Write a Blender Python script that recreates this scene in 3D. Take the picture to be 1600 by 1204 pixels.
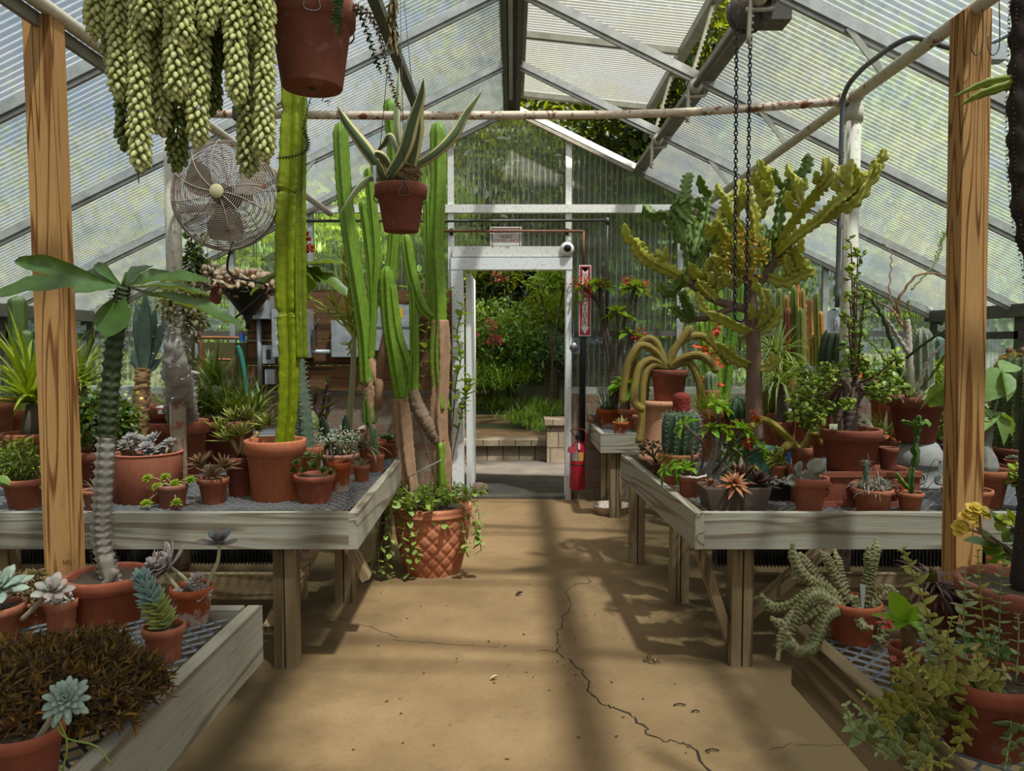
import bpy, math, random
import numpy as np
R = random.Random(7)
rs = np.random.RandomState(7)
S = bpy.context.scene
for o in list(bpy.data.objects): bpy.data.objects.remove(o)
PI = math.pi
def C(h, a=1.0):
    v = [int(h[i:i+2], 16)/255 for i in (0, 2, 4)]
    return tuple(x/12.92 if x <= .04045 else ((x+.055)/1.055)**2.4 for x in v) + (a,)
# ------------------------------------------------------------------ camera, world, sun, exposure
H, F, PITCH = 1.45, 1156.0, math.radians(3.07)
CP, SP = math.cos(PITCH), math.sin(PITCH)
cd = bpy.data.cameras.new('camera'); cam = bpy.data.objects.new('camera', cd); S.collection.objects.link(cam)
cam.location = (0, 0, H); cam.rotation_euler = (PI/2-PITCH, 0, 0)
cd.sensor_width = 36; cd.lens = F/1600*36; cd.clip_start = .05; cd.clip_end = 300
S.camera = cam
w = bpy.data.worlds.new('sky'); S.world = w; w.use_nodes = True
nt = w.node_tree; nt.nodes.clear()
o_ = nt.nodes.new('ShaderNodeOutputWorld'); bg = nt.nodes.new('ShaderNodeBackground')
tc = nt.nodes.new('ShaderNodeTexCoord'); ns = nt.nodes.new('ShaderNodeTexNoise'); rp = nt.nodes.new('ShaderNodeValToRGB')
ns.inputs['Scale'].default_value = 2.2; ns.inputs['Detail'].default_value = 5
rp.color_ramp.elements[0].position = .40; rp.color_ramp.elements[0].color = C('9db6d4')
rp.color_ramp.elements[1].position = .68; rp.color_ramp.elements[1].color = C('f6f8fb')
nt.links.new(tc.outputs['Generated'], ns.inputs['Vector']); nt.links.new(ns.outputs['Fac'], rp.inputs['Fac'])
mx = nt.nodes.new('ShaderNodeMix'); mx.data_type = 'RGBA'; mx.inputs[7].default_value = C('fff6ec'); nt.links.new(rp.outputs['Color'], mx.inputs[6]); nt.links.new(mx.outputs[2], bg.inputs['Color']); nt.links.new(bg.outputs[0], o_.inputs[0])
dp = nt.nodes.new('ShaderNodeVectorMath'); dp.operation = 'DOT_PRODUCT'; dp.inputs[1].default_value = (.257, -.339, .905)
mr = nt.nodes.new('ShaderNodeMapRange'); mr.interpolation_type = 'SMOOTHSTEP'     # hazy sky: brightest round the sun, high behind the viewer
mr.inputs['From Min'].default_value = .15; mr.inputs['From Max'].default_value = 1.0; mr.inputs['To Min'].default_value = .35; mr.inputs['To Max'].default_value = 3.1
nt.links.new(tc.outputs['Generated'], dp.inputs[0]); nt.links.new(dp.outputs['Value'], mr.inputs['Value']); nt.links.new(mr.outputs['Result'], bg.inputs['Strength'])
m2 = nt.nodes.new('ShaderNodeMapRange'); m2.inputs['From Min'].default_value = .15; m2.inputs['From Max'].default_value = .8
nt.links.new(dp.outputs['Value'], m2.inputs['Value']); nt.links.new(m2.outputs['Result'], mx.inputs[0])
from mathutils import Vector
sl = bpy.data.lights.new('sun', 'SUN'); sun = bpy.data.objects.new('sun', sl); S.collection.objects.link(sun)
sun.rotation_euler = Vector((-.205, .27, -.72)).to_track_quat('-Z', 'Y').to_euler()
sl.energy = 18.0; sl.color = (1.0, .925, .81); sl.angle = math.radians(2.4)
S.view_settings.view_transform = 'Standard'; S.view_settings.look = 'None'
S.view_settings.exposure = 0.68; S.view_settings.gamma = 1.0; S.view_settings.use_curve_mapping = False
S.cycles.max_bounces = 8; S.cycles.diffuse_bounces = 4; S.cycles.transparent_max_bounces = 14
S.cycles.caustics_reflective = False; S.cycles.caustics_refractive = False
S.cycles.sample_clamp_indirect = 6
# ------------------------------------------------------------------ pixel -> place
def ray(px, py):
    u, v = (px-800)/F, (602-py)/F
    return u, CP+v*SP, -SP+v*CP
def at(px, py, Y):
    d = ray(px, py); t = Y/d[1]
    return np.array([d[0]*t, Y, H+d[2]*t])
def on(px, py, z):
    d = ray(px, py); t = (z-H)/d[2]
    return np.array([d[0]*t, d[1]*t, z])
def mpp(Y): return Y/F
# ------------------------------------------------------------------ mesh collector
def nrm(a):
    a = np.asarray(a, float); n = np.linalg.norm(a, axis=-1, keepdims=True); n[n == 0] = 1
    return a/n
def spline(pts, n):
    p = np.asarray(pts, float); k = len(p)
    if k < 3:
        t = np.linspace(0, 1, n)[:, None]; return p[0]*(1-t)+p[-1]*t
    q = np.vstack([2*p[0]-p[1], p, 2*p[-1]-p[-2]]); out = []
    for t in np.linspace(0, k-1-1e-6, n):
        i = int(t); f = t-i; a, b, c, d = q[i:i+4]
        out.append(.5*(2*b+(c-a)*f+(2*a-5*b+4*c-d)*f*f+(3*b-a-3*c+d)*f**3))
    return np.array(out)
class B:
    def __init__(s): s.V = []; s.F = []; s.n = 0; s.sm = []
    def add(s, V, Fs, smooth=True):
        V = np.asarray(V, float).reshape(-1, 3)
        if not isinstance(Fs, list): Fs = [Fs]
        for f in Fs:
            f = np.asarray(f, int)
            if len(f): s.F.append(f+s.n); s.sm.append(smooth)
        s.V.append(V); s.n += len(V); return s
    def box(s, c, d, rz=0, rx=0, ry=0):
        x, y, z = [a/2 for a in d]
        V = np.array([(i*x, j*y, k*z) for i in (-1, 1) for j in (-1, 1) for k in (-1, 1)])
        if ry: V = V @ np.array([[math.cos(ry), 0, -math.sin(ry)], [0, 1, 0], [math.sin(ry), 0, math.cos(ry)]])
        if rx: V = V @ np.array([[1, 0, 0], [0, math.cos(rx), math.sin(rx)], [0, -math.sin(rx), math.cos(rx)]])
        if rz: V = V @ np.array([[math.cos(rz), math.sin(rz), 0], [-math.sin(rz), math.cos(rz), 0], [0, 0, 1]])
        return s.add(V+np.asarray(c), [[(0, 1, 3, 2), (4, 6, 7, 5), (0, 4, 5, 1), (2, 3, 7, 6), (0, 2, 6, 4), (1, 5, 7, 3)]], False)
    def beam(s, a, b, wd, th, up=(0, 0, 1)):      # squared bar from a to b, wd across, th along up
        a = np.asarray(a, float); b = np.asarray(b, float); d = nrm(b-a)
        side = nrm(np.cross(d, up)); u = np.cross(side, d); V = []
        for p in (a, b):
            for i, j in ((-1, -1), (1, -1), (1, 1), (-1, 1)): V.append(p+side*wd/2*i+u*th/2*j)
        return s.add(V, [[(0, 1, 2, 3), (7, 6, 5, 4), (0, 4, 5, 1), (1, 5, 6, 2), (2, 6, 7, 3), (3, 7, 4, 0)]], False)
    def tube(s, path, rad, n=8, prof=None, cap=True, ref=(0, 0, 1)):
        P = np.asarray(path, float); k = len(P)
        rad = np.broadcast_to(np.asarray(rad, float), (k,))
        T = nrm(np.gradient(P, axis=0)); N = np.zeros_like(P)
        r0 = np.asarray(ref, float)
        if abs(np.dot(r0, T[0])) > .9: r0 = np.array([1., 0, 0]) if abs(T[0][0]) < .9 else np.array([0, 1., 0])
        N[0] = nrm(r0-T[0]*np.dot(r0, T[0]))
        for i in range(1, k):
            v = N[i-1]-T[i]*np.dot(N[i-1], T[i]); N[i] = nrm(v)
        Bn = np.cross(T, N); a = np.arange(n)*2*PI/n
        rr = rad[:, None]*np.ones((1, n)) if prof is None else rad[:, None]*np.asarray(prof)
        V = P[:, None]+rr[..., None]*(np.cos(a)[None, :, None]*N[:, None]+np.sin(a)[None, :, None]*Bn[:, None])
        i = np.arange(k-1)[:, None]*n; j = np.arange(n)[None]; j2 = (j+1) % n
        q = np.stack([i+j, i+j2, i+n+j2, i+n+j], -1).reshape(-1, 4); Fs = [q]
        V = V.reshape(-1, 3)
        if cap:
            V = np.vstack([V, P[0], P[-1]]); m = k*n
            jj = np.arange(n); Fs.append(np.stack([np.full(n, m), (jj+1) % n, jj], -1))
            Fs.append(np.stack([np.full(n, m+1), m-n+jj, m-n+(jj+1) % n], -1))
        return s.add(V, Fs)
    def lathe(s, prof, n=32, c=(0, 0, 0), rmod=None, zmod=None):
        p = np.asarray(prof, float); k = len(p); a = np.arange(n)*2*PI/n
        r = p[:, 0][:, None]*np.ones((1, n)); z = p[:, 1][:, None]*np.ones((1, n))
        if rmod is not None: r = r*rmod
        if zmod is not None: z = z+zmod
        V = np.stack([r*np.cos(a), r*np.sin(a), z], -1).reshape(-1, 3)+np.asarray(c)
        i = np.arange(k-1)[:, None]*n; j = np.arange(n)[None]; j2 = (j+1) % n
        return s.add(V, np.stack([i+j, i+j2, i+n+j2, i+n+j], -1).reshape(-1, 4))
    def inst(s, T, Ms, Ls):                        # many copies of a template, Ms columns are its axes
        V, Fs = T; Ms = np.asarray(Ms, float); Ls = np.asarray(Ls, float)
        if len(Ls) == 0: return s
        W = np.einsum('nij,vj->nvi', Ms, V)+Ls[:, None]; nv = len(V)
        off = (np.arange(len(Ls))*nv)[:, None, None]
        return s.add(W.reshape(-1, 3), [(np.asarray(f)[None]+off).reshape(-1, np.asarray(f).shape[1]) for f in Fs])
    def poly(s, pts): return s.add(pts, [[tuple(range(len(pts)))]], False)
    def slab(s, pts, ax, th):                      # a flat outline given thickness along ax
        p = np.asarray(pts, float); n = len(p); q = p+np.asarray(ax, float)*th
        i = list(range(n))
        s.add(np.vstack([p, q]), [[tuple(i[::-1])], [tuple(j+n for j in i)], [(j, (j+1) % n, n+(j+1) % n, n+j) for j in i]], False)
        return s
    def build(s, name, m, parent=None, loc=(0, 0, 0)):
        me = bpy.data.meshes.new(name)
        V = np.vstack(s.V); me.vertices.add(len(V)); me.vertices.foreach_set('co', V.astype(np.float32).ravel())
        idx = np.concatenate([f.ravel() for f in s.F]); cnt = np.concatenate([np.full(len(f), f.shape[1]) for f in s.F])
        sm = np.concatenate([np.full(len(f), b) for f, b in zip(s.F, s.sm)])
        me.loops.add(len(idx)); me.loops.foreach_set('vertex_index', idx.astype(np.int32))
        me.polygons.add(len(cnt)); st = np.concatenate([[0], np.cumsum(cnt)[:-1]])
        me.polygons.foreach_set('loop_start', st.astype(np.int32))
        me.polygons.foreach_set('use_smooth', sm.astype(bool))
        me.update(calc_edges=True); me.validate()
        ob = bpy.data.objects.new(name, me); S.collection.objects.link(ob); ob.location = loc
        if m is not None: me.materials.append(m)
        if parent is not None: ob.parent = parent
        ORDER.append(ob)
        return ob
ORDER = []
def frames(D, up=(0, 0, 1), L=1, W=1, T=1):
    D = nrm(D); up = np.broadcast_to(np.asarray(up, float), D.shape)
    s = np.cross(up, D); bad = np.linalg.norm(s, axis=1) < 1e-3; s[bad] = (1, 0, 0); s = nrm(s); n = np.cross(D, s)
    k = len(D); f = lambda a: np.broadcast_to(np.asarray(a, float), (k,))[:, None]
    return np.stack([D*f(L), s*f(W), n*f(T)], -1)
# ------------------------------------------------------------------ scene objects
def tag(o, label, cat, group=None, kind=None):
    o['label'] = label; o['category'] = cat
    if group: o['group'] = group
    if kind: o['kind'] = kind
    return o
def thing(name, label, cat, loc=(0, 0, 0), group=None):
    o = bpy.data.objects.new(name, None); S.collection.objects.link(o); o.empty_display_size = .05
    o.location = tuple(float(a) for a in loc); return tag(o, label, cat, group)
def struct(name, b, m, label=None, cat=None):
    o = b.build(name, m); o['kind'] = 'structure'
    if label: o['label'] = label; o['category'] = cat
    return o
# ------------------------------------------------------------------ materials
class NT:
    def __init__(s, name):
        s.m = bpy.data.materials.new(name); s.m.use_nodes = True; s.t = s.m.node_tree; s.t.nodes.clear()
        s.out = s.t.nodes.new('ShaderNodeOutputMaterial')
    def __call__(s, typ, props=None, **inp):
        n = s.t.nodes.new('ShaderNode'+typ)
        for k, v in (props or {}).items(): setattr(n, k, v)
        for k, v in inp.items():
            key = int(k[1:]) if k[0] == '_' and k[1:].isdigit() else k.replace('_', ' ')
            s.set(n.inputs[key], v)
        return n
    def set(s, sock, v):
        if hasattr(v, 'bl_idname') and hasattr(v, 'outputs'): v = v.outputs[0]
        if hasattr(v, 'is_output'): s.t.links.new(v, sock)
        else: sock.default_value = v
    def mix(s, f, a, b, typ='MIX'):
        n = s.t.nodes.new('ShaderNodeMix'); n.data_type = 'RGBA'; n.blend_type = typ
        s.set(n.inputs[0], f); s.set(n.inputs[6], a); s.set(n.inputs[7], b); return n.outputs[2]
    def math(s, op, a, b=0., c=0.):
        n = s.t.nodes.new('ShaderNodeMath'); n.operation = op
        s.set(n.inputs[0], a); s.set(n.inputs[1], b); s.set(n.inputs[2], c); return n.outputs[0]
    def ramp(s, f, *stops):
        n = s.t.nodes.new('ShaderNodeValToRGB'); e = n.color_ramp.elements
        while len(e) < len(stops): e.new(.5)
        for k, (p, c) in zip(e, stops): k.position = p; k.color = c if isinstance(c, tuple) else (c, c, c, 1)
        s.set(n.inputs[0], f); return n.outputs[0]
    def coords(s, scale=(1, 1, 1), kind='Object', rnd=False):
        t = s('TexCoord'); mp = s('Mapping'); s.t.links.new(t.outputs[kind], mp.inputs['Vector'])
        mp.inputs['Scale'].default_value = scale
        if rnd:
            oi = s('ObjectInfo'); k = s.math('MULTIPLY', oi.outputs['Random'], 37.0)
            s.t.links.new(k, mp.inputs['Location'])
        return mp
    def noise(s, vec, scale, detail=3, rough=.55, dist=0.):
        n = s('TexNoise', Vector=vec, Scale=scale, Detail=detail, Roughness=rough, Distortion=dist); return n.outputs[0]
    def done(s, sh):
        s.set(s.out.inputs[0], sh); return s.m
    def prin(s, col, rough=.6, metal=0., spec=.4, bump=None, bstr=.3, bd=.01, **kw):
        p = s('BsdfPrincipled'); s.set(p.inputs['Base Color'], col); s.set(p.inputs['Roughness'], rough)
        p.inputs['Metallic'].default_value = metal; p.inputs['Specular IOR Level'].default_value = spec
        if bump is not None:
            b = s('Bump', Strength=bstr, Distance=bd); s.set(b.inputs['Height'], bump); s.set(p.inputs['Normal'], b)
        return p
MC = {}
def memo(f):
    def g(*a, **k):
        key = (f.__name__, a, tuple(sorted(k.items())))
        if key not in MC: MC[key] = f(*a, **k)
        return MC[key]
    return g
@memo
def plain(col, rough=.6, metal=0., spec=.4, var=.12):
    n = NT('plain_'+col); x = n.noise(n.coords(), 22, 4)
    c = C(col); c = n.mix(n.math('MULTIPLY', x, var*2), c, tuple(v*.55 for v in c[:3])+(1,))
    return n.done(n.prin(c, rough, metal, spec))
@memo
def leafm(c1, c2, rough=.5, tr=.25, noise=.3, tip=None):
    n = NT('leaf_'+c1); g = n('NewGeometry')
    c = n.mix(g.outputs['Random Per Island'], C(c1), C(c2))
    x = n.ramp(n.noise(n.coords(), 35, 3), (.3, 1-noise), (.7, 1+noise*.4))
    c = n.mix(1., c, x, 'MULTIPLY')
    p = n.prin(c, rough, 0, .35)
    if not tr: return n.done(p)
    t = n('BsdfTranslucent'); n.set(t.inputs[0], n.mix(.5, c, C('c8d820')))
    return n.done(n('MixShader', _0=tr, _1=p, _2=t))
@memo
def terra(col='b0613c', chalk=.25, dark=.3):
    q = C(col); g_ = sum(q[:3])/3; hx = tuple(min(1, (x*.84+g_*.16)*1.2) for x in q[:3])+(1,)
    n = NT('terracotta'); v = n.coords(rnd=True)
    a = n.noise(v, 6, 5, .6); c = n.mix(n.ramp(a, (.35, 0.), (.7, 1.)), hx, tuple(x*(1-dark) for x in hx[:3])+(1,))
    b = n.noise(v, 13, 6, .7); c = n.mix(n.math('MULTIPLY', n.ramp(b, (.56, 0.), (.72, 1.)), chalk), c, C('d8c4b4'))
    s_ = n.noise(n.coords((6, 6, 1.2), rnd=True), 9, 3); c = n.mix(n.math('MULTIPLY', n.ramp(s_, (.5, 0.), (.8, 1.)), .35), c, C('5e3424'))
    return n.done(n.prin(c, .85, 0, .2, bump=n.noise(v, 90, 3), bstr=.25, bd=.003))
@memo
def terrawhite(lo=.0, hi=.35):      # lime bloom towards the foot of the pot
    n = NT('limed_terracotta'); v = n.coords(rnd=True); t = n('TexCoord'); sp = n('SeparateXYZ', Vector=t.outputs['Object'])
    f = n.math('ADD', n.noise(v, 22, 5, .7), n.math('MULTIPLY', sp.outputs[2], -2.2))
    c = n.mix(n.ramp(f, (.38, 0.), (.5, .85)), C('a4532f'), C('c9bdb4'))
    return n.done(n.prin(c, .9, 0, .2))
@memo
def wood(axis, c1, c2, c3, k=9., sc=1., rough=.8, knots=False):
    n = NT('wood_'+axis); m = {'X': (.35, 5, 5), 'Y': (5, .35, 5), 'Z': (5, 5, .3)}[axis]
    m = tuple(a*sc for a in m); v = n.coords(m, rnd=True)
    a = n.noise(v, 1.1, 2, .5, .6); r = n.math('SINE', n.math('MULTIPLY', a, k*6.28))
    f = tuple(a*(3. if i != 'XYZ'.index(axis) else 1) for i, a in enumerate(m))
    g = n.noise(n.coords(f, rnd=True), 9, 4, .7)
    c = n.mix(n.ramp(r, (.45, 0.), (.95, 1.)), C(c1), C(c2))
    c = n.mix(n.math('MULTIPLY', n.ramp(g, (.45, 0.), (.75, 1.)), .6), c, C(c3))
    h_ = n.noise(n.coords(f, rnd=True), 22, 3, .8); c = n.mix(n.math('MULTIPLY', n.ramp(h_, (.52, 0.), (.66, 1.)), .38), c, tuple(x*.45 for x in C(c2)[:3])+(1,))
    return n.done(n.prin(c, rough, 0, .25, bump=n.math('ADD', n.math('MULTIPLY', r, .4), g), bstr=.35, bd=.004))
def greywood(ax): return wood(ax, 'a29b8a', '776852', '8b8f8c', 8., 1.0)
def brownwood(ax): return wood(ax, '8f7a5a', '58462e', '85785f', 6., 1.0)
def pine(ax): return wood(ax, 'bc8e58', '70441c', 'a87c48', 13., 1.1)
@memo
def rustypaint(col='d9d2c2', amt=.5):
    n = NT('rusty_paint'); v = n.coords(rnd=True); a = n.noise(v, 16, 6, .7)
    c = n.mix(n.ramp(a, (amt, 0.), (amt+.06, 1.)), C(col), C('7a4630'))
    c = n.mix(n.ramp(n.noise(v, 50, 3), (.55, 0.), (.7, .6)), c, C('a8886a'))
    return n.done(n.prin(c, .6, 0, .3))
@memo
def metal(col='9a9a94', rough=.45, met=.6):
    n = NT('metal_'+col); a = n.noise(n.coords(), 12, 5)
    c = n.mix(n.ramp(a, (.35, 0.), (.75, 1.)), C(col), tuple(x*.6 for x in C(col)[:3])+(1,))
    return n.done(n.prin(c, rough, met, .5))
@memo
def poly_sheet(axis='Y', pitch=.045, clear=.90, tint='aab6c0', rib='8c9caa', glow=.22, green=0.):
    n = NT('twin_wall_sheet_'+axis); t = n('TexCoord'); sp = n('SeparateXYZ', Vector=t.outputs['Object'])
    x = n.math('FRACT', n.math('MULTIPLY', sp.outputs['XYZ'.index(axis)], 1/pitch))
    st = n.ramp(x, (.0, 1.), (.16, .9), (.30, 0.), (.92, .0), (1., 1.))
    dirt = n.ramp(n.noise(n.coords((1, 1, 1)), 2.2, 6, .7), (.35, 0.), (.8, 1.))
    tr = n('BsdfTransparent', Color=n.mix(n.math('MULTIPLY', dirt, .35), C(tint), C('98a08c')))
    tl = n('BsdfTranslucent', Color=n.mix(dirt, C(rib), C('c9c8b4')))
    df = n('BsdfDiffuse', Color=C('a4acb0')); gl = n('BsdfGlossy', Roughness=.25, Color=C('ffffff'))
    back = n('MixShader', _0=.35, _1=tl, _2=df); back = n('MixShader', _0=.10, _1=back, _2=gl)
    f = n.math('ADD', n.math('MULTIPLY', st, .20), 1-clear)
    rf = n('BsdfRefraction', Roughness=.22, IOR=1.03, Color=C(tint)); cl = n('MixShader', _0=.68, _1=tr, _2=rf)
    return n.done(n('MixShader', _0=f, _1=cl, _2=back))
@memo
def wall_sheet():           # corrugated sheet of the end wall: blurs what stands behind it
    n = NT('corrugated_wall_sheet'); t = n('TexCoord'); sp = n('SeparateXYZ', Vector=t.outputs['Object'])
    x = n.math('FRACT', n.math('MULTIPLY', sp.outputs[0], 1/.052))
    st = n.ramp(x, (.0, 1.), (.10, .3), (.2, 0.), (.80, 0.), (1., .8))
    xx = n.math('ADD', sp.outputs[0], sp.outputs[1])
    wv = n.math('SINE', n.math('MULTIPLY', xx, 6.283/.052))
    b = n('Bump', Strength=.5, Distance=.01); n.set(b.inputs['Height'], wv)
    rf = n('BsdfRefraction', Roughness=.16, IOR=1.08, Color=C('dfe6e0')); n.set(rf.inputs['Normal'], b)
    tr = n('BsdfTransparent', Color=C('ccd6d2')); tl = n('BsdfTranslucent', Color=C('c8ccc6'))
    df = n('BsdfDiffuse', Color=C('9aa09a'))
    sh = n('MixShader', _0=.35, _1=rf, _2=tr); bk = n('MixShader', _0=.5, _1=tl, _2=df)
    dirt = n.ramp(n.noise(n.coords((1, 1, .5)), 3.2, 5, .7), (.35, 0.), (.8, .22))
    f = n.math('ADD', n.math('MULTIPLY', st, .42), n.math('ADD', dirt, .10))
    return n.done(n('MixShader', _0=f, _1=sh, _2=bk))
# ================================================================== THE SETTING
YW, ZR, XE, ZE = 7.04, 3.69, 4.03, 1.755      # end wall, ridge, eaves
SLP = (ZR-ZE)/XE; Y0 = -2.4
def roof(x): return ZR-SLP*abs(x)
RAFT = [YW-1.19*k for k in range(8)]
def floor_mat():
    n = NT('tan_concrete'); v = n.coords()
    a = n.noise(v, 1.6, 6, .65); c = n.mix(n.ramp(a, (.32, 0.), (.68, 1.)), C('967a58'), C('7a6244'))
    b = n.noise(v, 45, 4, .7); c = n.mix(n.ramp(b, (.5, 0.), (.75, .45)), c, C('6f5a3a'))
    d = n.noise(v, 5.5, 5, .7, .4); c = n.mix(n.ramp(d, (.58, 0.), (.70, .35)), c, C('5f564a'))
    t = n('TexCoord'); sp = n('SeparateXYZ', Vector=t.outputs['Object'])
    # floor turns darker brown away from the aisle
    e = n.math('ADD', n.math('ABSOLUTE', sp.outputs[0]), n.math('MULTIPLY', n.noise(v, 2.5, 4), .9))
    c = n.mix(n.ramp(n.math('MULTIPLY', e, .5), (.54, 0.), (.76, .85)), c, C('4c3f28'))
    return n.done(n.prin(c, .88, 0, .2, bump=b, bstr=.25, bd=.003))
struct('floor', B().slab([(-4.2, Y0, 0), (4.2, Y0, 0), (4.2, YW+.05, 0), (-4.2, YW+.05, 0)], (0, 0, -1), .12), floor_mat(),
       'tan concrete greenhouse floor with cracks and fallen bits', 'floor')
FL = bpy.data.objects['floor']
cb = B()
def crack(pts, w0, w1):
    p = np.array([on(x, y, .0012) for x, y in pts]); p = spline(p, len(pts)*5)
    p[:, :2] += rs.normal(0, .006, (len(p), 2)); k = len(p); w = np.linspace(w0, w1, k)*rs.uniform(.5, 1.3, k)
    d = nrm(np.gradient(p, axis=0)); s = np.stack([-d[:, 1], d[:, 0], 0*d[:, 0]], -1)
    V = np.vstack([p-s*w[:, None], p+s*w[:, None]]); i = np.arange(k-1)
    cb.add(V, np.stack([i, i+1, i+1+k, i+k], -1))
crack([(1105, 1204), (1080, 1165), (1050, 1158), (1018, 1148), (1000, 1128), (968, 1108), (945, 1100), (918, 1080), (920, 1068), (905, 1045), (885, 1028)], .0052, .004)
crack([(885, 1028), (868, 1018), (875, 1008), (870, 995), (880, 965), (892, 945), (885, 925), (900, 912), (922, 910), (915, 900), (905, 896)], .003, .002)
crack([(868, 1018), (850, 1015), (838, 1017)], .0015, .001)
crack([(487, 960), (530, 966), (580, 980), (612, 992), (630, 1000), (680, 1004), (730, 1008), (780, 1010)], .0018, .0012)
crack([(905, 880), (840, 878), (800, 872), (760, 870)], .001, .001)
crack([(1330, 1160), (1290, 1164), (1240, 1164), (1200, 1170)], .001, .0012)
cb.build('crack', plain('2c2318', .95), FL)
# asphalt apron, retaining wall and steps outside the door
def asphalt():
    n = NT('asphalt'); v = n.coords(); a = n.noise(v, 120, 3, .8)
    c = n.mix(n.ramp(a, (.45, 0.), (.62, 1.)), C('22201e'), C('45423d'))
    c = n.mix(n.ramp(n.noise(v, 3, 4), (.4, 0.), (.7, .5)), c, C('4d453c'))
    return n.done(n.prin(c, .9, 0, .2, bump=a, bstr=.4, bd=.004))
struct('ground_asphalt', B().slab([(-3, YW+.05, .0), (4, YW+.05, .0), (4, 9.4, .02), (-3, 9.4, .02)], (0, 0, -1), .1), asphalt(), 'dark asphalt apron outside the open doorway', 'ground')
def blockm(c1, c2, mort, sx, sz, off=.5):
    n = NT('block_wall'); t = n('TexCoord'); sp = n('SeparateXYZ', Vector=t.outputs['Object'])
    cb_ = n('CombineXYZ', X=n.math('ADD', sp.outputs[0], sp.outputs[1]), Y=sp.outputs[2], Z=0.)
    b = n('TexBrick', {'offset': off}, Vector=cb_, Color1=C(c1), Color2=C(c2), Mortar=C(mort), Scale=1., Mortar_Size=.007)
    b.inputs['Brick Width'].default_value = sx; b.inputs['Row Height'].default_value = sz
    v = n.coords(); c = n.mix(n.ramp(n.noise(v, 30, 5, .7), (.35, 0.), (.7, .5)), b.outputs[0], C('4e4438'))
    return n.done(n.prin(c, .9, 0, .2, bump=n.noise(v, 40, 4, .7), bstr=.5, bd=.01))
gm = blockm('746b5a', '857c68', '40392f', .2, .2)
o = struct('wall_retaining', B().box((-.3, 9.36, .105), (3.0, .3, .21)).box((-.3, 9.34, .24), (3.02, .36, .075)), gm, 'low grey block retaining wall beyond the doorway', 'wall')
struct('wall_pier', B().box((1.10, 9.2, .24), (1.34, .34, .48)).box((1.10, 9.2, .515), (1.40, .4, .07)), gm, 'taller stacked block pier at the right end of the steps', 'wall')
dirt = plain('7d6648', .95, var=.4)
struct('ground_path', B().slab([(-1.6, 9.5, .27), (.62, 9.5, .27), (.2, 10.5, .3), (-1.6, 10.5, .3)], (0, 0, -1), .2), dirt, 'brown earth landing at the head of the low wall', 'ground')
struct('ground_bank', B().slab([(-8, 9.5, .1), (9, 9.5, .2), (12, 16, 1.3), (-12, 16, 1.3)], (0, 0, -1), .3).slab([(-9, Y0, -.2), (-4.3, Y0, -.2), (-4.3, 9.6, -.1), (-9, 9.6, -.1)], (0, 0, -1), .1).slab([(4.3, Y0, -.2), (9, Y0, -.2), (9, 9.6, -.1), (4.3, 9.6, -.1)], (0, 0, -1), .1), plain('3d4426', .95, var=.4), 'weedy earth bank outside', 'ground')
timber = brownwood('X')
for i, (x0, x1, y, z) in enumerate(((-1.7, .12, 10.6, .45), (-1.7, -.32, 11.5, .72))):
    t_ = thing('garden_step', ('lower' if i == 0 else 'upper')+' timber-edged earth garden step outside the doorway', 'step', (0, y, 0), 'timber garden steps outside')
    B().box(((x0+x1)/2, 0, z-.08), (x1-x0, .1, .16)).build('riser', timber, t_)
    B().box(((x0+x1)/2, .5, z-.1), (x1-x0, .9, .16)).build('tread', dirt, t_)
# -------- end wall
zd0, zd1 = at(800, 423, YW)[2], at(800, 387, YW)[2]
XL, XR = at(709, 600, YW)[0], at(890, 600, YW)[0]
ws = wall_sheet(); KN = 1.0
we = B()
we.poly([(-XE, YW, KN), (XL, YW, KN), (XL, YW, roof(XL)), (-XE, YW, ZE)])
we.poly([(XR, YW, KN), (XE, YW, KN), (XE, YW, ZE), (XR, YW, roof(XR))])
we.poly([(XL, YW, zd1), (XR, YW, zd1), (XR, YW, roof(XR)), (0, YW, ZR), (XL, YW, roof(XL))])
struct('wall_end', we, ws, 'corrugated translucent end wall with the doorway in it', 'wall')
bk = B()
bk.box(((-XE+XL)/2, YW+.02, KN/2), (XE+XL, .2, KN)).box(((XE+XR)/2, YW+.02, KN/2), (XE-XR, .2, KN))
struct('wall_knee', bk, blockm('8f8474', '8a6252', '8d8478', .24, .09), 'low brick and block wall under the end wall sheets', 'wall')
alu = metal('b9b9b4', .4, .35); whitep = rustypaint('e6e6e2', .74); darkm = metal('6e6a60', .55, .5); fl = B()
k = 0
def trim(b, m, label=None):
    global k; k += 1
    return struct('trim_%d' % k, b, m, label, 'trim' if label else None)
zb = at(800, 328, YW)[2]
trim(B().box((at(772, 328, YW)[0], YW-.05, zb), (3.65, .06, .075)), whitep, 'white horizontal rail across the end wall above the doorway')
for px, z0 in ((705, 0), (888, 0)):
    x = at(px, 300, YW)[0]
    trim(B().box((x, YW-.03, roof(x)/2), (.055, .06, roof(x)-.06)), whitep, 'white upright of the end wall on the %s side of the doorway' % ('left' if px < 800 else 'right'))
for px in (362, 1062, 1112, 486, 1290):
    x = at(px, 300, YW)[0]; trim(B().box((x, YW-.03, (roof(x)+KN)/2), (.05, .05, roof(x)-KN-.05)), alu)
for s in (-1, 1): trim(B().box((s*(XE+.5)/2, YW-.03, KN+.03), (XE-.6, .07, .06)), alu)
for a, b_ in ((XR+.03, XE), (-XE, XL-.03)):
    z = at(1000, 521, YW)[2]; trim(B().box(((a+b_)/2, YW-.02, z), (b_-a, .05, .05)), darkm)
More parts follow.
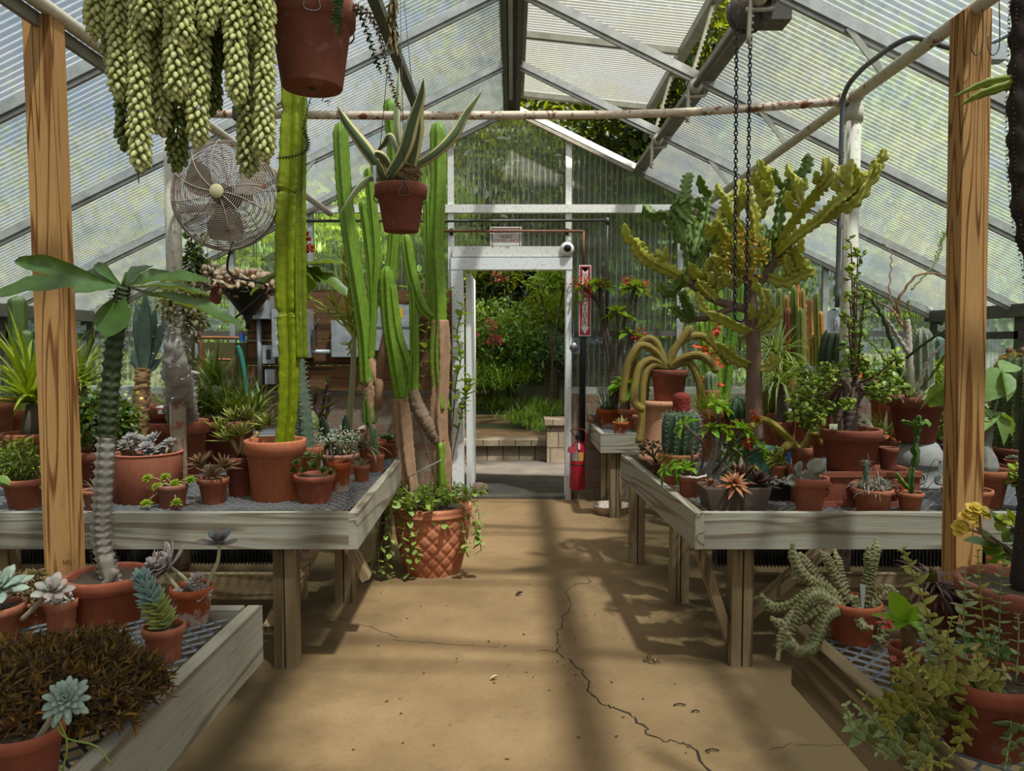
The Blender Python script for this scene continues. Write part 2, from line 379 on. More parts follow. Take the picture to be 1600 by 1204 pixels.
for s in (-1, 1):
    trim(B().beam((s*.03, YW-.05, ZR-.04), (s*XE, YW-.05, ZE-.04), .07, .05, (0, 0, 1)), alu)
    trim(B().beam((s*.03, YW-.09, ZR-.10), (s*XE, YW-.09, ZE-.10), .03, .03, (0, 0, 1)), darkm)
# doorway: frame, header, open door leaf folded back outside
d = thing('door_frame', 'white painted frame around the open doorway', 'door frame', (0, YW, 0)); d['kind'] = 'structure'
xl, xr = at(722, 600, YW)[0], at(882, 600, YW)[0]
wp2 = rustypaint('dcdfe2', .70)
B().box(((XL+xl)/2+.005, -.06, zd0/2), (xl-XL+.03, .14, zd0)).build('jamb', wp2, d)
B().box((xr+.03, -.06, zd0/2), (.05, .14, zd0)).build('jamb', wp2, d)
B().box(((XL+XR)/2, -.07, zd0+.055), (XR-XL+.02, .13, .11)).build('header', wp2, d)
B().box(((XL+XR)/2, -.06, (zd0+.12+zd1)/2), (XR-XL, .1, zd1-zd0-.12)).build('header', rustypaint('cfd0cc', .62), d)
B().box(((xl+xr)/2, -.02, .012), (xr-xl, .16, .03)).build('threshold', darkm, d)
dl = thing('door', 'white door leaf standing open on the left of the doorway', 'door', (xl+.02, YW+.06, 0)); dl['kind'] = 'structure'
B().box((.04, .42, zd0/2), (.05, .84, zd0-.03)).build('leaf', plain('d8dadc', .5, var=.05), dl)
B().box((.012, .02, zd0-.35), (.012, .05, .12)).box((.012, .02, .35), (.012, .05, .12)).box((.012, .02, 1.1), (.012, .05, .12)).build('hinge', rustypaint('c8a890', .48), dl)
# -------- roof
pr = poly_sheet('Y', .045)
def roofquad(b, x0, x1, y0, y1): return b.poly([(x0, y0, roof(x0)+.02), (x1, y0, roof(x1)+.02), (x1, y1, roof(x1)+.02), (x0, y1, roof(x0)+.02)])
XV = 1.17
struct('roof_left', roofquad(B(), -.05, -XE-.1, Y0, YW), pr, 'ribbed translucent roof slope on the left', 'roof')
struct('roof_right', roofquad(B(), XV, XE+.1, Y0, YW), pr, 'ribbed translucent roof slope on the right', 'roof')
sd = poly_sheet('Y', .05, .6)
for s, nm in ((-1, 'left'), (1, 'right')):
    x = s*XE
    struct('wall_'+nm, B().poly([(x, Y0, .6), (x, YW, .6), (x, YW, ZE), (x, Y0, ZE)]), sd, 'translucent side wall on the '+nm, 'wall')
    struct('wall_base_'+nm, B().box((x, (Y0+YW)/2, .3), (.12, YW-Y0, .6)), gm)
    trim(B().box((x-s*.06, (Y0+YW)/2, ZE-.03), (.12, YW-Y0, .10)), darkm, 'dark eaves beam on the '+nm)
    trim(B().box((x-s*.03, (Y0+YW)/2, ZE-.22), (.05, YW-Y0, .06)), darkm)
    trim(B().box((x-s*.02, (Y0+YW)/2, 1.22), (.04, YW-Y0, .04)), darkm)
    for y in RAFT: trim(B().box((x-s*.03, y, ZE/2), (.05, .05, ZE)), darkm)
    for y in RAFT[1:]:
        x0 = .06
        rb = B().beam((s*x0, y, roof(x0)-.035), (s*XE, y, ZE-.035), .055, .05, (0, 0, 1))
        rb.beam((s*x0, y, roof(x0)-.068), (s*XE, y, ZE-.068), .022, .03, (0, 0, 1))
        trim(rb, alu)
struct('wall_back', B().poly([(-XE, Y0, 0), (XE, Y0, 0), (XE, Y0, ZE), (0, Y0, ZR), (-XE, Y0, ZE)]), poly_sheet('X', .05, .7))
trim(B().box((0, (Y0+YW)/2, ZR-.03), (.15, YW-Y0-.02, .1)).box((-.05, (Y0+YW)/2, ZR-.1), (.03, YW-Y0-.1, .05)).box((.05, (Y0+YW)/2, ZR-.1), (.03, YW-Y0-.1, .05)), metal('6c675a', .6, .4), 'dull metal ridge beam running overhead to the end wall')
trim(B().tube([(-.01, Y0+.2, ZR-.115), (-.01, YW-.55, ZR-.115)], .018, 8), alu)
# raised ridge vent on the right slope
ZS0, ZS1 = ZR+.03, at(1017, 165, 6.75)[2]; XS = at(1017, 165, 6.75)[0]
v = thing('roof_vent', 'propped open ribbed roof vent sash beside the ridge', 'roof vent', (0, 0, 0)); v['kind'] = 'structure'
B().poly([(.07, Y0, ZS0), (XS, Y0, ZS1), (XS, 6.75, ZS1), (.07, 6.75, ZS0)]).build('sheet', poly_sheet('Y', .04, .90, 'c4ced6', 'c8d0d6'), v)
fb = B().beam((.07, 6.75, ZS0-.02), (XS, 6.75, ZS1-.02), .06, .05).box((XS, (Y0+6.75)/2, ZS1-.02), (.07, 6.75-Y0, .06)).box((.08, (Y0+6.75)/2, ZS0-.02), (.05, 6.75-Y0, .05))
for y in RAFT[1:-1]: fb.beam((.07, y-.36, ZS0-.02), (XS, y-.36, ZS1-.02), .04, .04)
fb.build('sash_frame', metal('8c8878', .5, .4), v)
trim(B().box((XV+.03, (Y0+YW)/2, roof(XV)-.02), (.09, YW-Y0, .07)), metal('827d6e', .5, .4))
XSH, ZSH = 1.13, roof(1.13)-.10
sh = thing('vent_shaft', 'long horizontal shaft with toothed rack arms that works the right roof vent', 'vent gear', (0, 0, 0))
B().tube([(XSH, 0.3, ZSH), (XSH, 6.9, ZSH)], .021, 10).build('shaft', metal('77715f', .5, .5), sh)
for y in RAFT[1:5]:
    a = np.array((XSH, y, ZSH)); e = np.array((XS, y, ZS1-.03)); dr = nrm(e-a)
    q = spline([a-dr*.22+np.array((.0, 0, 0)), a+np.array((-.03, 0, .02)), (a+e)/2+np.array((-.02, 0, 0)), e], 24)
    rk = B(); rk.tube(q, .011, 4)
    for t in range(0, 24, 1): rk.box(q[t]+np.array((.012, 0, 0)), (.012, .01, .009))
    rk.build('rack_arm', metal('c3bda6', .45, .4), sh)
    B().tube([a-np.array((0, .035, 0)), a+np.array((0, .035, 0))], .042, 12).tube(spline([a+np.array((-.05, .03, .03)), a+np.array((.06, .03, .04)), a+np.array((.07, .03, -.04)), a+np.array((-.05, .03, -.05))], 14), .012, 6).build('pinion', metal('cfcabb', .45, .4), sh)
p0, p1 = at(575, 0, 3.94), at(650, 160, 5.83)
lb = thing('vent_bar', 'dull square bar under the left roof slope, ending above the hanging agave', 'bar', p1)
B().beam((0, 0, -.02), (p1[0]*0+.02, Y0+.3-p1[1], -.02), .06, .06).build('bar', metal('5d584b', .6, .4), lb)
B().box((0, .01, -.02), (.075, .03, .075)).build('end_cap', metal('2e2b27', .6), lb)
# -------- pipe frame, poles, timber posts
XPL, YPL = 1.69, 3.73
ZP = at(1327, 152, YPL)[2]
rp_ = rustypaint('d6cdb8', .60)
for s, nm in ((-1, 'left'), (1, 'right')):
    g = thing('pipe_rail', 'peeling white pipe running the length of the house on the '+nm, 'pipe', (s*XPL, 0, ZP), 'peeling white roof pipes')
    B().tube([(0, Y0+.1, 0), (0, YW-.08, 0)], .027, 12).build('pipe', rp_, g)
    if s < 0: B().box((-.035, 1.8, -.045), (.02, 4.0, .05)).build('angle_iron', metal('8c8878', .5, .4), g)
    for y in RAFT[1:]:
        B().beam((0, y-.02, .02), (-s*.16, y-.02, roof(XPL-.16)-ZP-.06), .03, .008, (0, 1, 0)).build('bracket', metal('a8a497', .5, .4), g)
    g = thing('pipe_post', 'white painted steel pole on the %s carrying the rusty cross pipe' % nm, 'pole', (s*XPL, YPL, 0), 'white steel poles')
    zs_ = 1.42 if s < 0 else .5
    B().tube([(0, 0, zs_), (0, 0, ZP-.02)], .038, 14).build('pole', rustypaint('dcd6c6', .66), g)
    B().tube([(0, 0, 0), (0, 0, zs_)], .0385, 14).build('rusty_foot', rustypaint('8a7a68', .5), g)
    B().tube([(0, 0, ZP-.12), (0, 0, ZP-.05)], .046, 14).tube([(0, -.05, ZP), (0, .05, ZP)], .036, 12).build('collar', rustypaint('cfc8b8', .6), g)
    x0, x1 = (at(104, 880, 2.8)[0], at(68, 40, 2.8)[0]) if s < 0 else (at(1506, 880, 2.8)[0], at(1516, 40, 2.8)[0])
    g = thing('wooden_post', 'new square pine post standing on the %s in front of the bench' % nm, 'post', (x0, 2.8, 0), 'square pine posts')
    zt = at(70 if s < 0 else 1517, 30 if s < 0 else 22, 2.8)[2]
    B().beam((0, 0, 0), (x1-x0, 0, zt), .098, .095, (0, 1, 0)).build('timber', pine('Z'), g)
zl, zc, zr2 = at(300, 177, YPL)[2], at(800, 180, YPL)[2], at(1310, 157, YPL)[2]
g = thing('cross_pipe', 'rusty white cross pipe spanning between the two steel poles', 'pipe', (0, YPL, zc))
B().tube(spline([(-XPL, 0, zl-zc), (-.8, 0, .0), (0, 0, 0), (.8, 0, .012), (XPL, 0, zr2-zc)], 30), .021, 8).build('pipe', rustypaint('d8c8b4', .53), g)
for x_, z_ in ((XPL, zr2-zc), (-XPL, zl-zc)): B().tube([(x_*.955, 0, z_), (x_*.99, 0, z_)], .032, 10).build('fitting', rustypaint('c9b8a4', .55), g)
# -------- benches
ZB, ZM = .72, .695
def mesh_top(b, x0, x1, y0, y1, side=lambda y: 0, nx=.05, ny=.03, w=.004):
    ys = np.arange(y0, y1, ny)
    for i, y in enumerate(ys):
        xs = np.arange(x0, x1+side(y)+.001, nx/2); k2 = len(xs)
        yy = y+np.where((np.arange(k2)+i) % 2 == 0, -ny/2, ny/2)*.96
        V = np.vstack([np.stack([xs, yy-w, 0*xs], -1), np.stack([xs, yy+w, 0*xs+.004], -1)])
        j = np.arange(k2-1); b.add(V, np.stack([j, j+1, j+1+k2, j+k2], -1), False)
    return b
def bench(label, name, loc, boards, mesh, legs, braces, rails=(), m='grey'):
    W = greywood if m == 'grey' else brownwood
    g = thing(name, label, 'bench', loc, 'slatted timber plant benches')
    L = np.asarray(loc)
    for a, b_ in boards:
        a = np.array(a); b_ = np.array(b_); ax = 'X' if abs(a[0]-b_[0]) > abs(a[1]-b_[1]) else 'Y'
        B().beam((a[0]-L[0], a[1]-L[1], ZB-.08), (b_[0]-L[0], b_[1]-L[1], ZB-.08), .04, .16).build('board', W(ax), g)
    mb = B(); mesh_top(mb, *mesh); mb.V = [q-np.array((L[0], L[1], -ZM)) for q in mb.V]
    mb.build('mesh_top', metal('6a6c70', .55, .4), g)
    for x, y in legs:
        lb_ = B()
        for dx in (-.026, .026): lb_.box((x-L[0]+dx, y-L[1], (ZB-.16)/2), (.044, .09, ZB-.16))
        lb_.build('leg', brownwood('Z'), g)
    for a, b_ in braces: B().beam(np.array(a)-L, np.array(b_)-L, .04, .085, (0, 1, 0) if abs(a[0]-b_[0]) > abs(a[1]-b_[1]) else (1, 0, 0)).build('brace', brownwood('Z'), g)
    for a, b_ in rails: B().beam(np.array(a)-L, np.array(b_)-L, .04, .12).build('rail', brownwood('X'), g)
    return g
YF = 3.22
a, b_ = at(560, 790, YF), on(637, 706, ZB)
sl_ = lambda y: (b_[0]-a[0])*(y-YF)/(b_[1]-YF)
bench('long grey timber bench on the left of the aisle, crowded with potted plants', 'plant_bench', (-2.3, YF, 0),
      [((-3.9, YF), (a[0]-.04, YF)), ((a[0]-.02, YF-.02), (b_[0]-.02, b_[1])), ((-3.9, b_[1]), (b_[0]-.04, b_[1]))],
      (-3.9, a[0]-.05, YF+.02, b_[1]-.02, sl_),
      [(-1.02, YF+.08), (-.95, 4.15), (-2.3, YF+.08), (-3.5, YF+.08), (-2.3, 4.9), (-.86, 4.9)],
      [((-.84, 3.6, .54), (-.72, 3.62, .30)), ((-1.09, 3.3, .16), (-1.02, 4.1, .54))],
      [((-3.8, 3.5, .3), (-1.1, 3.5, .3)), ((-3.8, 3.9, .16), (-1.1, 3.9, .16))])
a2, b2 = at(1085, 799, YF), on(970, 709, ZB)
sr_ = lambda y: (b2[0]-a2[0])*(y-YF)/(b2[1]-YF)
g = bench('long grey timber bench on the right of the aisle, crowded with potted plants', 'plant_bench', (2.3, YF, 0),
      [((3.9, YF), (a2[0]+.04, YF)), ((a2[0]+.02, YF-.02), (b2[0]+.02, b2[1])), ((3.9, b2[1]), (b2[0]+.04, b2[1]))],
      (a2[0]+.08, 3.9, YF+.02, b2[1]-.02),
      [(1.04, YF+.1), (.95, 4.15), (2.3, YF+.08), (3.5, YF+.08), (2.3, 4.9), (b2[0]+.1, 4.9)],
      [((.84, 3.32, .56), (1.0, 3.34, .10)), ((1.5, 3.4, .55), (1.1, 3.4, .2))],
      [((1.1, 3.5, .3), (3.8, 3.5, .3))])
fl_, fr_ = on(410, 945, ZB), on(1238, 975, ZB)
bench('near grey timber bench at the left with open diamond mesh top', 'plant_bench', (-1.6, 1.5, 0),
      [((fl_[0]-.02, fl_[1]), (fl_[0]-.06, .6)), ((-2.9, fl_[1]-.02), (fl_[0]-.05, fl_[1]-.02)), ((-2.9, .62), (fl_[0]-.08, .62))],
      (-2.9, fl_[0]-.06, .64, fl_[1]-.04, lambda y: 0, .055, .026, .0035),
      [(-1.5, fl_[1]-.1), (-2.7, fl_[1]-.1), (-1.0, .8), (-2.7, .8)], [], [((-2.8, 1.95, .25), (-.9, 1.95, .25))])
bench('near brown timber bench at the right with open diamond mesh top', 'plant_bench', (1.7, 1.4, 0),
      [((fr_[0]+.02, fr_[1]), (fr_[0]+.06, .6)), ((3.0, fr_[1]-.02), (fr_[0]+.05, fr_[1]-.02)), ((3.0, .62), (fr_[0]+.08, .62))],
      (fr_[0]+.06, 3.0, .64, fr_[1]-.04, lambda y: 0, .055, .026, .0035),
      [(1.5, fr_[1]-.1), (2.7, fr_[1]-.1), (1.1, .8), (2.7, .8)], [], [((1.0, 1.85, .25), (2.9, 1.85, .25))], 'brown')
s0 = on(938, 677, ZB)
bench('short pale timber bench against the end wall to the right of the doorway', 'plant_bench', (2.2, 6.4, 0),
      [((s0[0], s0[1]), (3.9, s0[1])), ((s0[0]+.02, s0[1]+.02), (s0[0]+.02, YW-.1))],
      (s0[0]+.05, 3.9, s0[1]+.03, YW-.12), [(s0[0]+.14, s0[1]+.08), (2.2, s0[1]+.08), (3.6, s0[1]+.08), (s0[0]+.14, 6.85), (3.6, 6.85)], [])
bench('timber bench against the end wall at the back left', 'plant_bench', (-2.6, 6.3, 0),
      [((-3.9, 6.0), (-1.35, 6.0)), ((-1.35, 6.02), (-1.35, 6.75))],
      (-3.9, -1.38, 6.03, 6.75), [(-1.45, 6.1), (-2.6, 6.1), (-3.7, 6.1), (-3.7, 6.7)], [])
# ================================================================== PLANT LIBRARY
def t_flat(prof=((0, .05), (.12, .55), (.4, 1), (.7, .8), (.9, .35), (1, 0)), fold=.12, droop=.1, wave=0.):
    V = []
    for i, (x, w_) in enumerate(prof):
        z = -droop*x*x; q = wave*(1 if i % 2 else -1)
        V += [(x, w_*.5, z+fold*w_+q), (x, 0, z), (x, -w_*.5, z+fold*w_-q*.6)]
    k = len(prof); Fs = []
    for i in range(k-1):
        a = i*3; Fs += [(a, a+1, a+4, a+3), (a+1, a+2, a+5, a+4)]
    return np.array(V), [np.array(Fs)]
def t_strap(droop=.5, k=9, fold=.25, taper=1.3, base=.7, start=0.):
    x = np.linspace(0, 1, k); th = start+np.cumsum(np.full(k, droop*2/k))-droop*2/k   # turning angle along the leaf
    px = np.concatenate([[0], np.cumsum(np.cos(th[:-1]))])/(k-1); pz = np.concatenate([[0], np.cumsum(-np.sin(th[:-1]))])/(k-1)
    w_ = np.where(x < .3, base+(1-base)*x/.3, np.clip((1-(x-.3)/.7), 0, 1)**(1/taper)); V = []
    for i in range(k):
        V += [(px[i], w_[i]*.5, pz[i]+0), (px[i], 0, pz[i]), (px[i], -w_[i]*.5, pz[i])]
    V = np.array(V); V[0::3, 2] += fold*w_*.5*.08; V[2::3, 2] += fold*w_*.5*.08
    return V, t_flat(prof=[(0, 1)]*k)[1]
def t_fat(prof=((0, .35), (.2, .6), (.55, 1), (.8, .75), (.94, .3), (1, 0)), up=.35, dn=.7, curl=.0):
    V = []; k = len(prof)
    for x, w_ in prof:
        z = curl*x*x
        for a, b_ in ((.5, .08), (.25, up*.5), (-.25, up*.5), (-.5, .08), (-.28, -dn*.5), (.28, -dn*.5)): V.append((x, a*w_, z+b_*w_))
    Fs = []
    for i in range(k-1):
        for j in range(6): a = i*6; Fs.append((a+j, a+(j+1) % 6, a+6+(j+1) % 6, a+6+j))
    return np.array(V), [np.array(Fs)]
def t_tear(n=6, prof=((0, .25), (.18, .75), (.5, 1), (.78, .75), (.95, .3), (1, 0))):
    V = []
    for x, r in prof:
        for j in range(n): a = 2*PI*j/n; V.append((x, .5*r*math.cos(a), .5*r*math.sin(a)))
    Fs = [(i*n+j, i*n+(j+1) % n, (i+1)*n+(j+1) % n, (i+1)*n+j) for i in range(len(prof)-1) for j in range(n)]
    return np.array(V), [np.array(Fs)]
SPIKE = (np.array([(0, .5, 0), (0, -.25, .43), (0, -.25, -.43), (1, 0, 0)]), [np.array([(0, 1, 3), (1, 2, 3), (2, 0, 3)])])
OVATE = t_flat(); ROUND = t_flat(((0, .1), (.1, .6), (.35, 1), (.65, .95), (.88, .55), (1, 0)), .06, .12)
BLADE = t_flat(((0, .3), (.2, .9), (.5, 1), (.8, .55), (1, 0)), .15, .15); FAT = t_fat(); TEAR = t_tear()
LONGFAT = t_fat(((0, .7), (.25, .95), (.5, .9), (.75, .6), (.93, .25), (1, 0)), .2, .6, .06)
PADDLE_P = ((0, .12), (.12, .22), (.3, .55), (.55, .95), (.75, 1), (.92, .6), (1, 0)); PADDLE = t_flat(PADDLE_P, .10, .25)
def rotz(D, axis):
    axis = nrm(np.asarray(axis, float)); z = np.array((0, 0, 1.)); v = np.cross(z, axis); c = float(z @ axis)
    if np.linalg.norm(v) < 1e-6: return D if c > 0 else D*np.array((1, -1, -1))
    K = np.array([[0, -v[2], v[1]], [v[2], 0, -v[0]], [-v[1], v[0], 0]]); Rm = np.eye(3)+K+K@K/(1+c)
    return D @ Rm.T
def rosette(b, T, c, n, L, W, Tk=1., e0=80, e1=8, axis=(0, 0, 1), inner=.4, r0=.06, jit=.08, start=None):
    i = np.arange(n); t = (i+.5)/n; a = i*2.39996+(rs.uniform(0, 6) if start is None else start)+rs.normal(0, jit, n)
    e = np.radians(e0+(e1-e0)*t**.8+rs.normal(0, 4, n)); D = np.stack([np.cos(a)*np.cos(e), np.sin(a)*np.cos(e), np.sin(e)], -1)
    up = np.stack([-np.cos(a)*np.sin(e), -np.sin(a)*np.sin(e), np.cos(e)], -1)
    l = L*(inner+(1-inner)*t)*rs.uniform(.88, 1.08, n); s = np.sqrt(l/L)
    pos = np.stack([np.cos(a), np.sin(a), 0*a], -1)*(r0*L*t)[:, None]-np.array((0, 0, 1))*(.12*L*t)[:, None]
    D, up, pos = rotz(D, axis), rotz(up, axis), rotz(pos, axis)
    return b.inst(T, frames(D, up, l, W*s, Tk*W*s if Tk else l), pos+np.asarray(c))
def tuft(b, n, c, L, W, droop=(.3, 1.2), e=(25, 85), spread=.02, Tk=None, base=.7):
    """narrow leaves rising from one crown, each bending over by its own amount"""
    for q in range(6):
        dr = droop[0]+(droop[1]-droop[0])*(q+.5)/6; m = max(1, n//6); T = t_strap(dr, base=base)
        a = rs.uniform(0, 2*PI, m); el = np.radians(rs.uniform(e[0], e[1], m)*(1-.25*q/6))
        D = np.stack([np.cos(a)*np.cos(el), np.sin(a)*np.cos(el), np.sin(el)], -1)
        up = np.stack([-np.cos(a)*np.sin(el), -np.sin(a)*np.sin(el), np.cos(el)], -1)
        l = L*rs.uniform(.65, 1.05, m); b.inst(T, frames(D, up, l, W, l), np.asarray(c)+rs.normal(0, spread, (m, 3))*(1, 1, .3))
    return b
def ribprof(n, ribs, depth, k=1, scal=0., per=6, ex=.7):
    a = np.arange(n)*2*PI/n; base = 1-depth*(.5-.5*np.cos(a*ribs))**ex
    P = np.tile(base, (k, 1))
    if scal:
        wv = (np.abs(((np.arange(k) % per)/per)-.5)*2)[:, None]
        P = P*(1-scal*wv*((.5+.5*np.cos(a*ribs))[None]**2))
    return P
def column(path, r, ribs=5, depth=.35, n=None, k=None, scal=0., per=6, tip=True, spl=True, taper=None):
    b = B(); n = n or ribs*6; P = spline(path, k or 40) if spl else np.asarray(path, float); k = len(P)
    rad = np.full(k, r, float) if np.isscalar(r) else np.interp(np.linspace(0, 1, k), np.linspace(0, 1, len(r)), r)
    if tip:
        e = np.linspace(0, 1, k); L = np.sum(np.linalg.norm(np.diff(P, axis=0), axis=1)); x = (1-e)*L/max(rad[-1], .004)/1.3
        rad = rad*np.sqrt(np.clip(1-(1-np.clip(x, 0, 1))**2, .02, 1))
    b.tube(P, rad, n, ribprof(n, ribs, depth, k, scal, per), ref=(0, -1, .2)); b.P, b.R, b.N = P, rad, ribs
    return b
def spines(src, L=.012, W=.0016, step=2, per=2, jit=.5, b=None):
    """thin spines along the rib crests of a column"""
    b = b or B(); P, rad, ribs = src.P, src.R, src.N; T = nrm(np.gradient(P, axis=0)); ref = np.array((0, -1, .2))
    ref = ref/np.linalg.norm(ref); r0 = ref if abs(ref @ T[0]) < .9 else np.array((1., 0, 0)); N = nrm(r0-T[0]*(r0 @ T[0])); D, Ls = [], []
    for i in range(len(P)):
        N = nrm(N-T[i]*(N @ T[i])); Bn = np.cross(T[i], N)
        if i % step: continue
        for j in range(ribs):
            a = 2*PI*j/ribs; o = math.cos(a)*N+math.sin(a)*Bn
            for q in range(per): D.append(o+rs.normal(0, jit, 3)); Ls.append(P[i]+o*rad[i]*.97)
    if D: b.inst(SPIKE, frames(np.array(D), (0, 0, 1), L, W, W), np.array(Ls))
    return b
def cloud(n, c, r, size, T=OVATE, b=None, shell=.5, wid=.5, tilt=0.5, clump=0, csize=.25):
    """leaves scattered through an ellipsoid, optionally gathered in clumps"""
    b = b or B(); r = np.broadcast_to(np.asarray(r, float), (3,))
    u = nrm(rs.normal(0, 1, (n, 3))); q = rs.uniform(shell**3, 1, n)**(1/3)
    if clump:
        cc = nrm(rs.normal(0, 1, (clump, 3)))*rs.uniform(shell, .95, (clump, 1)); P = cc[rs.randint(0, clump, n)]+rs.normal(0, csize, (n, 3))
        l_ = np.linalg.norm(P, axis=1); P[l_ > 1.15] *= (1.15/l_[l_ > 1.15])[:, None]
    else: P = u*q[:, None]
    D = nrm(rs.normal(0, 1, (n, 3))+nrm(P)*.8); up = nrm(rs.normal(0, tilt, (n, 3))+(0, 0, 1))
    s = size*rs.uniform(.6, 1.2, n); return b.inst(T, frames(D, up, s, s*wid, s), P*r+np.asarray(c))
def stemleaves(b, path, n, L, W, T=OVATE, e=40, start=.2, jit=.3, opp=False):
    P = spline(path, 40); Tn = nrm(np.gradient(P, axis=0)); i = np.linspace(start*39, 39, n).astype(int); D = []
    for q, j in enumerate(i):
        a = q*2.4 if not opp else (q//2)*PI/2+(q % 2)*PI
        s = nrm(np.cross(Tn[j], (.3, .5, .1))); t = np.cross(Tn[j], s); D.append((math.cos(a)*s+math.sin(a)*t)*math.cos(math.radians(e))+Tn[j]*math.sin(math.radians(e)))
    D = np.array(D)+rs.normal(0, jit*.4, (n, 3)); l = L*rs.uniform(.7, 1.1, n)
    return b.inst(T, frames(D, (0, 0, 1), l, W*l/L, l), P[i])
# pots ---------------------------------------------------------------
def potmesh(R_, Hh, rb=.68, rimh=.24, n=40, rim=.94, soil=.12):
    q = R_*rb; rn = q+(R_*rim-q)*(1-rimh)
    p = [(.0005, 0), (q*.97, 0), (q, .003), (rn, Hh*(1-rimh)), (R_*.985, Hh*(1-rimh)+.003), (R_, Hh-.008), (R_*.985, Hh), (R_*.90, Hh), (R_*.885, Hh-.006), (R_*.86, Hh*(1-soil)-.01)]
    return B().lathe(p, n)
def soilmesh(R_, z, bump=.004, n=24):
    k = 5; rr = np.linspace(.001, R_, k); b = B()
    return b.lathe([(r, z) for r in rr], n, zmod=rs.normal(0, bump, (k, n))*np.linspace(.3, 1, k)[:, None])
SOIL = plain('4a3a2c', .95, var=.5); GRAVEL = plain('8f8270', .95, var=.6)
POTS = []
class Pot:
    def pxd(s, pts, dy): return np.array([at(a[0], a[1], s.Y+dy*i/(len(pts)-1)+(a[2] if len(a) > 2 else 0))-s.c for i, a in enumerate(pts)])
def pot(name, label, l, r, top, bot, z=ZM, cat='potted plant', mat=None, rb=.68, rimh=.24, rim=.94, soilm=None, soil=.12, group=None, Y=None, n=40, mesh=True, h=None, tilt=0):
    """a pot read off the photograph: rim from l to r, front of the rim at top, foot of the pot at bot"""
    px = (l+r)/2; yf = on(px, bot, z)[1] if Y is None else Y
    Rr = .06
    for _ in range(8):
        yc = yf+Rr*rb if Y is None else Y
        Rr = (at(r, top, yc)[0]-at(l, top, yc)[0])/2
    c = at(px, bot, yc); c[2] = z
    hh = h or max(.03, at(px, top, yc-Rr)[2]-z)
    p = Pot(); p.c, p.R, p.H, p.Y = c, Rr, hh, yc; p.s = hh*(1-soil)
    p.o = thing(name, label, cat, c, group); POTS.append((name, label, c[0], c[1], z, Rr, hh, rb))
    p.L = lambda q: np.asarray(q)-c
    p.px = lambda pts, dy=0.: np.array([at(a[0], a[1], yc+dy+(a[2] if len(a) > 2 else 0))-c for a in pts])
    if mesh:
        potmesh(Rr, hh, rb, rimh, n, rim, soil).build('pot', mat or terra(), p.o)
        soilmesh(Rr*.885, p.s).build('soil', soilm or SOIL, p.o)
    return p
# outdoor greenery -----------------------------------------------------
def tree(name, label, c, r, n, size, m, trunk=True, group='trees and shrubs outside', cat='tree', T=OVATE, clump=40, csize=.22, wid=.5):
    c = np.asarray(c, float); g = thing(name, label, cat, (c[0], c[1], 0), group); z = c[2]
    cloud(n, (0, 0, z), r, size, T, shell=.35, clump=clump, csize=csize, wid=wid).build('crown', m, g)
    if trunk:
        b = B(); r_ = np.broadcast_to(np.asarray(r, float), (3,))
        b.tube(spline([(0, 0, 0), (.05, .02, z*.5), (0, 0, z)], 10), np.linspace(.12, .05, 10)*max(.3, r_[2]/2), 8)
        for i in range(6):
            a = i*1.05; b.tube(spline([(0, 0, z*.7), (math.cos(a)*r_[0]*.4, math.sin(a)*r_[1]*.4, z), (math.cos(a)*r_[0]*.75, math.sin(a)*r_[1]*.75, z+r_[2]*.4)], 8), np.linspace(.04, .012, 8)*max(.3, r_[2]/2), 6)
        b.build('trunk', plain('4a4036', .9), g)
    return g
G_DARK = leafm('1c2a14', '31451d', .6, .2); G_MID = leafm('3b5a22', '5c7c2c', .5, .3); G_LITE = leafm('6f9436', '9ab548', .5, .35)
G_DARK2 = leafm('18241a', '2a3a22', .6, .15)
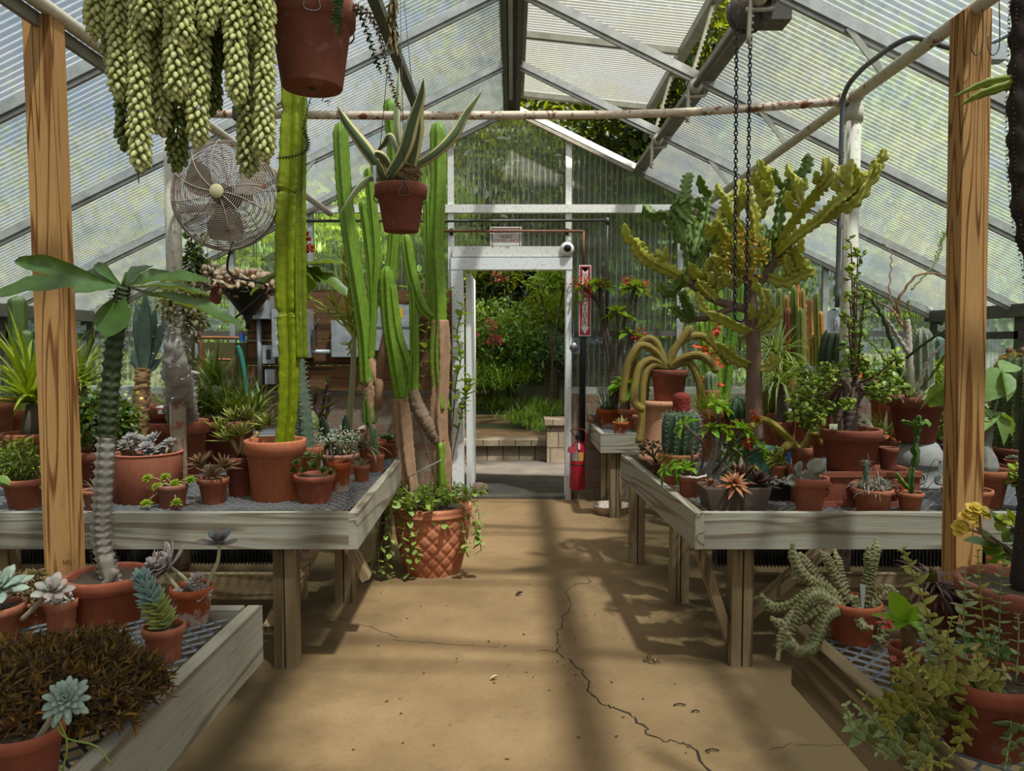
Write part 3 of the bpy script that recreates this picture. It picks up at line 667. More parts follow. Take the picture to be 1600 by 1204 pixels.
for i, (x, y, z, rx, ry, rz, k, m, lb) in enumerate((
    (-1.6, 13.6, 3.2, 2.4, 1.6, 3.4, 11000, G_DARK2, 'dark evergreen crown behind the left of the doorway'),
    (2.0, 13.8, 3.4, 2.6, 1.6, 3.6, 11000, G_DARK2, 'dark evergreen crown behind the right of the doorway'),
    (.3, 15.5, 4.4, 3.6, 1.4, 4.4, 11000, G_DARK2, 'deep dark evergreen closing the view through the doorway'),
    (5.4, 9.3, 2.6, 2.0, 1.5, 2.2, 5200, G_MID, 'mid green tree beyond the right half of the end wall'),
    (2.6, 9.6, 2.3, 1.3, 1.1, 1.7, 3800, G_MID, 'mid green tree close behind the wall right of the doorway'),
    (-3.0, 9.8, 2.0, 1.5, 1.2, 1.7, 3800, G_MID, 'mid green tree close behind the wall left of the doorway'),
    (-6.2, 9.5, 2.4, 2.0, 1.8, 2.4, 4500, G_DARK, 'dark tree at the far left corner outside'),
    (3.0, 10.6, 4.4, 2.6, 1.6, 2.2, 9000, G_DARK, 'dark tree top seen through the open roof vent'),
    (-1.5, 9.6, 2.9, 1.0, .9, .8, 1600, G_LITE, 'pale leafy shrub top behind the panes above the doorway'),
    (7.0, 4.0, 2.2, 1.8, 3.2, 2.1, 5200, G_DARK, 'dark hedge tree along the right side outside'),
    (-7.0, 4.0, 1.9, 1.8, 3.2, 1.9, 5200, G_DARK, 'dark hedge tree along the left side outside'),
    (-7.4, .5, 2.0, 1.8, 2.4, 2.0, 4200, G_DARK, 'dark hedge tree along the left side nearest the viewer'),
    (7.2, -.4, 2.2, 1.8, 2.2, 2.2, 4200, G_DARK, 'dark hedge tree along the right side nearest the viewer'))):
    tg_ = tree('tree', lb, (x, y, z), (rx, ry, rz), k, .16 if y < 12 else .2, m)
    if 'roof vent' in lb:      # its two long boughs, added over the roof end to shade outside the doorway
        for c_, r_, n_ in (((-2.1, -1.5, 5.5), (2.3, 1.3, .9), 4200), ((-1.9, -2.85, 5.75), (1.9, .8, .5), 2400)):
            cloud(n_, c_, r_, .16, OVATE, shell=.35, clump=40, csize=.22).build('bough_foliage', m, tg_)
            B().tube(spline([(0, 0, 3.6), (c_[0]*.5, c_[1]*.4, 5.2), (c_[0], c_[1], c_[2]+.1), (c_[0]*1.5, c_[1], c_[2]+.1)], 14), np.linspace(.08, .03, 14), 7).build('bough', plain('4a4036', .9), tg_)
# beds seen through the doorway
def shrub(label, px, py, Y, r, n, size, m, flowers=None, T=OVATE, wid=.5, clump=22):
    c = at(px, py, Y); g = thing('shrub', label, 'shrub', (c[0], c[1], .2)); z = c[2]-.2
    cloud(n, (0, 0, z), r, size, T, shell=.3, clump=clump, csize=.26, wid=wid).build('foliage', m, g)
    b = B()
    for i in range(7 if py > 500 else 2): b.tube(spline([(0, 0, -.2), (R.uniform(-.1, .1), 0, z*.5), (R.uniform(-1, 1)*r[0]*.6, R.uniform(-.5, .5)*r[1], z)], 6), .012, 5)
    b.build('stem', plain('3c3326', .9), g)
    if flowers:
        for fx, fy in flowers[1]:
            q = at(fx, fy, Y-r[1]*1.05)-np.array((c[0], c[1], .2)); cloud(20, q, (.045, .045, .035), .035, ROUND, shell=.5, wid=.9).build('flower_cluster', flowers[0], g)
    return g
PINK = leafm('c8506c', 'b03a58', .5, .2)
shrub('bushy green shrub with pink flower clusters left of the doorway view', 775, 540, 11.3, (.75, .6, .62), 5200, .085, leafm('41622a', '6d8f3c'), (PINK, [(766, 502), (770, 510), (743, 523), (772, 526), (780, 528), (764, 533), (784, 533), (773, 534)]))
shrub('rounded mid green shrub low in the middle of the doorway view', 800, 528, 11.9, (.55, .5, .45), 2600, .08, leafm('34562a', '587c3a'))
shrub('small blue-green shrub at the right of the doorway view', 862, 538, 11.2, (.3, .3, .25), 1300, .06, leafm('4c7058', '6f9078'))
shrub('arching feathery green shrub at the upper right of the doorway view', 870, 485, 11.6, (.5, .5, .34), 2200, .10, leafm('5c7a22', '86a034'), T=BLADE, wid=.18)
shrub('bright leafy branch hanging at the top right of the doorway view', 860, 437, 10.6, (.36, .4, .18), 420, .12, G_LITE)
shrub('dark strappy shrub with pink blooms at the top left of the doorway view', 762, 445, 12.2, (.5, .5, .4), 1300, .2, leafm('26361c', '3c4e26'), (PINK, [(775, 428), (783, 433), (790, 436), (779, 437)]), BLADE, .14)
def clump(label, px, py, Y, n, L, W, m, sp, e=(35, 85)):
    c = at(px, py, Y); g = thing('grass_clump', label, 'grass', c); b = B()
    tuft(b, n, (0, 0, 0), L, W, (.3, 1.1), e, sp); b.build('blades', m, g)
GR = leafm('4c7420', '729838', .5, .3)
clump('tall strappy grass clump below the pink flowers', 765, 600, 10.9, 260, .55, .022, GR, .16)
clump('strappy grass clump in the middle of the bed outside', 800, 592, 11.2, 220, .5, .02, GR, .15)
clump('low grass at the right of the garden steps', 850, 640, 10.7, 420, .22, .012, GR, .16)
clump('low sunlit grass spilling beside the lower garden step', 822, 655, 10.2, 420, .2, .012, GR, .14)
clump('grass below the bush at the left of the doorway view', 772, 632, 11.2, 420, .2, .012, GR, .2)
clump('grass in front of the block pier', 848, 668, 9.75, 220, .16, .01, GR, .09)
g = thing('door_stone', 'rough brown stone holding the door open', 'stone', at(749, 755, YW+.25)*(1, 1, 0))
b = B(); b.lathe([(.001, 0), (.075, .005), (.085, .04), (.06, .085), (.001, .10)], 10, rmod=1+rs.normal(0, .12, (5, 10))); b.build('stone', plain('6d5a4e', .95, var=.4), g)

# unseen tree added behind the viewer so its crown shades the near benches
tt = thing('tree', 'unseen overhanging tree added outside on the right behind the viewer to shade the near benches', 'tree', (6.0, -2.2, 0), 'trees and shrubs outside')
cloud(2000, (-4.1, 1.2, 6.4), (3.0, .85, .8), .26, OVATE, shell=.1, clump=60, csize=.2).build('crown', G_DARK, tt)
B().tube(spline([(0, 0, -.2), (.1, 0, 3), (-1, .4, 5), (-3, 1, 6.2), (-5.5, 1.4, 6.5)], 24), np.linspace(.2, .06, 24), 10).build('trunk', plain('4a4036', .9), tt)
# ================================================================== LEFT SIDE PLANTS
# ---- bench on the left of the aisle
GYEL = leafm('8a9a24', 'b3b838', .5, .3); GDK = leafm('2f4a1c', '48682a', .45, .2); GLILAC = leafm('a29490', '8a8a84', .6, .1)
p = pot('potted_jagged_plant', 'dark leafy plant with two pale jagged pads in a low clay pot, far left', 8, 70, 752, 797)
b = cloud(420, p.px([(36, 722)])[0], (.11, .08, .085), .034, BLADE, shell=.2, wid=.35); b.build('foliage', leafm('4a5a22', '6f7a34'), p.o)
for a, c_ in (((18, 757), (4, 750)), ((62, 762), (76, 758))):
    q = p.px([a, c_], -.09); bb = B(); bb.inst(t_fat(), frames((q[1]-q[0])[None]+(0, 0, .005), (0, -1, .4), .07, .045, .02), [q[0]+(0, 0, 0)]); bb.build('pad', leafm('7e9a48', '8aa850', .5, .2), p.o)
p = pot('potted_bromeliad', 'arching yellow-green bromeliad behind the pot of jagged pads', 14, 80, 742, 780, Y=3.75)
b = tuft(B(), 40, (0, 0, p.H), .27, .022, (.8, 1.8), (20, 75), .03); b.build('leaves', GYEL, p.o)
b = cloud(220, (-.05, -.06, p.H+.08), (.12, .06, .09), .05, BLADE, wid=.3); b.build('offsets', leafm('5c6a24', '89902e'), p.o)
p = pot('potted_yucca', 'yellow-green spiky yucca left of the pine post', 8, 88, 680, 750, Y=4.35)
b = B(); b.tube(p.px([(48, 690), (50, 660), (52, 632)]), [.055, .05, .035], 10); b.build('stem', plain('5d5340', .9, var=.4), p.o)
tuft(B(), 70, p.px([(52, 628)])[0], .58, .035, (.05, .6), (5, 88), .02).build('leaves', leafm('7f9a28', 'a8ac2c', .45, .3), p.o)
p = pot('potted_yucca', 'green spiky yucca just right of the pine post', 90, 160, 640, 690, Y=4.85)
B().tube(p.px([(128, 650), (128, 600)]), [.04, .03], 10).build('stem', plain('5d5340', .9, var=.4), p.o)
tuft(B(), 60, p.px([(128, 600)])[0], .42, .024, (.05, .6), (5, 88), .02).build('leaves', leafm('5f7a2a', '94a032', .45, .3), p.o)
p = pot('potted_columnar_cactus', 'thick green column cactus with a brown scar at the far left', 0, 55, 640, 690, Y=5.2)
column(p.px([(29, 650), (29, 560), (28, 500), (27, 462)]), .062, 5, .3).build('stem', leafm('4b5e2c', '4b5e2c', .5, 0), p.o)
column(p.px([(40, 650), (41, 560), (40, 515)]), .05, 5, .3).build('stem', leafm('51652f', '51652f', .5, 0), p.o)
p = pot('clay_pot', 'plain clay pot at the left edge behind the yucca', -30, 20, 622, 668, Y=4.9)
tuft(B(), 24, (0, 0, p.H), .2, .014, (.4, 1.3)).build('leaves', GDK, p.o)
p = pot('potted_shrub', 'bushy dark green shrub with tiny yellow flowers beside the pine post', 116, 184, 708, 778, mat=terra('8a452c', .1))
cloud(1300, p.px([(168, 655)])[0], (.15, .13, .15), .034, ROUND, shell=.2, wid=.7, clump=26).build('foliage', leafm('2c4418', '5a7c2a'), p.o)
cloud(60, p.px([(172, 640)])[0], (.16, .14, .13), .02, ROUND, shell=.8, wid=.9).build('flowers', leafm('d8cc50', 'c6c878', .5, .1), p.o)
b = B()
for q in ((140, 640), (165, 625), (190, 640), (205, 670)): b.tube(spline([(0, 0, p.s), p.px([(150, 690)])[0], p.px([q])[0]], 8), .006, 5)
b.build('branches', plain('4c3c2c', .9), p.o)
p = pot('potted_spiny_seedling', 'small spiny seedling in a little pot behind the scaly trunk', 130, 174, 768, 799)
tuft(B(), 40, (0, 0, p.s), .10, .004, (.0, .5), (5, 80), .008).build('spines', leafm('b8aa92', '8c7a66', .7, 0), p.o)
# wide clay cylinder with grey-lilac rosettes
p = pot('succulent_planter', 'wide straight clay cylinder filled with grey-lilac rosettes', 180, 285, 713, 790, rb=.94, rimh=.03, rim=.985, mat=terra('b06242', .1, .15))
for q, s_ in (((196, 694), .052), ((212, 700), .045), ((228, 698), .05), ((240, 684), .055), ((236, 704), .05), ((250, 702), .052), ((264, 692), .05), ((205, 684), .05), ((222, 688), .042)):
    c_ = p.px([q], R.uniform(-.05, .04))[0]; b = B(); rosette(b, FAT, c_, 26, s_, .024, .5, 78, 8, axis=(R.uniform(-.4, .4), -.5, 1))
    b.build('rosette', leafm('a89c98', '8d8c88', .6, .05), p.o)
B().tube(p.px([(210, 712), (206, 696)]), .006, 6).tube(p.px([(240, 712), (240, 690)]), .006, 6).tube(p.px([(258, 712), (262, 698)]), .006, 6).build('stems', plain('b09a7a'), p.o)
# glazed pot with aeoniums
p = pot('potted_aeonium', 'small glazed pot with bright green tight rosettes spilling over it', 248, 293, 760, 796, mat=terra('9a5c48', .75), rb=.8)
st = B()
for q, dy in (((230, 746), -.01), ((245, 759), -.03), ((258, 744), .01), ((273, 754), -.02), ((297, 749), 0), ((228, 785), -.06), ((275, 784), -.07)):
    c_ = p.px([q], dy)[0]; b = B(); rosette(b, t_fat(curl=.12), c_, 34, .031, .014, .5, 82, -12, axis=(R.uniform(-.2, .2), -.55, 1)); b.build('rosette', leafm('7f9a18', '9cb02a', .4, .2), p.o)
    st.tube(spline([(0, 0, p.s), (c_*.6)+(0, 0, p.H*.45), c_], 10), .004, 5)
st.build('stems', plain('8f6f52'), p.o)
p = pot('potted_aloe', 'small clay pot with three reddish spiky aloe rosettes', 310, 358, 750, 789)
for q, L_ in (((332, 740), .105), ((312, 722), .10), ((352, 726), .10)):
    b = B(); rosette(b, LONGFAT, p.px([q], -.02 if q[1] == 740 else .04)[0], 30, L_, .016, .6, 82, 10, axis=((q[0]-332)*.02, -.2, 1)); b.build('rosette', leafm('9a6a4c', '7c6a48', .5, .1), p.o)
# big double pot with the white trunk
p = pot('potted_pachypodium', 'thick white scaly-barked trunk in a big clay pot', 228, 325, 662, 728, Y=4.35, rb=.8, mat=terra('a85a3a', .1))
q = potmesh(p.R*.8, p.H*.42, .8, .5); q.build('inner_pot', terra('a4583a', .1), p.o).location = (-.06, 0, p.H*.86)
bark = plain('b9b2a8', .9, var=.6)
def scaly(path, rad, n=14, k=46, amp=.16):
    P = spline(path, k); rad = np.interp(np.linspace(0, 1, k), np.linspace(0, 1, len(rad)), rad); return B().tube(P, rad, n, 1+rs.normal(0, amp, (k, n)))
scaly(p.px([(283, 655), (282, 636, -.3), (279, 612, -.62), (276, 575, -.76), (274, 520, -.80), (282, 470, -.80)]), [.075, .07, .062, .056, .05, .034]).build('trunk', bark, p.o)
scaly(p.px([(296, 645), (298, 600), (304, 580)]), [.04, .04, .03]).build('trunk', bark, p.o)
scaly(p.px([(279, 605, -.64), (266, 584, -.66), (259, 558, -.66)]), [.03, .03, .018]).build('branch', bark, p.o)
scaly(p.px([(277, 550, -.78), (290, 530, -.78), (293, 518, -.78)]), [.04, .035, .025]).build('branch', bark, p.o)
b = B(); tr_ = spline(p.px([(283, 645), (279, 612, -.62), (276, 575, -.76), (275, 505, -.80)]), 220); b.inst(SPIKE, frames(nrm(rs.normal(0, 1, (220, 3))+(0, -.6, 0)), (0, 0, 1), .03, .008, .008), tr_+rs.normal(0, .035, (220, 3))); b.build('spines', plain('cfc8bc', .9), p.o)
cloud(700, p.px([(283, 482, -.80)])[0], (.11, .10, .15), .03, ROUND, shell=.1, wid=.6, clump=22).build('foliage', leafm('5a5a38', '8c7a5c', .6, .15), p.o)
cloud(420, p.px([(306, 415)])[0], (.06, .07, .22), .035, ROUND, shell=.1, wid=.6, clump=16).build('foliage', leafm('202e18', '3c4a26'), p.o)
b = B(); b.lathe([(.001, .045), (.03, .04), (.045, .02), (.045, 0)], 14, c=(0, 0, 0)); b.build('white_stone', plain('d4d4d0', .6, var=.1), p.o).location = p.px([(253, 640)], -.1)[0]-(0, 0, .02)
# agave on a shaggy trunk
p = pot('potted_agave', 'blue-green agave on a shaggy trunk of dried leaves', 198, 250, 705, 750, Y=4.02)
t_ = p.px([(222, 720), (220, 680), (221, 640), (222, 600), (224, 575)])
scaly(t_, [.03, .036, .04, .042, .036], 12, 50, .12).build('trunk', plain('a9845a', .9, var=.6), p.o)
b = B(); m = 90; P = spline(t_, m); a_ = rs.uniform(0, 6.3, m); b.inst(t_flat(droop=.9), frames(np.stack([np.cos(a_), np.sin(a_), -1.2+0*a_], -1), (0, 0, 1), .07, .04, .07), P); b.build('dried_leaves', leafm('b98c58', 'd0ae78', .8, .15), p.o)
b = B()
for tip, w_, cr in (((228, 452), .075, .0), ((212, 470), .06, .15), ((262, 492), .055, -.35), ((243, 480), .075, .1), ((205, 548), .06, .5), ((252, 560), .05, .4)):
    c0 = p.px([(225, 582)])[0]; d_ = p.px([tip], R.uniform(-.08, .08))[0]-c0; L_ = np.linalg.norm(d_)
    b.inst(t_fat(((0, .5), (.3, .9), (.55, 1), (.8, .6), (.95, .15), (1, 0)), .1, .3, .0), frames(d_[None], (0, -1, .1), L_, w_*1.15, .05), [c0])
b.build('leaves', leafm('62796a', '7d9482', .55, .05), p.o)
# green and striped aloes
p = pot('potted_aloe', 'large clump of long green aloe leaves behind the white trunk', 310, 400, 660, 700, Y=4.75, mat=terra('8c4a34', .1))
b = B()
for q in ((270, 640), (300, 640), (325, 640), (350, 640), (372, 640), (395, 640)): tuft(b, 34, p.px([q], .0)[0]-(0, 0, .03), .36, .02, (.0, .5), (35, 88), .03)
tuft(b, 30, p.px([(335, 600)], .05)[0], .30, .026, (0, .3), (50, 88), .03)
b.build('leaves', leafm('46602a', '7b8c3a', .45, .15), p.o)
p = pot('potted_aloe', 'clump of yellow-edged aloe rosettes in a dark clay pot', 352, 400, 716, 777, mat=terra('8a4630', .1))
for q in ((345, 668), (366, 652), (388, 650), (402, 668), (418, 660), (376, 676), (356, 684)):
    b = B(); rosette(b, LONGFAT, p.px([q], R.uniform(-.02, .1))[0], 22, .12, .022, .5, 84, 18, axis=(R.uniform(-.3, .3), -.2, 1)); b.build('rosette', leafm('8a9440', 'b0a850', .5, .15), p.o)
B().tube(p.px([(376, 714), (364, 690), (350, 675)]), .012, 6).tube(p.px([(376, 714), (388, 690), (404, 675)]), .012, 6).tube(p.px([(376, 714), (378, 690), (377, 660)]), .012, 6).build('stems', plain('a58a5c'), p.o)
# tall yellow-green column
p = pot('potted_winged_euphorbia', 'very tall yellow-green winged column in a large orange clay pot', 385, 479, 692, 786, mat=terra('c0693c', .12, .2), rb=.78)
euy = leafm('93a012', '8a9a10', .45, .25, .35)
PL = np.array([(443, 700), (450, 640), (452, 560), (450, 500), (449, 485), (448, 420), (450, 340), (452, 300), (453, 288), (455, 220), (457, 150), (459, 60), (460, -20)])
P = spline(p.px(PL), 160); e = np.linspace(0, 1, 160)
pin = 1-.22*np.exp(-((e-.32)/.018)**2)-.2*np.exp(-((e-.58)/.014)**2)-.18*np.exp(-((e-.80)/.014)**2)
pr_ = ribprof(32, 4, .62, 160, .08, 4)*pin[:, None]; rad = np.interp(e, [0, .1, .3, .5, .7, 1], [.052, .058, .064, .068, .066, .06])
b = B(); b.tube(P, rad, 32, pr_, ref=(-.7, -.7, 0)); b.P, b.R, b.N = P, rad, 4; b.build('stem', euy, p.o)
spines(b, .008, .0025, 1, 1, .3).build('spines', plain('c8b48c', .8), p.o)
P2 = spline(p.px([(470, 560), (468, 440), (467, 300), (469, 150)], .03), 90); r2 = np.full(90, .042)
b = B(); b.tube(P2, r2, 32, ribprof(32, 4, .6, 90, .08, 4), ref=(-.3, -1, 0)); b.build('stem', leafm('7c8c14', '6f7f14', .45, .2), p.o)
# second paddle-leaf euphorbia behind it
p = pot('potted_paddle_euphorbia', 'grey-green spiny trunk with broad leaves and red flowers behind the yellow-green column', 456, 505, 700, 742, Y=3.95)
b = column(p.px([(479, 705), (474, 640), (468, 580), (465, 500), (467, 425)]), [.06, .052, .04, .03, .028], 5, .3, k=70, scal=.25, per=3, tip=False)
b.build('stem', leafm('6f7c68', '566450', .7, 0), p.o); spines(b, .02, .003, 2, 2, .4).build('spines', plain('bdb5a4', .8), p.o)
b = B()
for tip, w_ in (((385, 448), .11), ((408, 395), .14), ((520, 410), .12), ((545, 452), .10), ((478, 458), .12), ((500, 430), .11), ((440, 392), .1), ((535, 400), .09)):
    c0 = p.px([(468, 415)])[0]; d_ = p.px([tip], R.uniform(-.08, .08))[0]-c0; b.inst(t_flat(PADDLE_P, .1, .18, .04), frames(d_[None], (0, -.4, 1), np.linalg.norm(d_), w_, .25), [c0])
b.build('leaves', leafm('4c6a22', '7c8c1e', .4, .3), p.o)
b = B()
for q in ((476, 370), (482, 387)): b.tube(spline([p.px([(470, 415)])[0], p.px([q])[0]], 5), .004, 5); cloud(40, p.px([q])[0], .022, .022, ROUND, b, wid=.9)
b.build('flowers', leafm('c63a1e', 'd8502c', .5, .1), p.o)
# front corner pots
p = pot('potted_haworthia', 'low clay pot of dark green spiky rosettes at the front corner of the left bench', 460, 524, 746, 788, rb=.74, mat=terra('a4553a', .45))
for q, s_ in (((490, 728), .05), ((475, 735), .04), ((505, 735), .042), ((458, 735), .04), ((516, 738), .04), ((482, 712), .04), ((498, 715), .045), ((463, 722), .035)):
    b = B(); rosette(b, LONGFAT, p.px([q], R.uniform(-.03, .04))[0], 28, s_, .009, .6, 85, 10, axis=(R.uniform(-.5, .5), -.4, 1)); b.build('rosette', leafm('3f5a20', '65782c', .45, .1), p.o)
p = pot('potted_dyckia', 'purplish brown arching bromeliad in a white-limed clay pot', 511, 549, 724, 770, mat=terrawhite(), rb=.8)
b = B(); tuft(b, 26, p.px([(515, 700)], -.02)[0], .17, .018, (.7, 1.5), (10, 80), .01); tuft(b, 30, p.px([(566, 700)], .02)[0], .17, .018, (.6, 1.5), (10, 80), .01); b.build('leaves', leafm('7b6a58', '5e5040', .5, .1), p.o)
p = pot('potted_grey_tuft', 'tiny clay pot with a grey spiky tuft near the bench side board', 552, 579, 728, 753, rb=.78)
tuft(B(), 50, (0, 0, p.s), .075, .006, (.1, .7), (15, 85), .012).build('leaves', leafm('8d8778', '6f6a58'), p.o)
p = pot('potted_thin_cactus', 'small clay pot with three thin green columns behind the grey tuft', 574, 601, 711, 738, rb=.8)
for a, r_ in (((579, 660), .011), ((586, 668), .010), ((590, 690), .009)):
    c = column(p.px([((a[0]+587)/2, 715), a], R.uniform(-.015, .015)), r_, 5, .25, k=24); c.build('stem', leafm('5c7a58', '6d8a5a', .6, 0), p.o)
p = pot('potted_kalanchoe', 'clay pot with broad grey-green round leaves at the far corner of the left bench', 591, 622, 692, 717, rb=.78)
rosette(B(), t_fat(((0, .3), (.3, .8), (.65, 1), (.9, .7), (1, .1)), .15, .2), p.px([(606, 686)])[0], 14, .095, .07, .3, 75, 12).build('leaves', leafm('7c9454', '9aa86c', .5, .15), p.o)
p = pot('potted_silver_succulent', 'mass of small silvery leaves behind the purplish bromeliad', 500, 562, 712, 745, Y=4.3, mat=terra('b4765c', .4))
cloud(700, p.px([(525, 690)])[0], (.17, .12, .075), .022, FAT, shell=.2, wid=.4, clump=30).build('foliage', leafm('93a58a', 'b4baa0', .6, .1), p.o)
b = B(); b.inst(t_fat(), frames(p.px([(540, 650), (508, 668)])-p.px([(541, 690), (514, 690)]), (0, -1, 0), .16, .05, .03), p.px([(541, 690), (514, 690)])); b.build('dark_leaves', leafm('26321f', '34402a', .4, 0), p.o)
p = pot('potted_barrel_cactus', 'small ribbed green barrel cactus behind the grey spiny trunk', 466, 500, 678, 700, Y=4.7)
column(p.px([(482, 682), (482, 660), (481, 640)]), [.055, .07, .05], 12, .2, 72, 20).build('body', leafm('5f7038', '6c7a3c', .6, 0), p.o)
p = pot('potted_purple_plant', 'dark purple leafy stems standing against the brick wall', 480, 520, 682, 705, Y=4.9)
b = B(); b2 = B()
for q in ([(500, 685), (503, 650), (508, 615), (512, 600)], [(500, 685), (497, 650), (485, 620)], [(500, 680), (510, 650), (514, 630)]): P = p.px(q); b.tube(spline(P, 10), .008, 6); stemleaves(b2, P, 7, .11, .035, BLADE, 45, .3)
b.build('stems', plain('3c2730', .7), p.o); b2.build('leaves', leafm('3a2030', '4c2c3c', .5, .1), p.o)
# pencil cactus
p = pot('potted_pencil_cactus', 'pencil cactus with a pale trunk and a spray of thin yellow-green twigs', 528, 580, 676, 712, Y=4.93, mat=terra('b4664a', .2))
B().tube(spline(p.px([(545, 690), (547, 640), (551, 590), (553, 540), (553, 520)]), 20), np.linspace(.022, .016, 20), 8).build('trunk', plain('a8a878', .7, var=.3), p.o)
b = B(); yb = [(553, 525), (555, 515)]
def twig(a, d_, L_, r_, lev):
    pts = [a]; dd = nrm(d_)
    for i in range(4): dd = nrm(dd+rs.normal(0, .16, 3)+(0, 0, .06)); pts.append(pts[-1]+dd*L_/4)
    b.tube(spline(pts, 8), np.linspace(r_, r_*.75, 8), 5, cap=False)
    if lev == 0: return
    for k_ in range(R.choice((3, 4))): twig(np.array(pts[R.choice((2, 3, 4))]), dd+rs.normal(0, .55, 3)*(1, .8, .6)+(0, 0, .1), L_*R.uniform(.55, .8), r_*.72, lev-1)
for tip in ((500, 455), (520, 440), (540, 430), (585, 420), (605, 440), (560, 470), (535, 560), (520, 490), (590, 470), (570, 400)):
    c0 = p.px([(553, 527)])[0]; twig(c0, p.px([tip], R.uniform(-.15, .15))[0]-c0, np.linalg.norm(p.px([tip])[0]-c0)*.55, .0085, 2)
b.build('twigs', leafm('96a42c', 'b4b83c', .5, .1), p.o)
B().tube(spline(p.px([(553, 525), (541, 470), (536, 420), (537, 390)]), 10), .012, 6).tube(spline(p.px([(553, 527), (575, 490), (582, 440), (587, 395)]), 10), .012, 6).build('branches', leafm('b0aa1c', 'a0a01c', .5, 0), p.o)
# green candelabra columns behind the hanging agave
ceg = leafm('5c8420', '76982c', .45, .12, .25); corky = plain('a88466', .9, var=.5)
p = pot('potted_candelabra', 'clump of tall bright green ribbed columns rising behind the hanging agave', 562, 604, 690, 715, Y=4.75)
def cols(p, lst, m, sp=True):
    for pts, r_, ribs in lst:
        c = column(p.px(pts), r_, ribs, .42, k=90, scal=.1, per=3); c.build('column', m, p.o)
        if sp: spines(c, .009, .003, 2, 1, .3).build('spines', plain('8f7a55', .8), p.o)
cols(p, [([(575, 600), (570, 520), (558, 440), (546, 360), (538, 290), (532, 190)], .056, 5),
         ([(578, 560), (583, 480), (588, 400), (583, 330), (576, 262)], .036, 5),
         ([(582, 500), (580, 430), (574, 370), (566, 313)], .030, 5),
         ([(600, 480), (612, 420), (618, 330), (615, 240), (608, 154)], .044, 5)], ceg)
scaly(p.px([(583, 705), (580, 660), (577, 610), (574, 590)]), [.035, .034, .042, .036], 20, 40, .08).build('corky_base', corky, p.o)
column(p.px([(578, 660), (577, 640), (575, 610)]), [.05, .05, .04], 6, .3, tip=False).build('column', leafm('5a7a2a', '6c8a34'), p.o)
B().tube(p.px([(590, 590), (605, 520), (600, 470)]), .03, 8).tube(p.px([(588, 640), (592, 600), (578, 560)]), .03, 8).build('branches', corky, p.o)
def corkt(path, rad, n=24, k=46, amp=.1):
    P = spline(path, k); rad = np.interp(np.linspace(0, 1, k), np.linspace(0, 1, len(rad)), rad)*1.12; return B().tube(P, rad, 40, ribprof(40, 5, .34, k)*(1+rs.normal(0, amp*.6, (k, 40))), ref=(0, -1, .2))
# ---- big patterned pot on the floor
def quilt():
    n = NT('quilted_terracotta'); v = n.coords(rnd=True); a = n.noise(v, 6, 5)
    c = n.mix(n.ramp(a, (.35, 0.), (.7, 1.)), C('c4805f'), C('a8654a')); c = n.mix(n.ramp(n.noise(v, 14, 5, .7), (.58, 0.), (.75, .35)), c, C('d8b49c'))
    return n.done(n.prin(c, .85, 0, .2))
cp = on(671, 905, 0); Rp = (735-606)/2*mpp(4.55)
c0 = np.array((cp[0], cp[1]+Rp*.78, 0)); hp = at(671, 800, c0[1]-Rp)[2]
p = Pot(); p.c, p.R, p.H, p.Y, p.s = c0, Rp, hp, c0[1], hp*.93
p.o = thing('quilted_planter', 'huge terracotta pot with a raised diamond pattern on the floor, holding a giant candelabra cactus', 'potted plant', c0)
p.px = lambda pts, dy=0.: np.array([at(a[0], a[1], c0[1]+dy+(a[2] if len(a) > 2 else 0))-c0 for a in pts])
k_, n_ = 40, 144; zz = np.linspace(0, hp*.86, k_); rr = Rp*(.70+.27*np.sin(zz/hp*1.75)); ang = np.arange(n_)/n_
u_ = np.abs(((ang*15)[None]+(zz/hp*4.6)[:, None]) % 1-.5)*2; v_ = np.abs(((ang*15)[None]-(zz/hp*4.6)[:, None]) % 1-.5)*2
gro = np.minimum(np.clip((1-u_)*3.2, 0, 1), np.clip((1-v_)*3.2, 0, 1)); mod = 1-.05*(1-gro)
b = B(); b.lathe(np.stack([rr, zz], -1), n_, rmod=mod)
b.lathe([(Rp*.95, hp*.86), (Rp, hp*.87), (Rp*1.01, hp*.9), (Rp*.975, hp*.92), (Rp, hp*.95), (Rp*1.0, hp*.985), (Rp*.95, hp), (Rp*.88, hp), (Rp*.86, hp*.9)], 72); b.build('pot', quilt(), p.o)
soilmesh(Rp*.88, hp*.93).build('soil', SOIL, p.o)
cols(p, [([(691, 640), (684, 560), (686, 500), (684, 440), (681, 380), (685, 280), (684, 190)], .056, 5),
         ([(682, 492), (676, 470), (670, 400), (668, 305)], .034, 5), ([(676, 495), (660, 478), (644, 430), (633, 364)], .042, 5),
         ([(646, 622), (648, 560), (647, 480), (645, 440)], .034, 5), ([(628, 622), (618, 560), (609, 500), (604, 415)], .052, 5), ([(634, 625), (640, 580), (622, 520), (612, 440)], .036, 5)], ceg)
corkt(p.px([(692, 778), (692, 720), (688, 680), (686, 640), (689, 600), (690, 540), (688, 500)]), [.05, .058, .05, .055, .05, .056, .05], 24, 70, .06).build('corky_trunk', corky, p.o)
corkt(p.px([(645, 775), (636, 720), (630, 660), (627, 622)]), [.045, .052, .056, .05], 24, 50, .06).build('corky_trunk', corky, p.o)
scaly(p.px([(688, 690), (672, 665), (655, 640), (645, 610)]), [.05, .05, .045, .035], 20, 40, .08).build('corky_trunk', plain('86705c', .9, var=.5), p.o)
column(p.px([(691, 772), (690, 720), (688, 688)], -.03), .045, 3, .45, k=50).build('column', leafm('6c8a28', '789430', .5, .1), p.o)
tl = B(); tv = B(); TR = t_flat(((0, .3), (.15, .85), (.45, 1), (.75, .75), (.93, .35), (1, 0)), .08, .1)
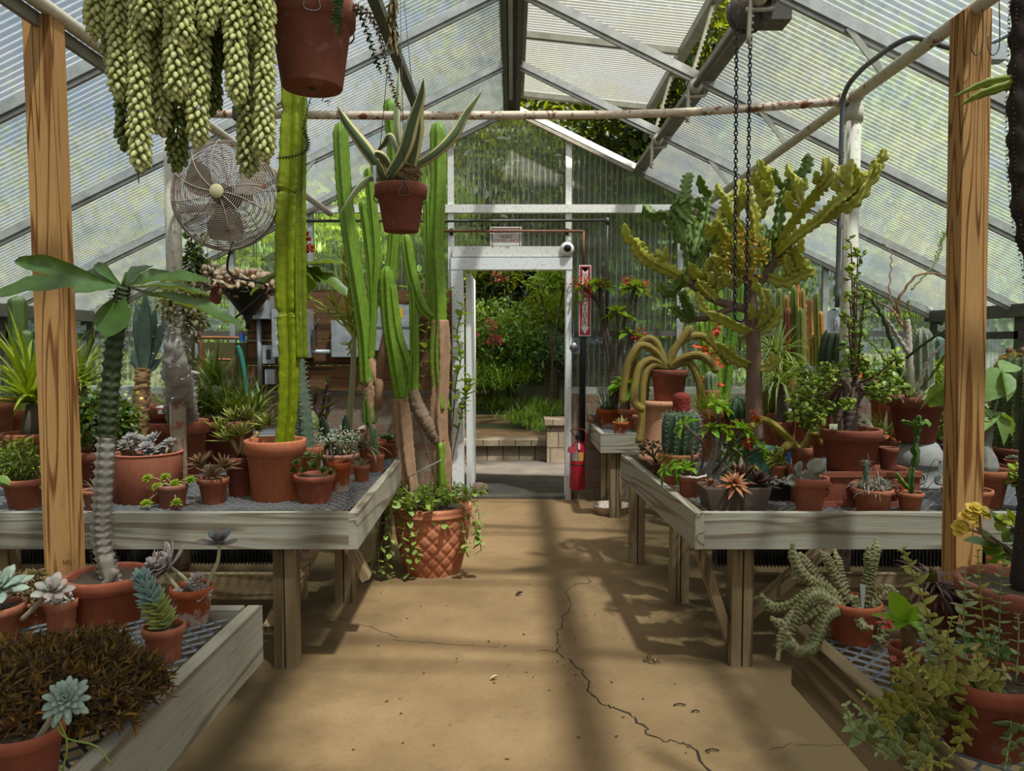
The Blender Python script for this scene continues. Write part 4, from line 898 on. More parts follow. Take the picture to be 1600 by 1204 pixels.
for pts in ([(640, 790), (630, 830), (635, 860), (640, 895)], [(650, 790), (655, 820), (648, 850), (655, 870)], [(620, 790), (605, 810), (612, 850), (600, 890)], [(630, 785), (610, 790), (592, 800), (585, 860), (578, 905)],
            [(725, 780), (745, 790), (748, 830), (752, 860)], [(728, 790), (740, 810), (745, 835), (748, 850)], [(660, 785), (668, 800), (690, 815), (700, 825)], [(640, 780), (600, 775), (580, 790), (575, 830)], [(720, 775), (740, 770), (755, 765)], [(615, 800), (600, 840), (592, 880), (612, 905)],
            [(735, 795), (728, 850), (726, 862)], [(645, 775), (620, 770), (600, 770)], [(670, 775), (650, 782), (640, 800), (642, 840)]):
    P = p.px(pts, -Rp*.9); P[0] = P[0]*(.7, .0, 1)+(0, -.1, 0); tv.tube(spline(P, 16), .003, 5); stemleaves(tl, P, 15, .05, .036, TR, 25, .15, .9)
cloud(240, p.px([(650, 778)], -.1)[0], (.26, .2, .05), .048, TR, tl, wid=.75)
tl.build('trailing_leaves', leafm('7c9c46', 'a0b45a', .5, .2), p.o); tv.build('trailing_stems', plain('9a8c60'), p.o)
cloud(520, p.px([(695, 770)], -.08)[0], (.2, .14, .06), .035, BLADE, wid=.2, tilt=2).build('moss_fern', leafm('4d6a1c', '7a8c2c'), p.o)
# ---- near bench at the left
p = pot('potted_paddle_euphorbia', 'tall scaly-trunked euphorbia with long paddle leaves, standing before the pine post', 109, 233, 915, 985, rb=.8, rimh=.3, mat=terra('a4502f', .12))
pe = p.px([(176, 915), (166, 880), (158, 830), (160, 780), (164, 720), (168, 660), (173, 600), (180, 530), (187, 480), (193, 448)])
k = 240; P = spline(pe, k); rad = np.interp(np.linspace(0, 1, k), [0, .06, .15, .4, .7, 1], [.040, .030, .029, .029, .028, .023])
pf = ribprof(30, 5, .26, k, .34, 6); pf *= 1+.05*np.sin(np.arange(k)*2*PI/6)[:, None]; pf[:70] *= 1+rs.normal(0, .05, (70, 30))
i1 = 124
b = B(); b.tube(P[:i1], rad[:i1], 30, pf[:i1], ref=(0, -1, .2)); b.build('corky_trunk', plain('a39a8c', .9, var=.5), p.o)
b = B(); b.tube(P[i1-1:], rad[i1-1:], 30, pf[i1-1:], ref=(0, -1, .2)); b.build('green_stem', leafm('39451f', '2f3a1a', .6, 0), p.o)
b = B(); b.P, b.R, b.N = P, rad, 5; spines(b, .012, .0022, 3, 2, .35).build('spines', plain('5b5044', .8), p.o)
b = B(); b.tube(spline(p.px([(165, 870), (172, 900), (188, 920)], -.01), 10), np.linspace(.018, .02, 10), 10, 1+rs.normal(0, .1, (10, 10))); b.tube(spline(p.px([(180, 890), (172, 905), (160, 918)], -.03), 8), .012, 8); b.build('root', plain('9c9080', .9, var=.5), p.o)
for tip, w_, dy, up in (((-25, 470), .075, -.06, (0, -.8, 1)), ((22, 408), .05, .08, (0, -1, .35)), ((166, 528), .092, -.06, (0, -1, .15)), ((332, 442), .062, -.02, (0, -.5, 1)), ((380, 514), .062, -.03, (.35, -.35, 1)), ((330, 464), .05, .08, (0, -.3, 1)),
                        ((112, 458), .066, -.10, (0, -.8, 1)), ((150, 412), .03, .1, (0, -1, .5)), ((238, 416), .05, .16, (0, -1, .6)), ((272, 428), .05, .12, (0, -1, .5)), ((130, 432), .05, .15, (0, -1, .6))):
    c0 = P[-1]-(0, 0, .004); d_ = p.px([tip], dy)[0]-c0; L_ = np.linalg.norm(d_); xs = np.linspace(0, 1, 14)
    prof = [(x, max(.0, (.16+.84*math.sin(min(1, x/.62)*PI/2)**2) if x < .62 else math.cos((x-.62)/.38*PI/2)**.75)) for x in xs]
    T = t_flat(prof, .10, .0); T[0][:, 2] += np.repeat(.10*np.sin(xs*PI)*(1 if tip[1] < 500 else .5)+.018*np.sin(xs*22), 3)
    if tip == (166, 528): T[0][:, 2] *= .4
    B().inst(T, frames(d_[None], up, L_, w_*1.05, L_*.6), [c0]).build('leaf', leafm('37551c', '466524', .42, .22), p.o)
B().tube(p.px([(192, 446), (197, 425)]), [.006, .003], 6).build('bud', leafm('6d8a2a', '6d8a2a'), p.o)
# rosettes on tall stems
p = pot('potted_ghost_plant', 'lilac-grey rosettes on long bent stems in the corner pot of the near left bench', 268, 334, 926, 981, mat=terrawhite(.0, .3), rb=.72)
rsl = leafm('b6a29c', '9c9490', .55, .1); gst = plain('b7b08a', .7, var=.3)
for st_, ax, L_, n_, W_ in (([(303, 925), (298, 915), (285, 900), (264, 884)], (-.6, -.5, .6), .078, 26, .038), ([(322, 920), (328, 902), (340, 878), (343, 848)], (.1, -.3, 1), .062, 10, .036), ([(285, 928), (272, 912), (255, 893), (245, 884)], (-.7, -.4, .5), .058, 18, .03)):
    q = p.px(st_); B().tube(spline(q, 18), np.linspace(.006, .0045, 18), 8).build('stem', gst, p.o)
    b = B(); rosette(b, t_fat(((0, .4), (.3, .75), (.62, 1), (.86, .55), (1, 0)), .2, .35, .1), q[-1]+nrm(np.array(ax))*.006, n_, L_, W_, .35, 80, 15, axis=ax); b.build('rosette', rsl if st_[0][0] != 322 else leafm('6f7276', '80726a', .55, .06), p.o)
for q, L_ in (((307, 905), .03), ((317, 928), .028), ((310, 918), .024), ((275, 926), .02), ((300, 932), .018)):
    b = B(); rosette(b, FAT, p.px([q], -.02)[0], 22, L_, .015, .5, 78, 10, axis=(R.uniform(-.2, .2), -.6, 1)); b.build('rosette', rsl, p.o)
B().tube(p.px([(286, 935), (275, 930), (290, 928)]), .006, 6).build('bare_stem', gst, p.o)
# leaning blue-green stonecrop
p = pot('potted_stonecrop', 'leaning stem packed with blue to lime finger leaves in a small clay pot', 226, 289, 988, 1041, rb=.74, soil=.2)
q = p.px([(262, 990), (254, 968), (243, 945), (232, 925), (222, 903)]); PP = spline(q, 60); dirs = nrm(np.gradient(PP, axis=0))
B().tube(PP[:20], .005, 7).build('stem', plain('b08c70'), p.o)
for lo, hi, m, nn in ((6, 34, leafm('b0b458', '98a464', .5, .12), 34), (30, 60, leafm('86a09a', '98aea2', .55, .08), 40)):
    i = np.linspace(lo, hi-1, nn).astype(int); a = np.arange(nn)*2.39996; ax_ = dirs[i]; s_ = nrm(np.cross(ax_, (0, 1, .1))); t_ = np.cross(ax_, s_); tt = (i/60.)[:, None]
    D = (np.cos(a)[:, None]*s_+np.sin(a)[:, None]*t_)*(1.05-.65*tt**3)+ax_*(.35+.7*tt**3); B().inst(LONGFAT, frames(D, (0, -.3, 1), .042*(1-.25*tt[:, 0]**3), .0185, .016), PP[i]).build('leaves', m, p.o)
b = B(); rosette(b, FAT, PP[-1], 26, .034, .014, .6, 85, 25, axis=dirs[-1]); b.build('rosette', leafm('7e9c9a', '90aca6', .55, .06), p.o)
b = B(); rosette(b, FAT, p.px([(262, 990)], -.02)[0], 14, .022, .01, .6, 80, 5); b.build('offset', leafm('93a59a', '80947c'), p.o)
# moss-like brown mound
c0 = at(72, 1075, 1.42); c0[2] = ZM; g = thing('potted_dry_mound', 'broad mound of dry brown and ochre curled leaves in a shallow bowl', 'potted plant', c0)
q = Pot(); q.o = g; Rm = .135; potmesh(Rm, .085, .6, .2, 40).build('pot', terra('8a4a34', .1), g)
mh = lambda pts, dy=0: np.array([at(a[0], a[1], c0[1]+dy)-c0 for a in pts])
b = B(); n_ = 5200; u = nrm(rs.normal(0, 1, (n_, 3))); u[:, 2] = np.abs(u[:, 2]); rr_ = rs.uniform(.82, 1.03, n_)[:, None]; big = 1+.10*np.sin(u[:, 0:1]*9)+.08*np.sin(u[:, 1:2]*11)
cm = mh([(85, 1040)])[0]; cm[2] = .085
b.inst(t_flat(((0, .4), (.3, 1), (.7, .7), (1, 0)), .1, .5), frames(u+rs.normal(0, .9, (n_, 3)), rs.normal(0, 1, (n_, 3)), rs.uniform(.012, .028, n_), rs.uniform(.004, .008, n_), .024), u*rr_*big*(.185, .17, .115)+cm-(0, 0, .03))
b.build('foliage', leafm('33221a', '7e5a1c', .8, .06, .6), g)
B().lathe([(.001, .035), (.09, .03), (.14, .01), (.155, -.03)], 30, c=cm).build('soil', plain('241a12', .95), g)
# pots at the very left
p = pot('potted_rosette', 'blue-grey rosette on a bare stem leaning from a clay pot in the bottom left corner', -14, 99, 1165, 1250, rb=.74, soil=.2, mat=terra('a4502f', .2))
q = p.px([(48, 1172), (62, 1150), (80, 1122)], -.02); B().tube(spline(q, 10), .0055, 8).build('stem', plain('9a8c78', .9, var=.4), p.o)
b = B(); rosette(b, t_fat(((0, .5), (.35, .9), (.65, 1), (.88, .7), (.97, .3), (1, 0)), .3, .6), p.px([(103, 1092)], -.03)[0], 44, .042, .014, .8, 84, -15, axis=(.25, -.75, .65)); b.build('rosette', leafm('8fa090', '9aa89a', .6, .06), p.o)
B().tube(spline(p.px([(75, 1105), (100, 1150), (150, 1165), (175, 1195)], -.04), 16), .0016, 5).tube(spline(p.px([(90, 1120), (105, 1160), (98, 1204)], -.05), 12), .0016, 5).build('vine', plain('7c8c3a'), p.o)
b = B(); rosette(b, FAT, p.px([(18, 1185)], -.02)[0], 20, .022, .007, .7, 70, 5); rosette(b, FAT, p.px([(32, 1180)], -.02)[0], 20, .018, .007, .7, 70, 5); b.build('offset', leafm('a8a08c', '8f8f7c'), p.o)
p = pot('potted_rosette', 'pale grey-pink rosette on a slanting stem above a small clay pot', 73, 121, 945, 1000, rb=.76)
q = p.px([(34, 968), (55, 948), (72, 930)], -.06); B().tube(spline(q, 10), .007, 8).build('stem', plain('a08c74', .9, var=.4), p.o)
b = B(); rosette(b, t_fat(((0, .4), (.35, .85), (.65, 1), (.88, .6), (1, 0)), .25, .4), p.px([(82, 920)], -.05)[0], 15, .055, .03, .4, 80, 5, axis=(.3, -.45, .8)); b.build('rosette', leafm('a4a49a', 'b49c92', .6, .06), p.o)
cloud(40, (0, 0, p.H), (.03, .03, .008), .012, FAT, wid=.8).build('pebbles', plain('cfc8bc'), p.o)
p = pot('potted_rosette', 'big pale green pointed rosette cut off by the left edge of the photo', -40, 36, 958, 1018, rb=.76)
b = B(); rosette(b, t_fat(), p.px([(-2, 915)])[0], 20, .085, .032, .5, 78, -10, axis=(.2, -.5, .8)); b.build('rosette', leafm('93a594', 'a8b49c', .6, .06), p.o)
B().tube(p.px([(-4, 965), (-2, 918)]), .007, 7).build('stem', plain('a08c74'), p.o)
p = pot('potted_straw_mound', 'straw-coloured dried mound between two pale rosettes', 18, 82, 945, 985, Y=1.985)
cloud(900, p.px([(45, 925)])[0], (.065, .06, .055), .022, BLADE, shell=.7, wid=.3).build('foliage', leafm('a88f66', '8c7450', .8, .1), p.o)
# ================================================================== RIGHT SIDE PLANTS
# ---- short bench by the doorway
def thorny(p, stems, leafc=26, fl=(), r_=.02, L=.13, lc=None, fc=None, sp=.018):
    """crown of thorns: bare spiny stems, each with a tuft of leaves; red flower heads where given"""
    lc = lc or leafm('3c6a1c', '7c9a2a', .4, .3)
    for pts, rr_, nl in stems:
        c = column(p.px(pts), rr_*.8, 6, .12, 18, 50, tip=False); c.build('stem', plain('4c4038', .9, var=.5), p.o)
        spines(c, sp, .0022 if sp > .01 else .0012, 1, 1, .4).build('spines', plain('c4b4a4', .8), p.o)
        if nl:
            b = B(); q = c.P[-1]; rosette(b, t_flat(((0, .15), (.3, .6), (.6, 1), (.85, .75), (1, 0)), .15, .3), q, nl, L, L*.36, 0, 70, -15, axis=nrm(c.P[-1]-c.P[-6])); b.build('leaves', lc, p.o)
    for q, s_ in fl:
        b = B(); cloud(34, p.px([q], -.03)[0], s_, .022, ROUND, b, shell=.5, wid=.9); b.build('flower_head', fc or leafm('d6473a', 'e0604c', .5, .15), p.o)
p = pot('potted_crown_of_thorns', 'tall spiny-stemmed crown of thorns with coral flowers in a rough clay pot by the doorway', 932, 972, 640, 668, z=ZM, mat=terrawhite(), rb=.72)
thorny(p, [([(955, 645), (955, 570), (948, 520), (938, 480), (925, 462), (912, 450)], .026, 14), ([(955, 645), (950, 560), (940, 500), (937, 445)], .024, 16), ([(958, 645), (966, 570), (972, 520), (982, 480), (993, 447)], .024, 16), ([(960, 645), (967, 580), (966, 520), (964, 487)], .02, 14), ([(962, 640), (972, 590), (990, 520), (995, 460)], .018, 0), ([(962, 640), (978, 560), (985, 520)], .018, 12)],
       fl=[((895, 442), .05), ((910, 438), .055), ((920, 446), .05), ((944, 442), .05), ((980, 436), .045), ((1002, 518), .045), ((1008, 444), .03), ((994, 528), .035), ((918, 458), .03)], L=.20)
tuft(B(), 60, p.px([(948, 635)], -.05)[0], .17, .014, (0, .4), (15, 85), .04).build('rosette_leaves', leafm('78806c', '5f6a58', .6, .05), p.o)
p = pot('potted_lobivia', 'tiny lime-crusted pot with cream spiky shoots on the short bench', 957, 982, 660, 682, mat=terrawhite(), rb=.78)
tuft(B(), 30, (0, 0, p.s), .07, .014, (0, .3), (40, 88), .02).build('leaves', leafm('d4c88c', 'b0a468', .6, .05), p.o)
p = pot('clay_pot', 'pinkish clay pot half behind the pedestal on the short bench', 988, 1022, 650, 676, mat=terra('b4684c', .4), rb=.75)
tuft(B(), 30, (0, 0, p.s), .12, .014, (0, .6), (20, 85), .02).build('leaves', leafm('7c7a64', '5f6450', .6, .05), p.o)
p = pot('potted_leafy_plant', 'bright green broad-leaved plant behind the crown of thorns', 965, 1005, 640, 660, Y=6.7)
rosette(B(), t_flat(((0, .2), (.3, .7), (.6, 1), (.85, .7), (1, 0)), .15, .3), p.px([(982, 598)])[0], 26, .24, .09, 0, 75, -10).build('leaves', leafm('3f7a1c', '5c9a2a', .4, .3), p.o)
B().tube(p.px([(982, 650), (982, 600)]), .015, 6).build('stem', plain('4c4030'), p.o)
# ---- pedestal with the rat-tail cactus
def pedestal(name, label, l, r, topl, topr, yt, yb, m, z=ZM):
    px = (l+r)/2; yf = on(px, yb, z)[1]; Rb = (r-l)/2*mpp(yf); yc = yf+Rb; Rt = (topr-topl)/2*mpp(yc); zt = at(px, yt, yc-Rt)[2]-z
    c = at(px, yb, yc); c[2] = z; g = thing(name, label, 'pedestal', c)
    B().lathe([(.001, 0), (Rb, 0), (Rb*1.02, .012), (Rb*.98, .028), (Rb*.86, .045), (Rb*.80, zt*.4), (Rb*.74, zt*.78), (Rt*.78, zt-.05), (Rt*.97, zt-.035), (Rt, zt-.02), (Rt*.99, zt-.004), (Rt*.95, zt), (.001, zt)], 44).build('column', m, g)
    return g, c, zt, yc
g, c_, zt_, yc_ = pedestal('pedestal', 'tall pale terracotta pedestal at the far corner of the right bench', 996, 1062, 1004, 1068, 628, 722, terra('c48a62', .1, .12))
p = pot('potted_rat_tail_cactus', 'fuzzy golden rat-tail cactus drooping over its pot on the terracotta pedestal', 1016, 1074, 578, 628, z=c_[2]+zt_, Y=yc_, rb=.76, mat=terra('8a4832', .1))
fz = leafm('7d6c30', '8c7836', .7, .1, .25); ctr = (1043, 572)
def arm(p, pts, r_, dy, m=fz, k=60, fuzz=True, name='arm'):
    q = p.pxd(pts, dy); c = column(q, r_, 10, .16, 30, k); c.build(name, m, p.o)
    if fuzz: spines(c, .011, .0018, 1, 1, .5).build('fuzz', plain('b39a5a', .8), p.o)
for pts, dy in (([(1040, 572), (1022, 548), (1000, 540), (982, 565), (975, 600), (972, 632)], -.10), ([(1040, 570), (1025, 535), (1008, 530), (994, 550), (988, 580), (986, 592)], .06), ([(1040, 572), (1018, 562), (1000, 572), (992, 600), (990, 625), (996, 634), (1007, 641)], -.16),
                ([(1040, 574), (1022, 570), (1010, 580), (1004, 605), (1003, 640), (1001, 672), (998, 692)], -.12), ([(1044, 570), (1058, 540), (1085, 524), (1110, 533), (1140, 570), (1158, 570)][:5], .10), ([(1046, 572), (1070, 558), (1095, 555), (1115, 572), (1118, 582)], -.10), ([(1048, 572), (1080, 556), (1105, 560), (1122, 580)], .05),
                ([(1046, 574), (1075, 566), (1090, 590), (1095, 620), (1093, 642)], -.06), ([(1044, 570), (1055, 545), (1072, 520), (1080, 512)], .02), ([(1038, 574), (1012, 585), (1008, 620), (1000, 640)], .1)):
    arm(p, pts, .024, dy)
# ---- right bench, front rows
p = pot('potted_melocactus', 'dark green ribbed barrel cactus with a tall red woolly cap', 1028, 1090, 712, 758, mat=terra('b4603c', .2), rb=.8)
zb_ = p.s; top = p.px([(1067, 642)])[0][2]
cyb = spline([(0.01, 0, zb_-.02), (.012, 0, zb_+(top-zb_)*.3), (.014, 0, zb_+(top-zb_)*.75), (.015, 0, top)], 40)
rb_ = np.interp(np.linspace(0, 1, 40), [0, .25, .6, .88, 1], [.080, .105, .108, .095, .05]); b = B(); b.tube(cyb, rb_, 96, ribprof(96, 13, .2, 40), ref=(0, -1, 0)); b.P, b.R, b.N = cyb, rb_, 13
b.build('body', leafm('2c442a', '384f30', .6, 0, .3), p.o)
spines(b, .028, .0018, 3, 5, .6).build('spines', plain('b4b0a4', .7), p.o)
k = 26; zc = np.linspace(top-.01, p.px([(1067, 613)])[0][2], k); rc = .047*np.sqrt(np.clip(1-np.clip((np.linspace(0, 1, k)-.72)/.29, 0, 1)**2.2, .01, 1))*(1+.025*np.sin(np.arange(k)*2.2))
B().tube(np.stack([np.full(k, .015), 0*zc, zc], -1), rc, 40, 1+rs.normal(0, .03, (k, 40))).build('red_cap', plain('8c3428', .9, var=.6), p.o)
cloud(90, p.px([(1050, 715)], -.06)[0], (.09, .05, .02), .035, BLADE, wid=.2).build('weeds', leafm('6a6a34', '7c5a3c'), p.o)
p = pot('potted_jade', 'small dark jade shrub in the pot beside the pedestal', 1018, 1044, 724, 748, Y=4.28, mat=terra('7a4430', .1))
b = B(); b2 = B()
for q in ((1008, 705), (1018, 694), (1030, 698), (1002, 695)): P = p.px([(1030, 728), (1022, 715), q]); b.tube(spline(P, 8), .006, 6); cloud(16, P[-1], .025, .02, FAT, b2, wid=.6)
b.build('stem', plain('5d4434'), p.o); b2.build('leaves', leafm('4a4a22', '6a5a2c'), p.o)
p = pot('potted_crown_of_thorns', 'low spreading crown of thorns with many leaf tufts in a white-rimmed pot', 1058, 1102, 746, 778, mat=terra('a8583c', .5), rb=.75)
B().tube([(math.cos(a)*p.R*.97, math.sin(a)*p.R*.97, p.H+rs.normal(0, .002)) for a in np.linspace(0, 2*PI, 40)], .007, 6, cap=False).build('lime_rim', plain('d8c8bc', .9, var=.5), p.o)
thorny(p, [([(1090, 750), (1080, 700), (1092, 680), (1125, 690), (1140, 680)], .009, 14), ([(1090, 752), (1110, 720), (1118, 690), (1110, 668)], .012, 14), ([(1100, 750), (1125, 700), (1122, 650), (1125, 632)], .009, 14), ([(1095, 752), (1130, 720), (1150, 690), (1170, 682)], .010, 18), ([(1100, 752), (1140, 730), (1170, 710), (1190, 700)], .009, 12),
           ([(1085, 752), (1070, 735), (1062, 728)], .007, 12), ([(1080, 752), (1076, 738), (1075, 728)], .007, 12), ([(1090, 752), (1100, 700), (1075, 670), (1068, 662)], .008, 12), ([(1095, 752), (1120, 740), (1140, 700), (1160, 668)], .010, 14), ([(1078, 755), (1052, 740), (1040, 732)], .006, 12)],
       fl=[((1172, 693), .012), ((1167, 690), .012)], L=.092, lc=leafm('4c8a22', '8ab034', .4, .3), sp=.009)
b = cloud(150, p.px([(1140, 715)], .05)[0], (.11, .09, .10), .045, BLADE, shell=.2, wid=.4); b.build('small_leaves', leafm('4a6a2a', '6a7a3c', .5, .2), p.o)
p = pot('aloe_trough', 'dark brown rectangular clay trough holding an orange starry aloe and purple-black leaves', 1092, 1199, 757, 800, Y=3.42, mesh=False)
w_, d_, h_ = at(1199, 770, 3.34)[0]-at(1092, 770, 3.34)[0], .16, at(1145, 762, 3.34)[2]-ZM
def trough(w_, d_, h_, m, g, nm='pot', tb=.86, rim=.008):
    b = B()
    pts = []
    for z, s_ in ((0, tb), (.004, tb+.01), (h_*.9, 1), (h_, 1.0), (h_, .93), (h_*.8, .92)):
        r = []
        for i in range(4):
            for j in range(6):
                a = PI/2*i+PI/2*j/5; cx, cy = (w_/2*s_-.018)*(1 if i in (0, 3) else -1), (d_/2*s_-.018)*(1 if i < 2 else -1); r.append((cx+.018*math.cos(a), cy+.018*math.sin(a), z))
        pts.append(r)
    V = np.array(pts).reshape(-1, 3); n = 24; i = np.arange(5)[:, None]*n; j = np.arange(n)[None]
    b.add(V, np.stack([i+j, i+(j+1) % n, i+n+(j+1) % n, i+n+j], -1).reshape(-1, 4)); b.add(np.array(pts[0]), [[tuple(range(n))[::-1]]], False)
    b.build(nm, m, g); B().poly([q for q in pts[5]]).build('soil', SOIL, g)
trough(w_, d_, h_, terra('57463c', .1, .2), p.o)
p.H = h_; lz = lambda px, dy=-.05, dz=.02: np.array([p.px([(px, 760)])[0][0], dy, h_+dz])
b = B(); rosette(b, t_fat(((0, .6), (.25, 1), (.5, .8), (.8, .4), (1, 0)), .2, .5, -.12), lz(1141, -.07, .025), 24, .105, .03, .5, 70, -25, axis=(0, -.6, 1)); b.build('orange_aloe', leafm('b0663c', 'a8744c', .45, .15), p.o)
b = B(); rosette(b, t_fat(), lz(1185, 0, .02), 16, .12, .04, .4, 70, 10, axis=(.3, -.2, 1)); b.build('dark_gasteria', leafm('4c342c', '6a4438', .4, .05), p.o)
b = B(); rosette(b, t_fat(), lz(1160, .03, .03), 14, .13, .03, .4, 80, 40); b.build('dark_gasteria', leafm('55402c', '6c3c34', .4, .05), p.o)
b = B(); rosette(b, FAT, lz(1108, -.02, .01), 16, .06, .02, .5, 75, 0); b.build('small_aloe', leafm('8a5c3c', '6f4c34', .5, .1), p.o)
# green glazed pot with the big candelabra
def glaze():
    n = NT('green_glaze'); v = n.coords(); a = n.noise(v, 9, 4); c = n.mix(n.ramp(a, (.4, 0.), (.65, 1.)), C('3f7a6a'), C('5c9a86'))
    wv = n('TexWave', {'wave_type': 'RINGS', 'rings_direction': 'SPHERICAL'}, Vector=n.coords(), Scale=5., Distortion=3.)
    return n.done(n.prin(c, .22, 0, .6))
p = pot('potted_candelabra_euphorbia', 'big branching yellow-green candelabra euphorbia in a green glazed pot', 1138, 1221, 676, 742, z=ZM, Y=4.1, mesh=False, h=.19)
B().lathe([(.001, 0), (p.R*.62, 0), (p.R*.66, .01), (p.R*.80, p.H*.45), (p.R*.84, p.H*.7), (p.R*.82, p.H*.82), (p.R*.95, p.H*.95), (p.R, p.H*.985), (p.R*.99, p.H), (p.R*.90, p.H), (p.R*.8, p.H*.86)], 48).build('pot', glaze(), p.o)
soilmesh(p.R*.8, p.H*.88).build('soil', GRAVEL, p.o)
for s_ in (-.4, .85):
    b = B(); q = [(p.R*.83*math.sin(a)*1.0, -p.R*.83*math.cos(a), p.H*.36+.03*math.sin((a-s_+.3)*5)) for a in np.linspace(s_-.32, s_+.32, 16)]; b.tube(q, np.interp(np.linspace(0, 1, 16), [0, .5, 1], [.006, .011, .006]), 8); b.build('painted_dragon', plain('c9c060', .3), p.o)
tr = spline(p.px([(1180, 688), (1178, 620), (1178, 560), (1175, 500), (1172, 455), (1180, 430)]), 60)
rad = np.interp(np.linspace(0, 1, 60), [0, .3, .75, 1], [.05, .044, .036, .03])
B().tube(tr, rad, 24, ribprof(24, 4, .12, 60)*(1+rs.normal(0, .035, (60, 24)))).build('trunk', plain('8c6f5c', .9, var=.6), p.o)
EUA = leafm('bfbf4a', 'cfcb68', .5, .28, .3); EUB = leafm('66803a', '7c9444', .5, .2, .3)
def seg(pts, r_, m, dy=0., wings=3, per=6, name='branch', sub=None):
    q = p.pxd(pts, dy); n_ = max(14, int(np.sum(np.linalg.norm(np.diff(q, axis=0), axis=1))/.0085))
    P = spline(q, n_); e = np.linspace(0, 1, n_); pf = ribprof(24, wings, .80, n_, .42, per, .42); rad = r_*np.sqrt(np.clip(1-(1-np.clip((1-e)*n_/7, 0, 1))**2, .03, 1))*np.clip(.5+e*n_/9, .5, 1)
    b = sub or B(); b.tube(P, rad, 24, pf, ref=(R.uniform(-1, 1), -1, .3))
    if sub is None: return b.build(name, m, p.o)
wood_ = plain('86705e', .9, var=.6)
for pts, r_ in (([(1175, 485), (1150, 478), (1120, 470), (1095, 455), (1075, 440)], .026), ([(1180, 450), (1195, 430), (1210, 410), (1215, 380)], .026), ([(1172, 455), (1165, 430), (1170, 400), (1180, 370)], .024), ([(1150, 478), (1110, 495), (1080, 500)], .02)):
    q = spline(p.px(pts), 24); B().tube(q, np.linspace(r_, r_*.7, 24), 12, 1+rs.normal(0, .06, (24, 12))).build('limb', wood_, p.o)
A_, D_ = EUA, EUB
for pts, m, dy in (([(1078, 445), (1050, 425), (1020, 410), (1000, 395), (990, 372)], A_, -.1), ([(1020, 410), (1012, 395)], A_, 0), ([(1045, 425), (1040, 405), (1022, 400)], A_, .02), ([(1075, 440), (1055, 450), (1040, 462)], D_, .1), ([(1080, 445), (1078, 410), (1070, 380), (1055, 355), (1040, 335), (1018, 335), (1005, 320)], D_, .2),
                   ([(1070, 380), (1062, 350), (1048, 325)], D_, .1), ([(1085, 440), (1085, 390), (1078, 340), (1072, 300), (1078, 270)], D_, .2), ([(1085, 400), (1100, 350), (1105, 315), (1112, 300)], D_, .25), ([(1085, 350), (1065, 330), (1060, 312)], D_, .1), ([(1090, 420), (1105, 390), (1120, 370), (1115, 345)], D_, .1),
                   ([(1060, 455), (1040, 455), (1030, 440)], D_, -.05), ([(1080, 500), (1062, 490), (1050, 478)], D_, -.1), ([(1085, 500), (1070, 470), (1065, 455)], D_, -.15), ([(1100, 460), (1110, 440), (1105, 425)], A_, -.1), ([(1120, 470), (1100, 450), (1090, 440)], A_, -.15),
                   ([(1180, 440), (1150, 415), (1125, 395), (1115, 370), (1105, 350)], A_, -.1), ([(1150, 415), (1130, 410), (1112, 400)], A_, -.15), ([(1165, 430), (1145, 390), (1125, 360), (1122, 345)], A_, -.2), ([(1175, 400), (1160, 360), (1140, 330), (1133, 305)], A_, -.1), ([(1145, 345), (1155, 320), (1152, 300)], A_, -.05),
                   ([(1180, 380), (1178, 340), (1168, 310), (1165, 290)], A_, -.1), ([(1178, 350), (1190, 320), (1187, 285), (1190, 255)], A_, .05), ([(1190, 320), (1205, 300), (1200, 270), (1207, 262)], A_, 0), ([(1210, 400), (1215, 350), (1222, 310), (1235, 280), (1258, 262), (1262, 240)], D_, .05), ([(1222, 320), (1240, 300), (1245, 275)], A_, -.05),
                   ([(1212, 390), (1235, 350, -.1), (1255, 325, -.2), (1275, 300, -.3), (1290, 280, -.34), (1288, 245, -.34)], A_, 0), ([(1275, 300, -.3), (1295, 285, -.35), (1300, 268, -.35)], A_, 0), ([(1255, 325), (1245, 300), (1250, 280)], A_, -.1), ([(1212, 400), (1245, 370, -.2), (1280, 345, -.4), (1305, 320, -.52), (1330, 300, -.56), (1345, 280, -.56)], A_, 0), ([(1305, 320, -.52), (1325, 320, -.55), (1345, 300, -.57), (1367, 262, -.57), (1368, 248, -.57)], A_, 0),
                   ([(1330, 300, -.56), (1325, 275, -.57), (1332, 248, -.57)], A_, 0), ([(1280, 345, -.4), (1310, 325, -.5), (1320, 300, -.54)], A_, 0), ([(1345, 285, -.56), (1352, 268, -.56)], A_, 0), ([(1195, 430), (1225, 440), (1250, 430), (1275, 420)], A_, -.1), ([(1225, 440), (1240, 420), (1250, 390)], D_, 0), ([(1250, 430), (1262, 405)], A_, -.05), ([(1210, 410), (1235, 400), (1245, 385)], A_, -.15),
                   ([(1180, 520), (1160, 512), (1135, 500), (1105, 487)], A_, -.1), ([(1182, 520), (1205, 505), (1220, 478)], A_, -.05), ([(1180, 515), (1192, 495), (1195, 470), (1190, 450)], A_, -.15), ([(1175, 570), (1150, 560), (1130, 545), (1117, 535)], A_, -.12), ([(1182, 575), (1205, 572), (1220, 558)], A_, -.1),
                   ([(1200, 420), (1190, 380), (1195, 350)], D_, .1), ([(1160, 440), (1140, 440), (1128, 425)], A_, -.1), ([(1172, 420), (1185, 400), (1200, 390)], A_, -.15), ([(1105, 440), (1085, 425), (1078, 412)], A_, -.2)):
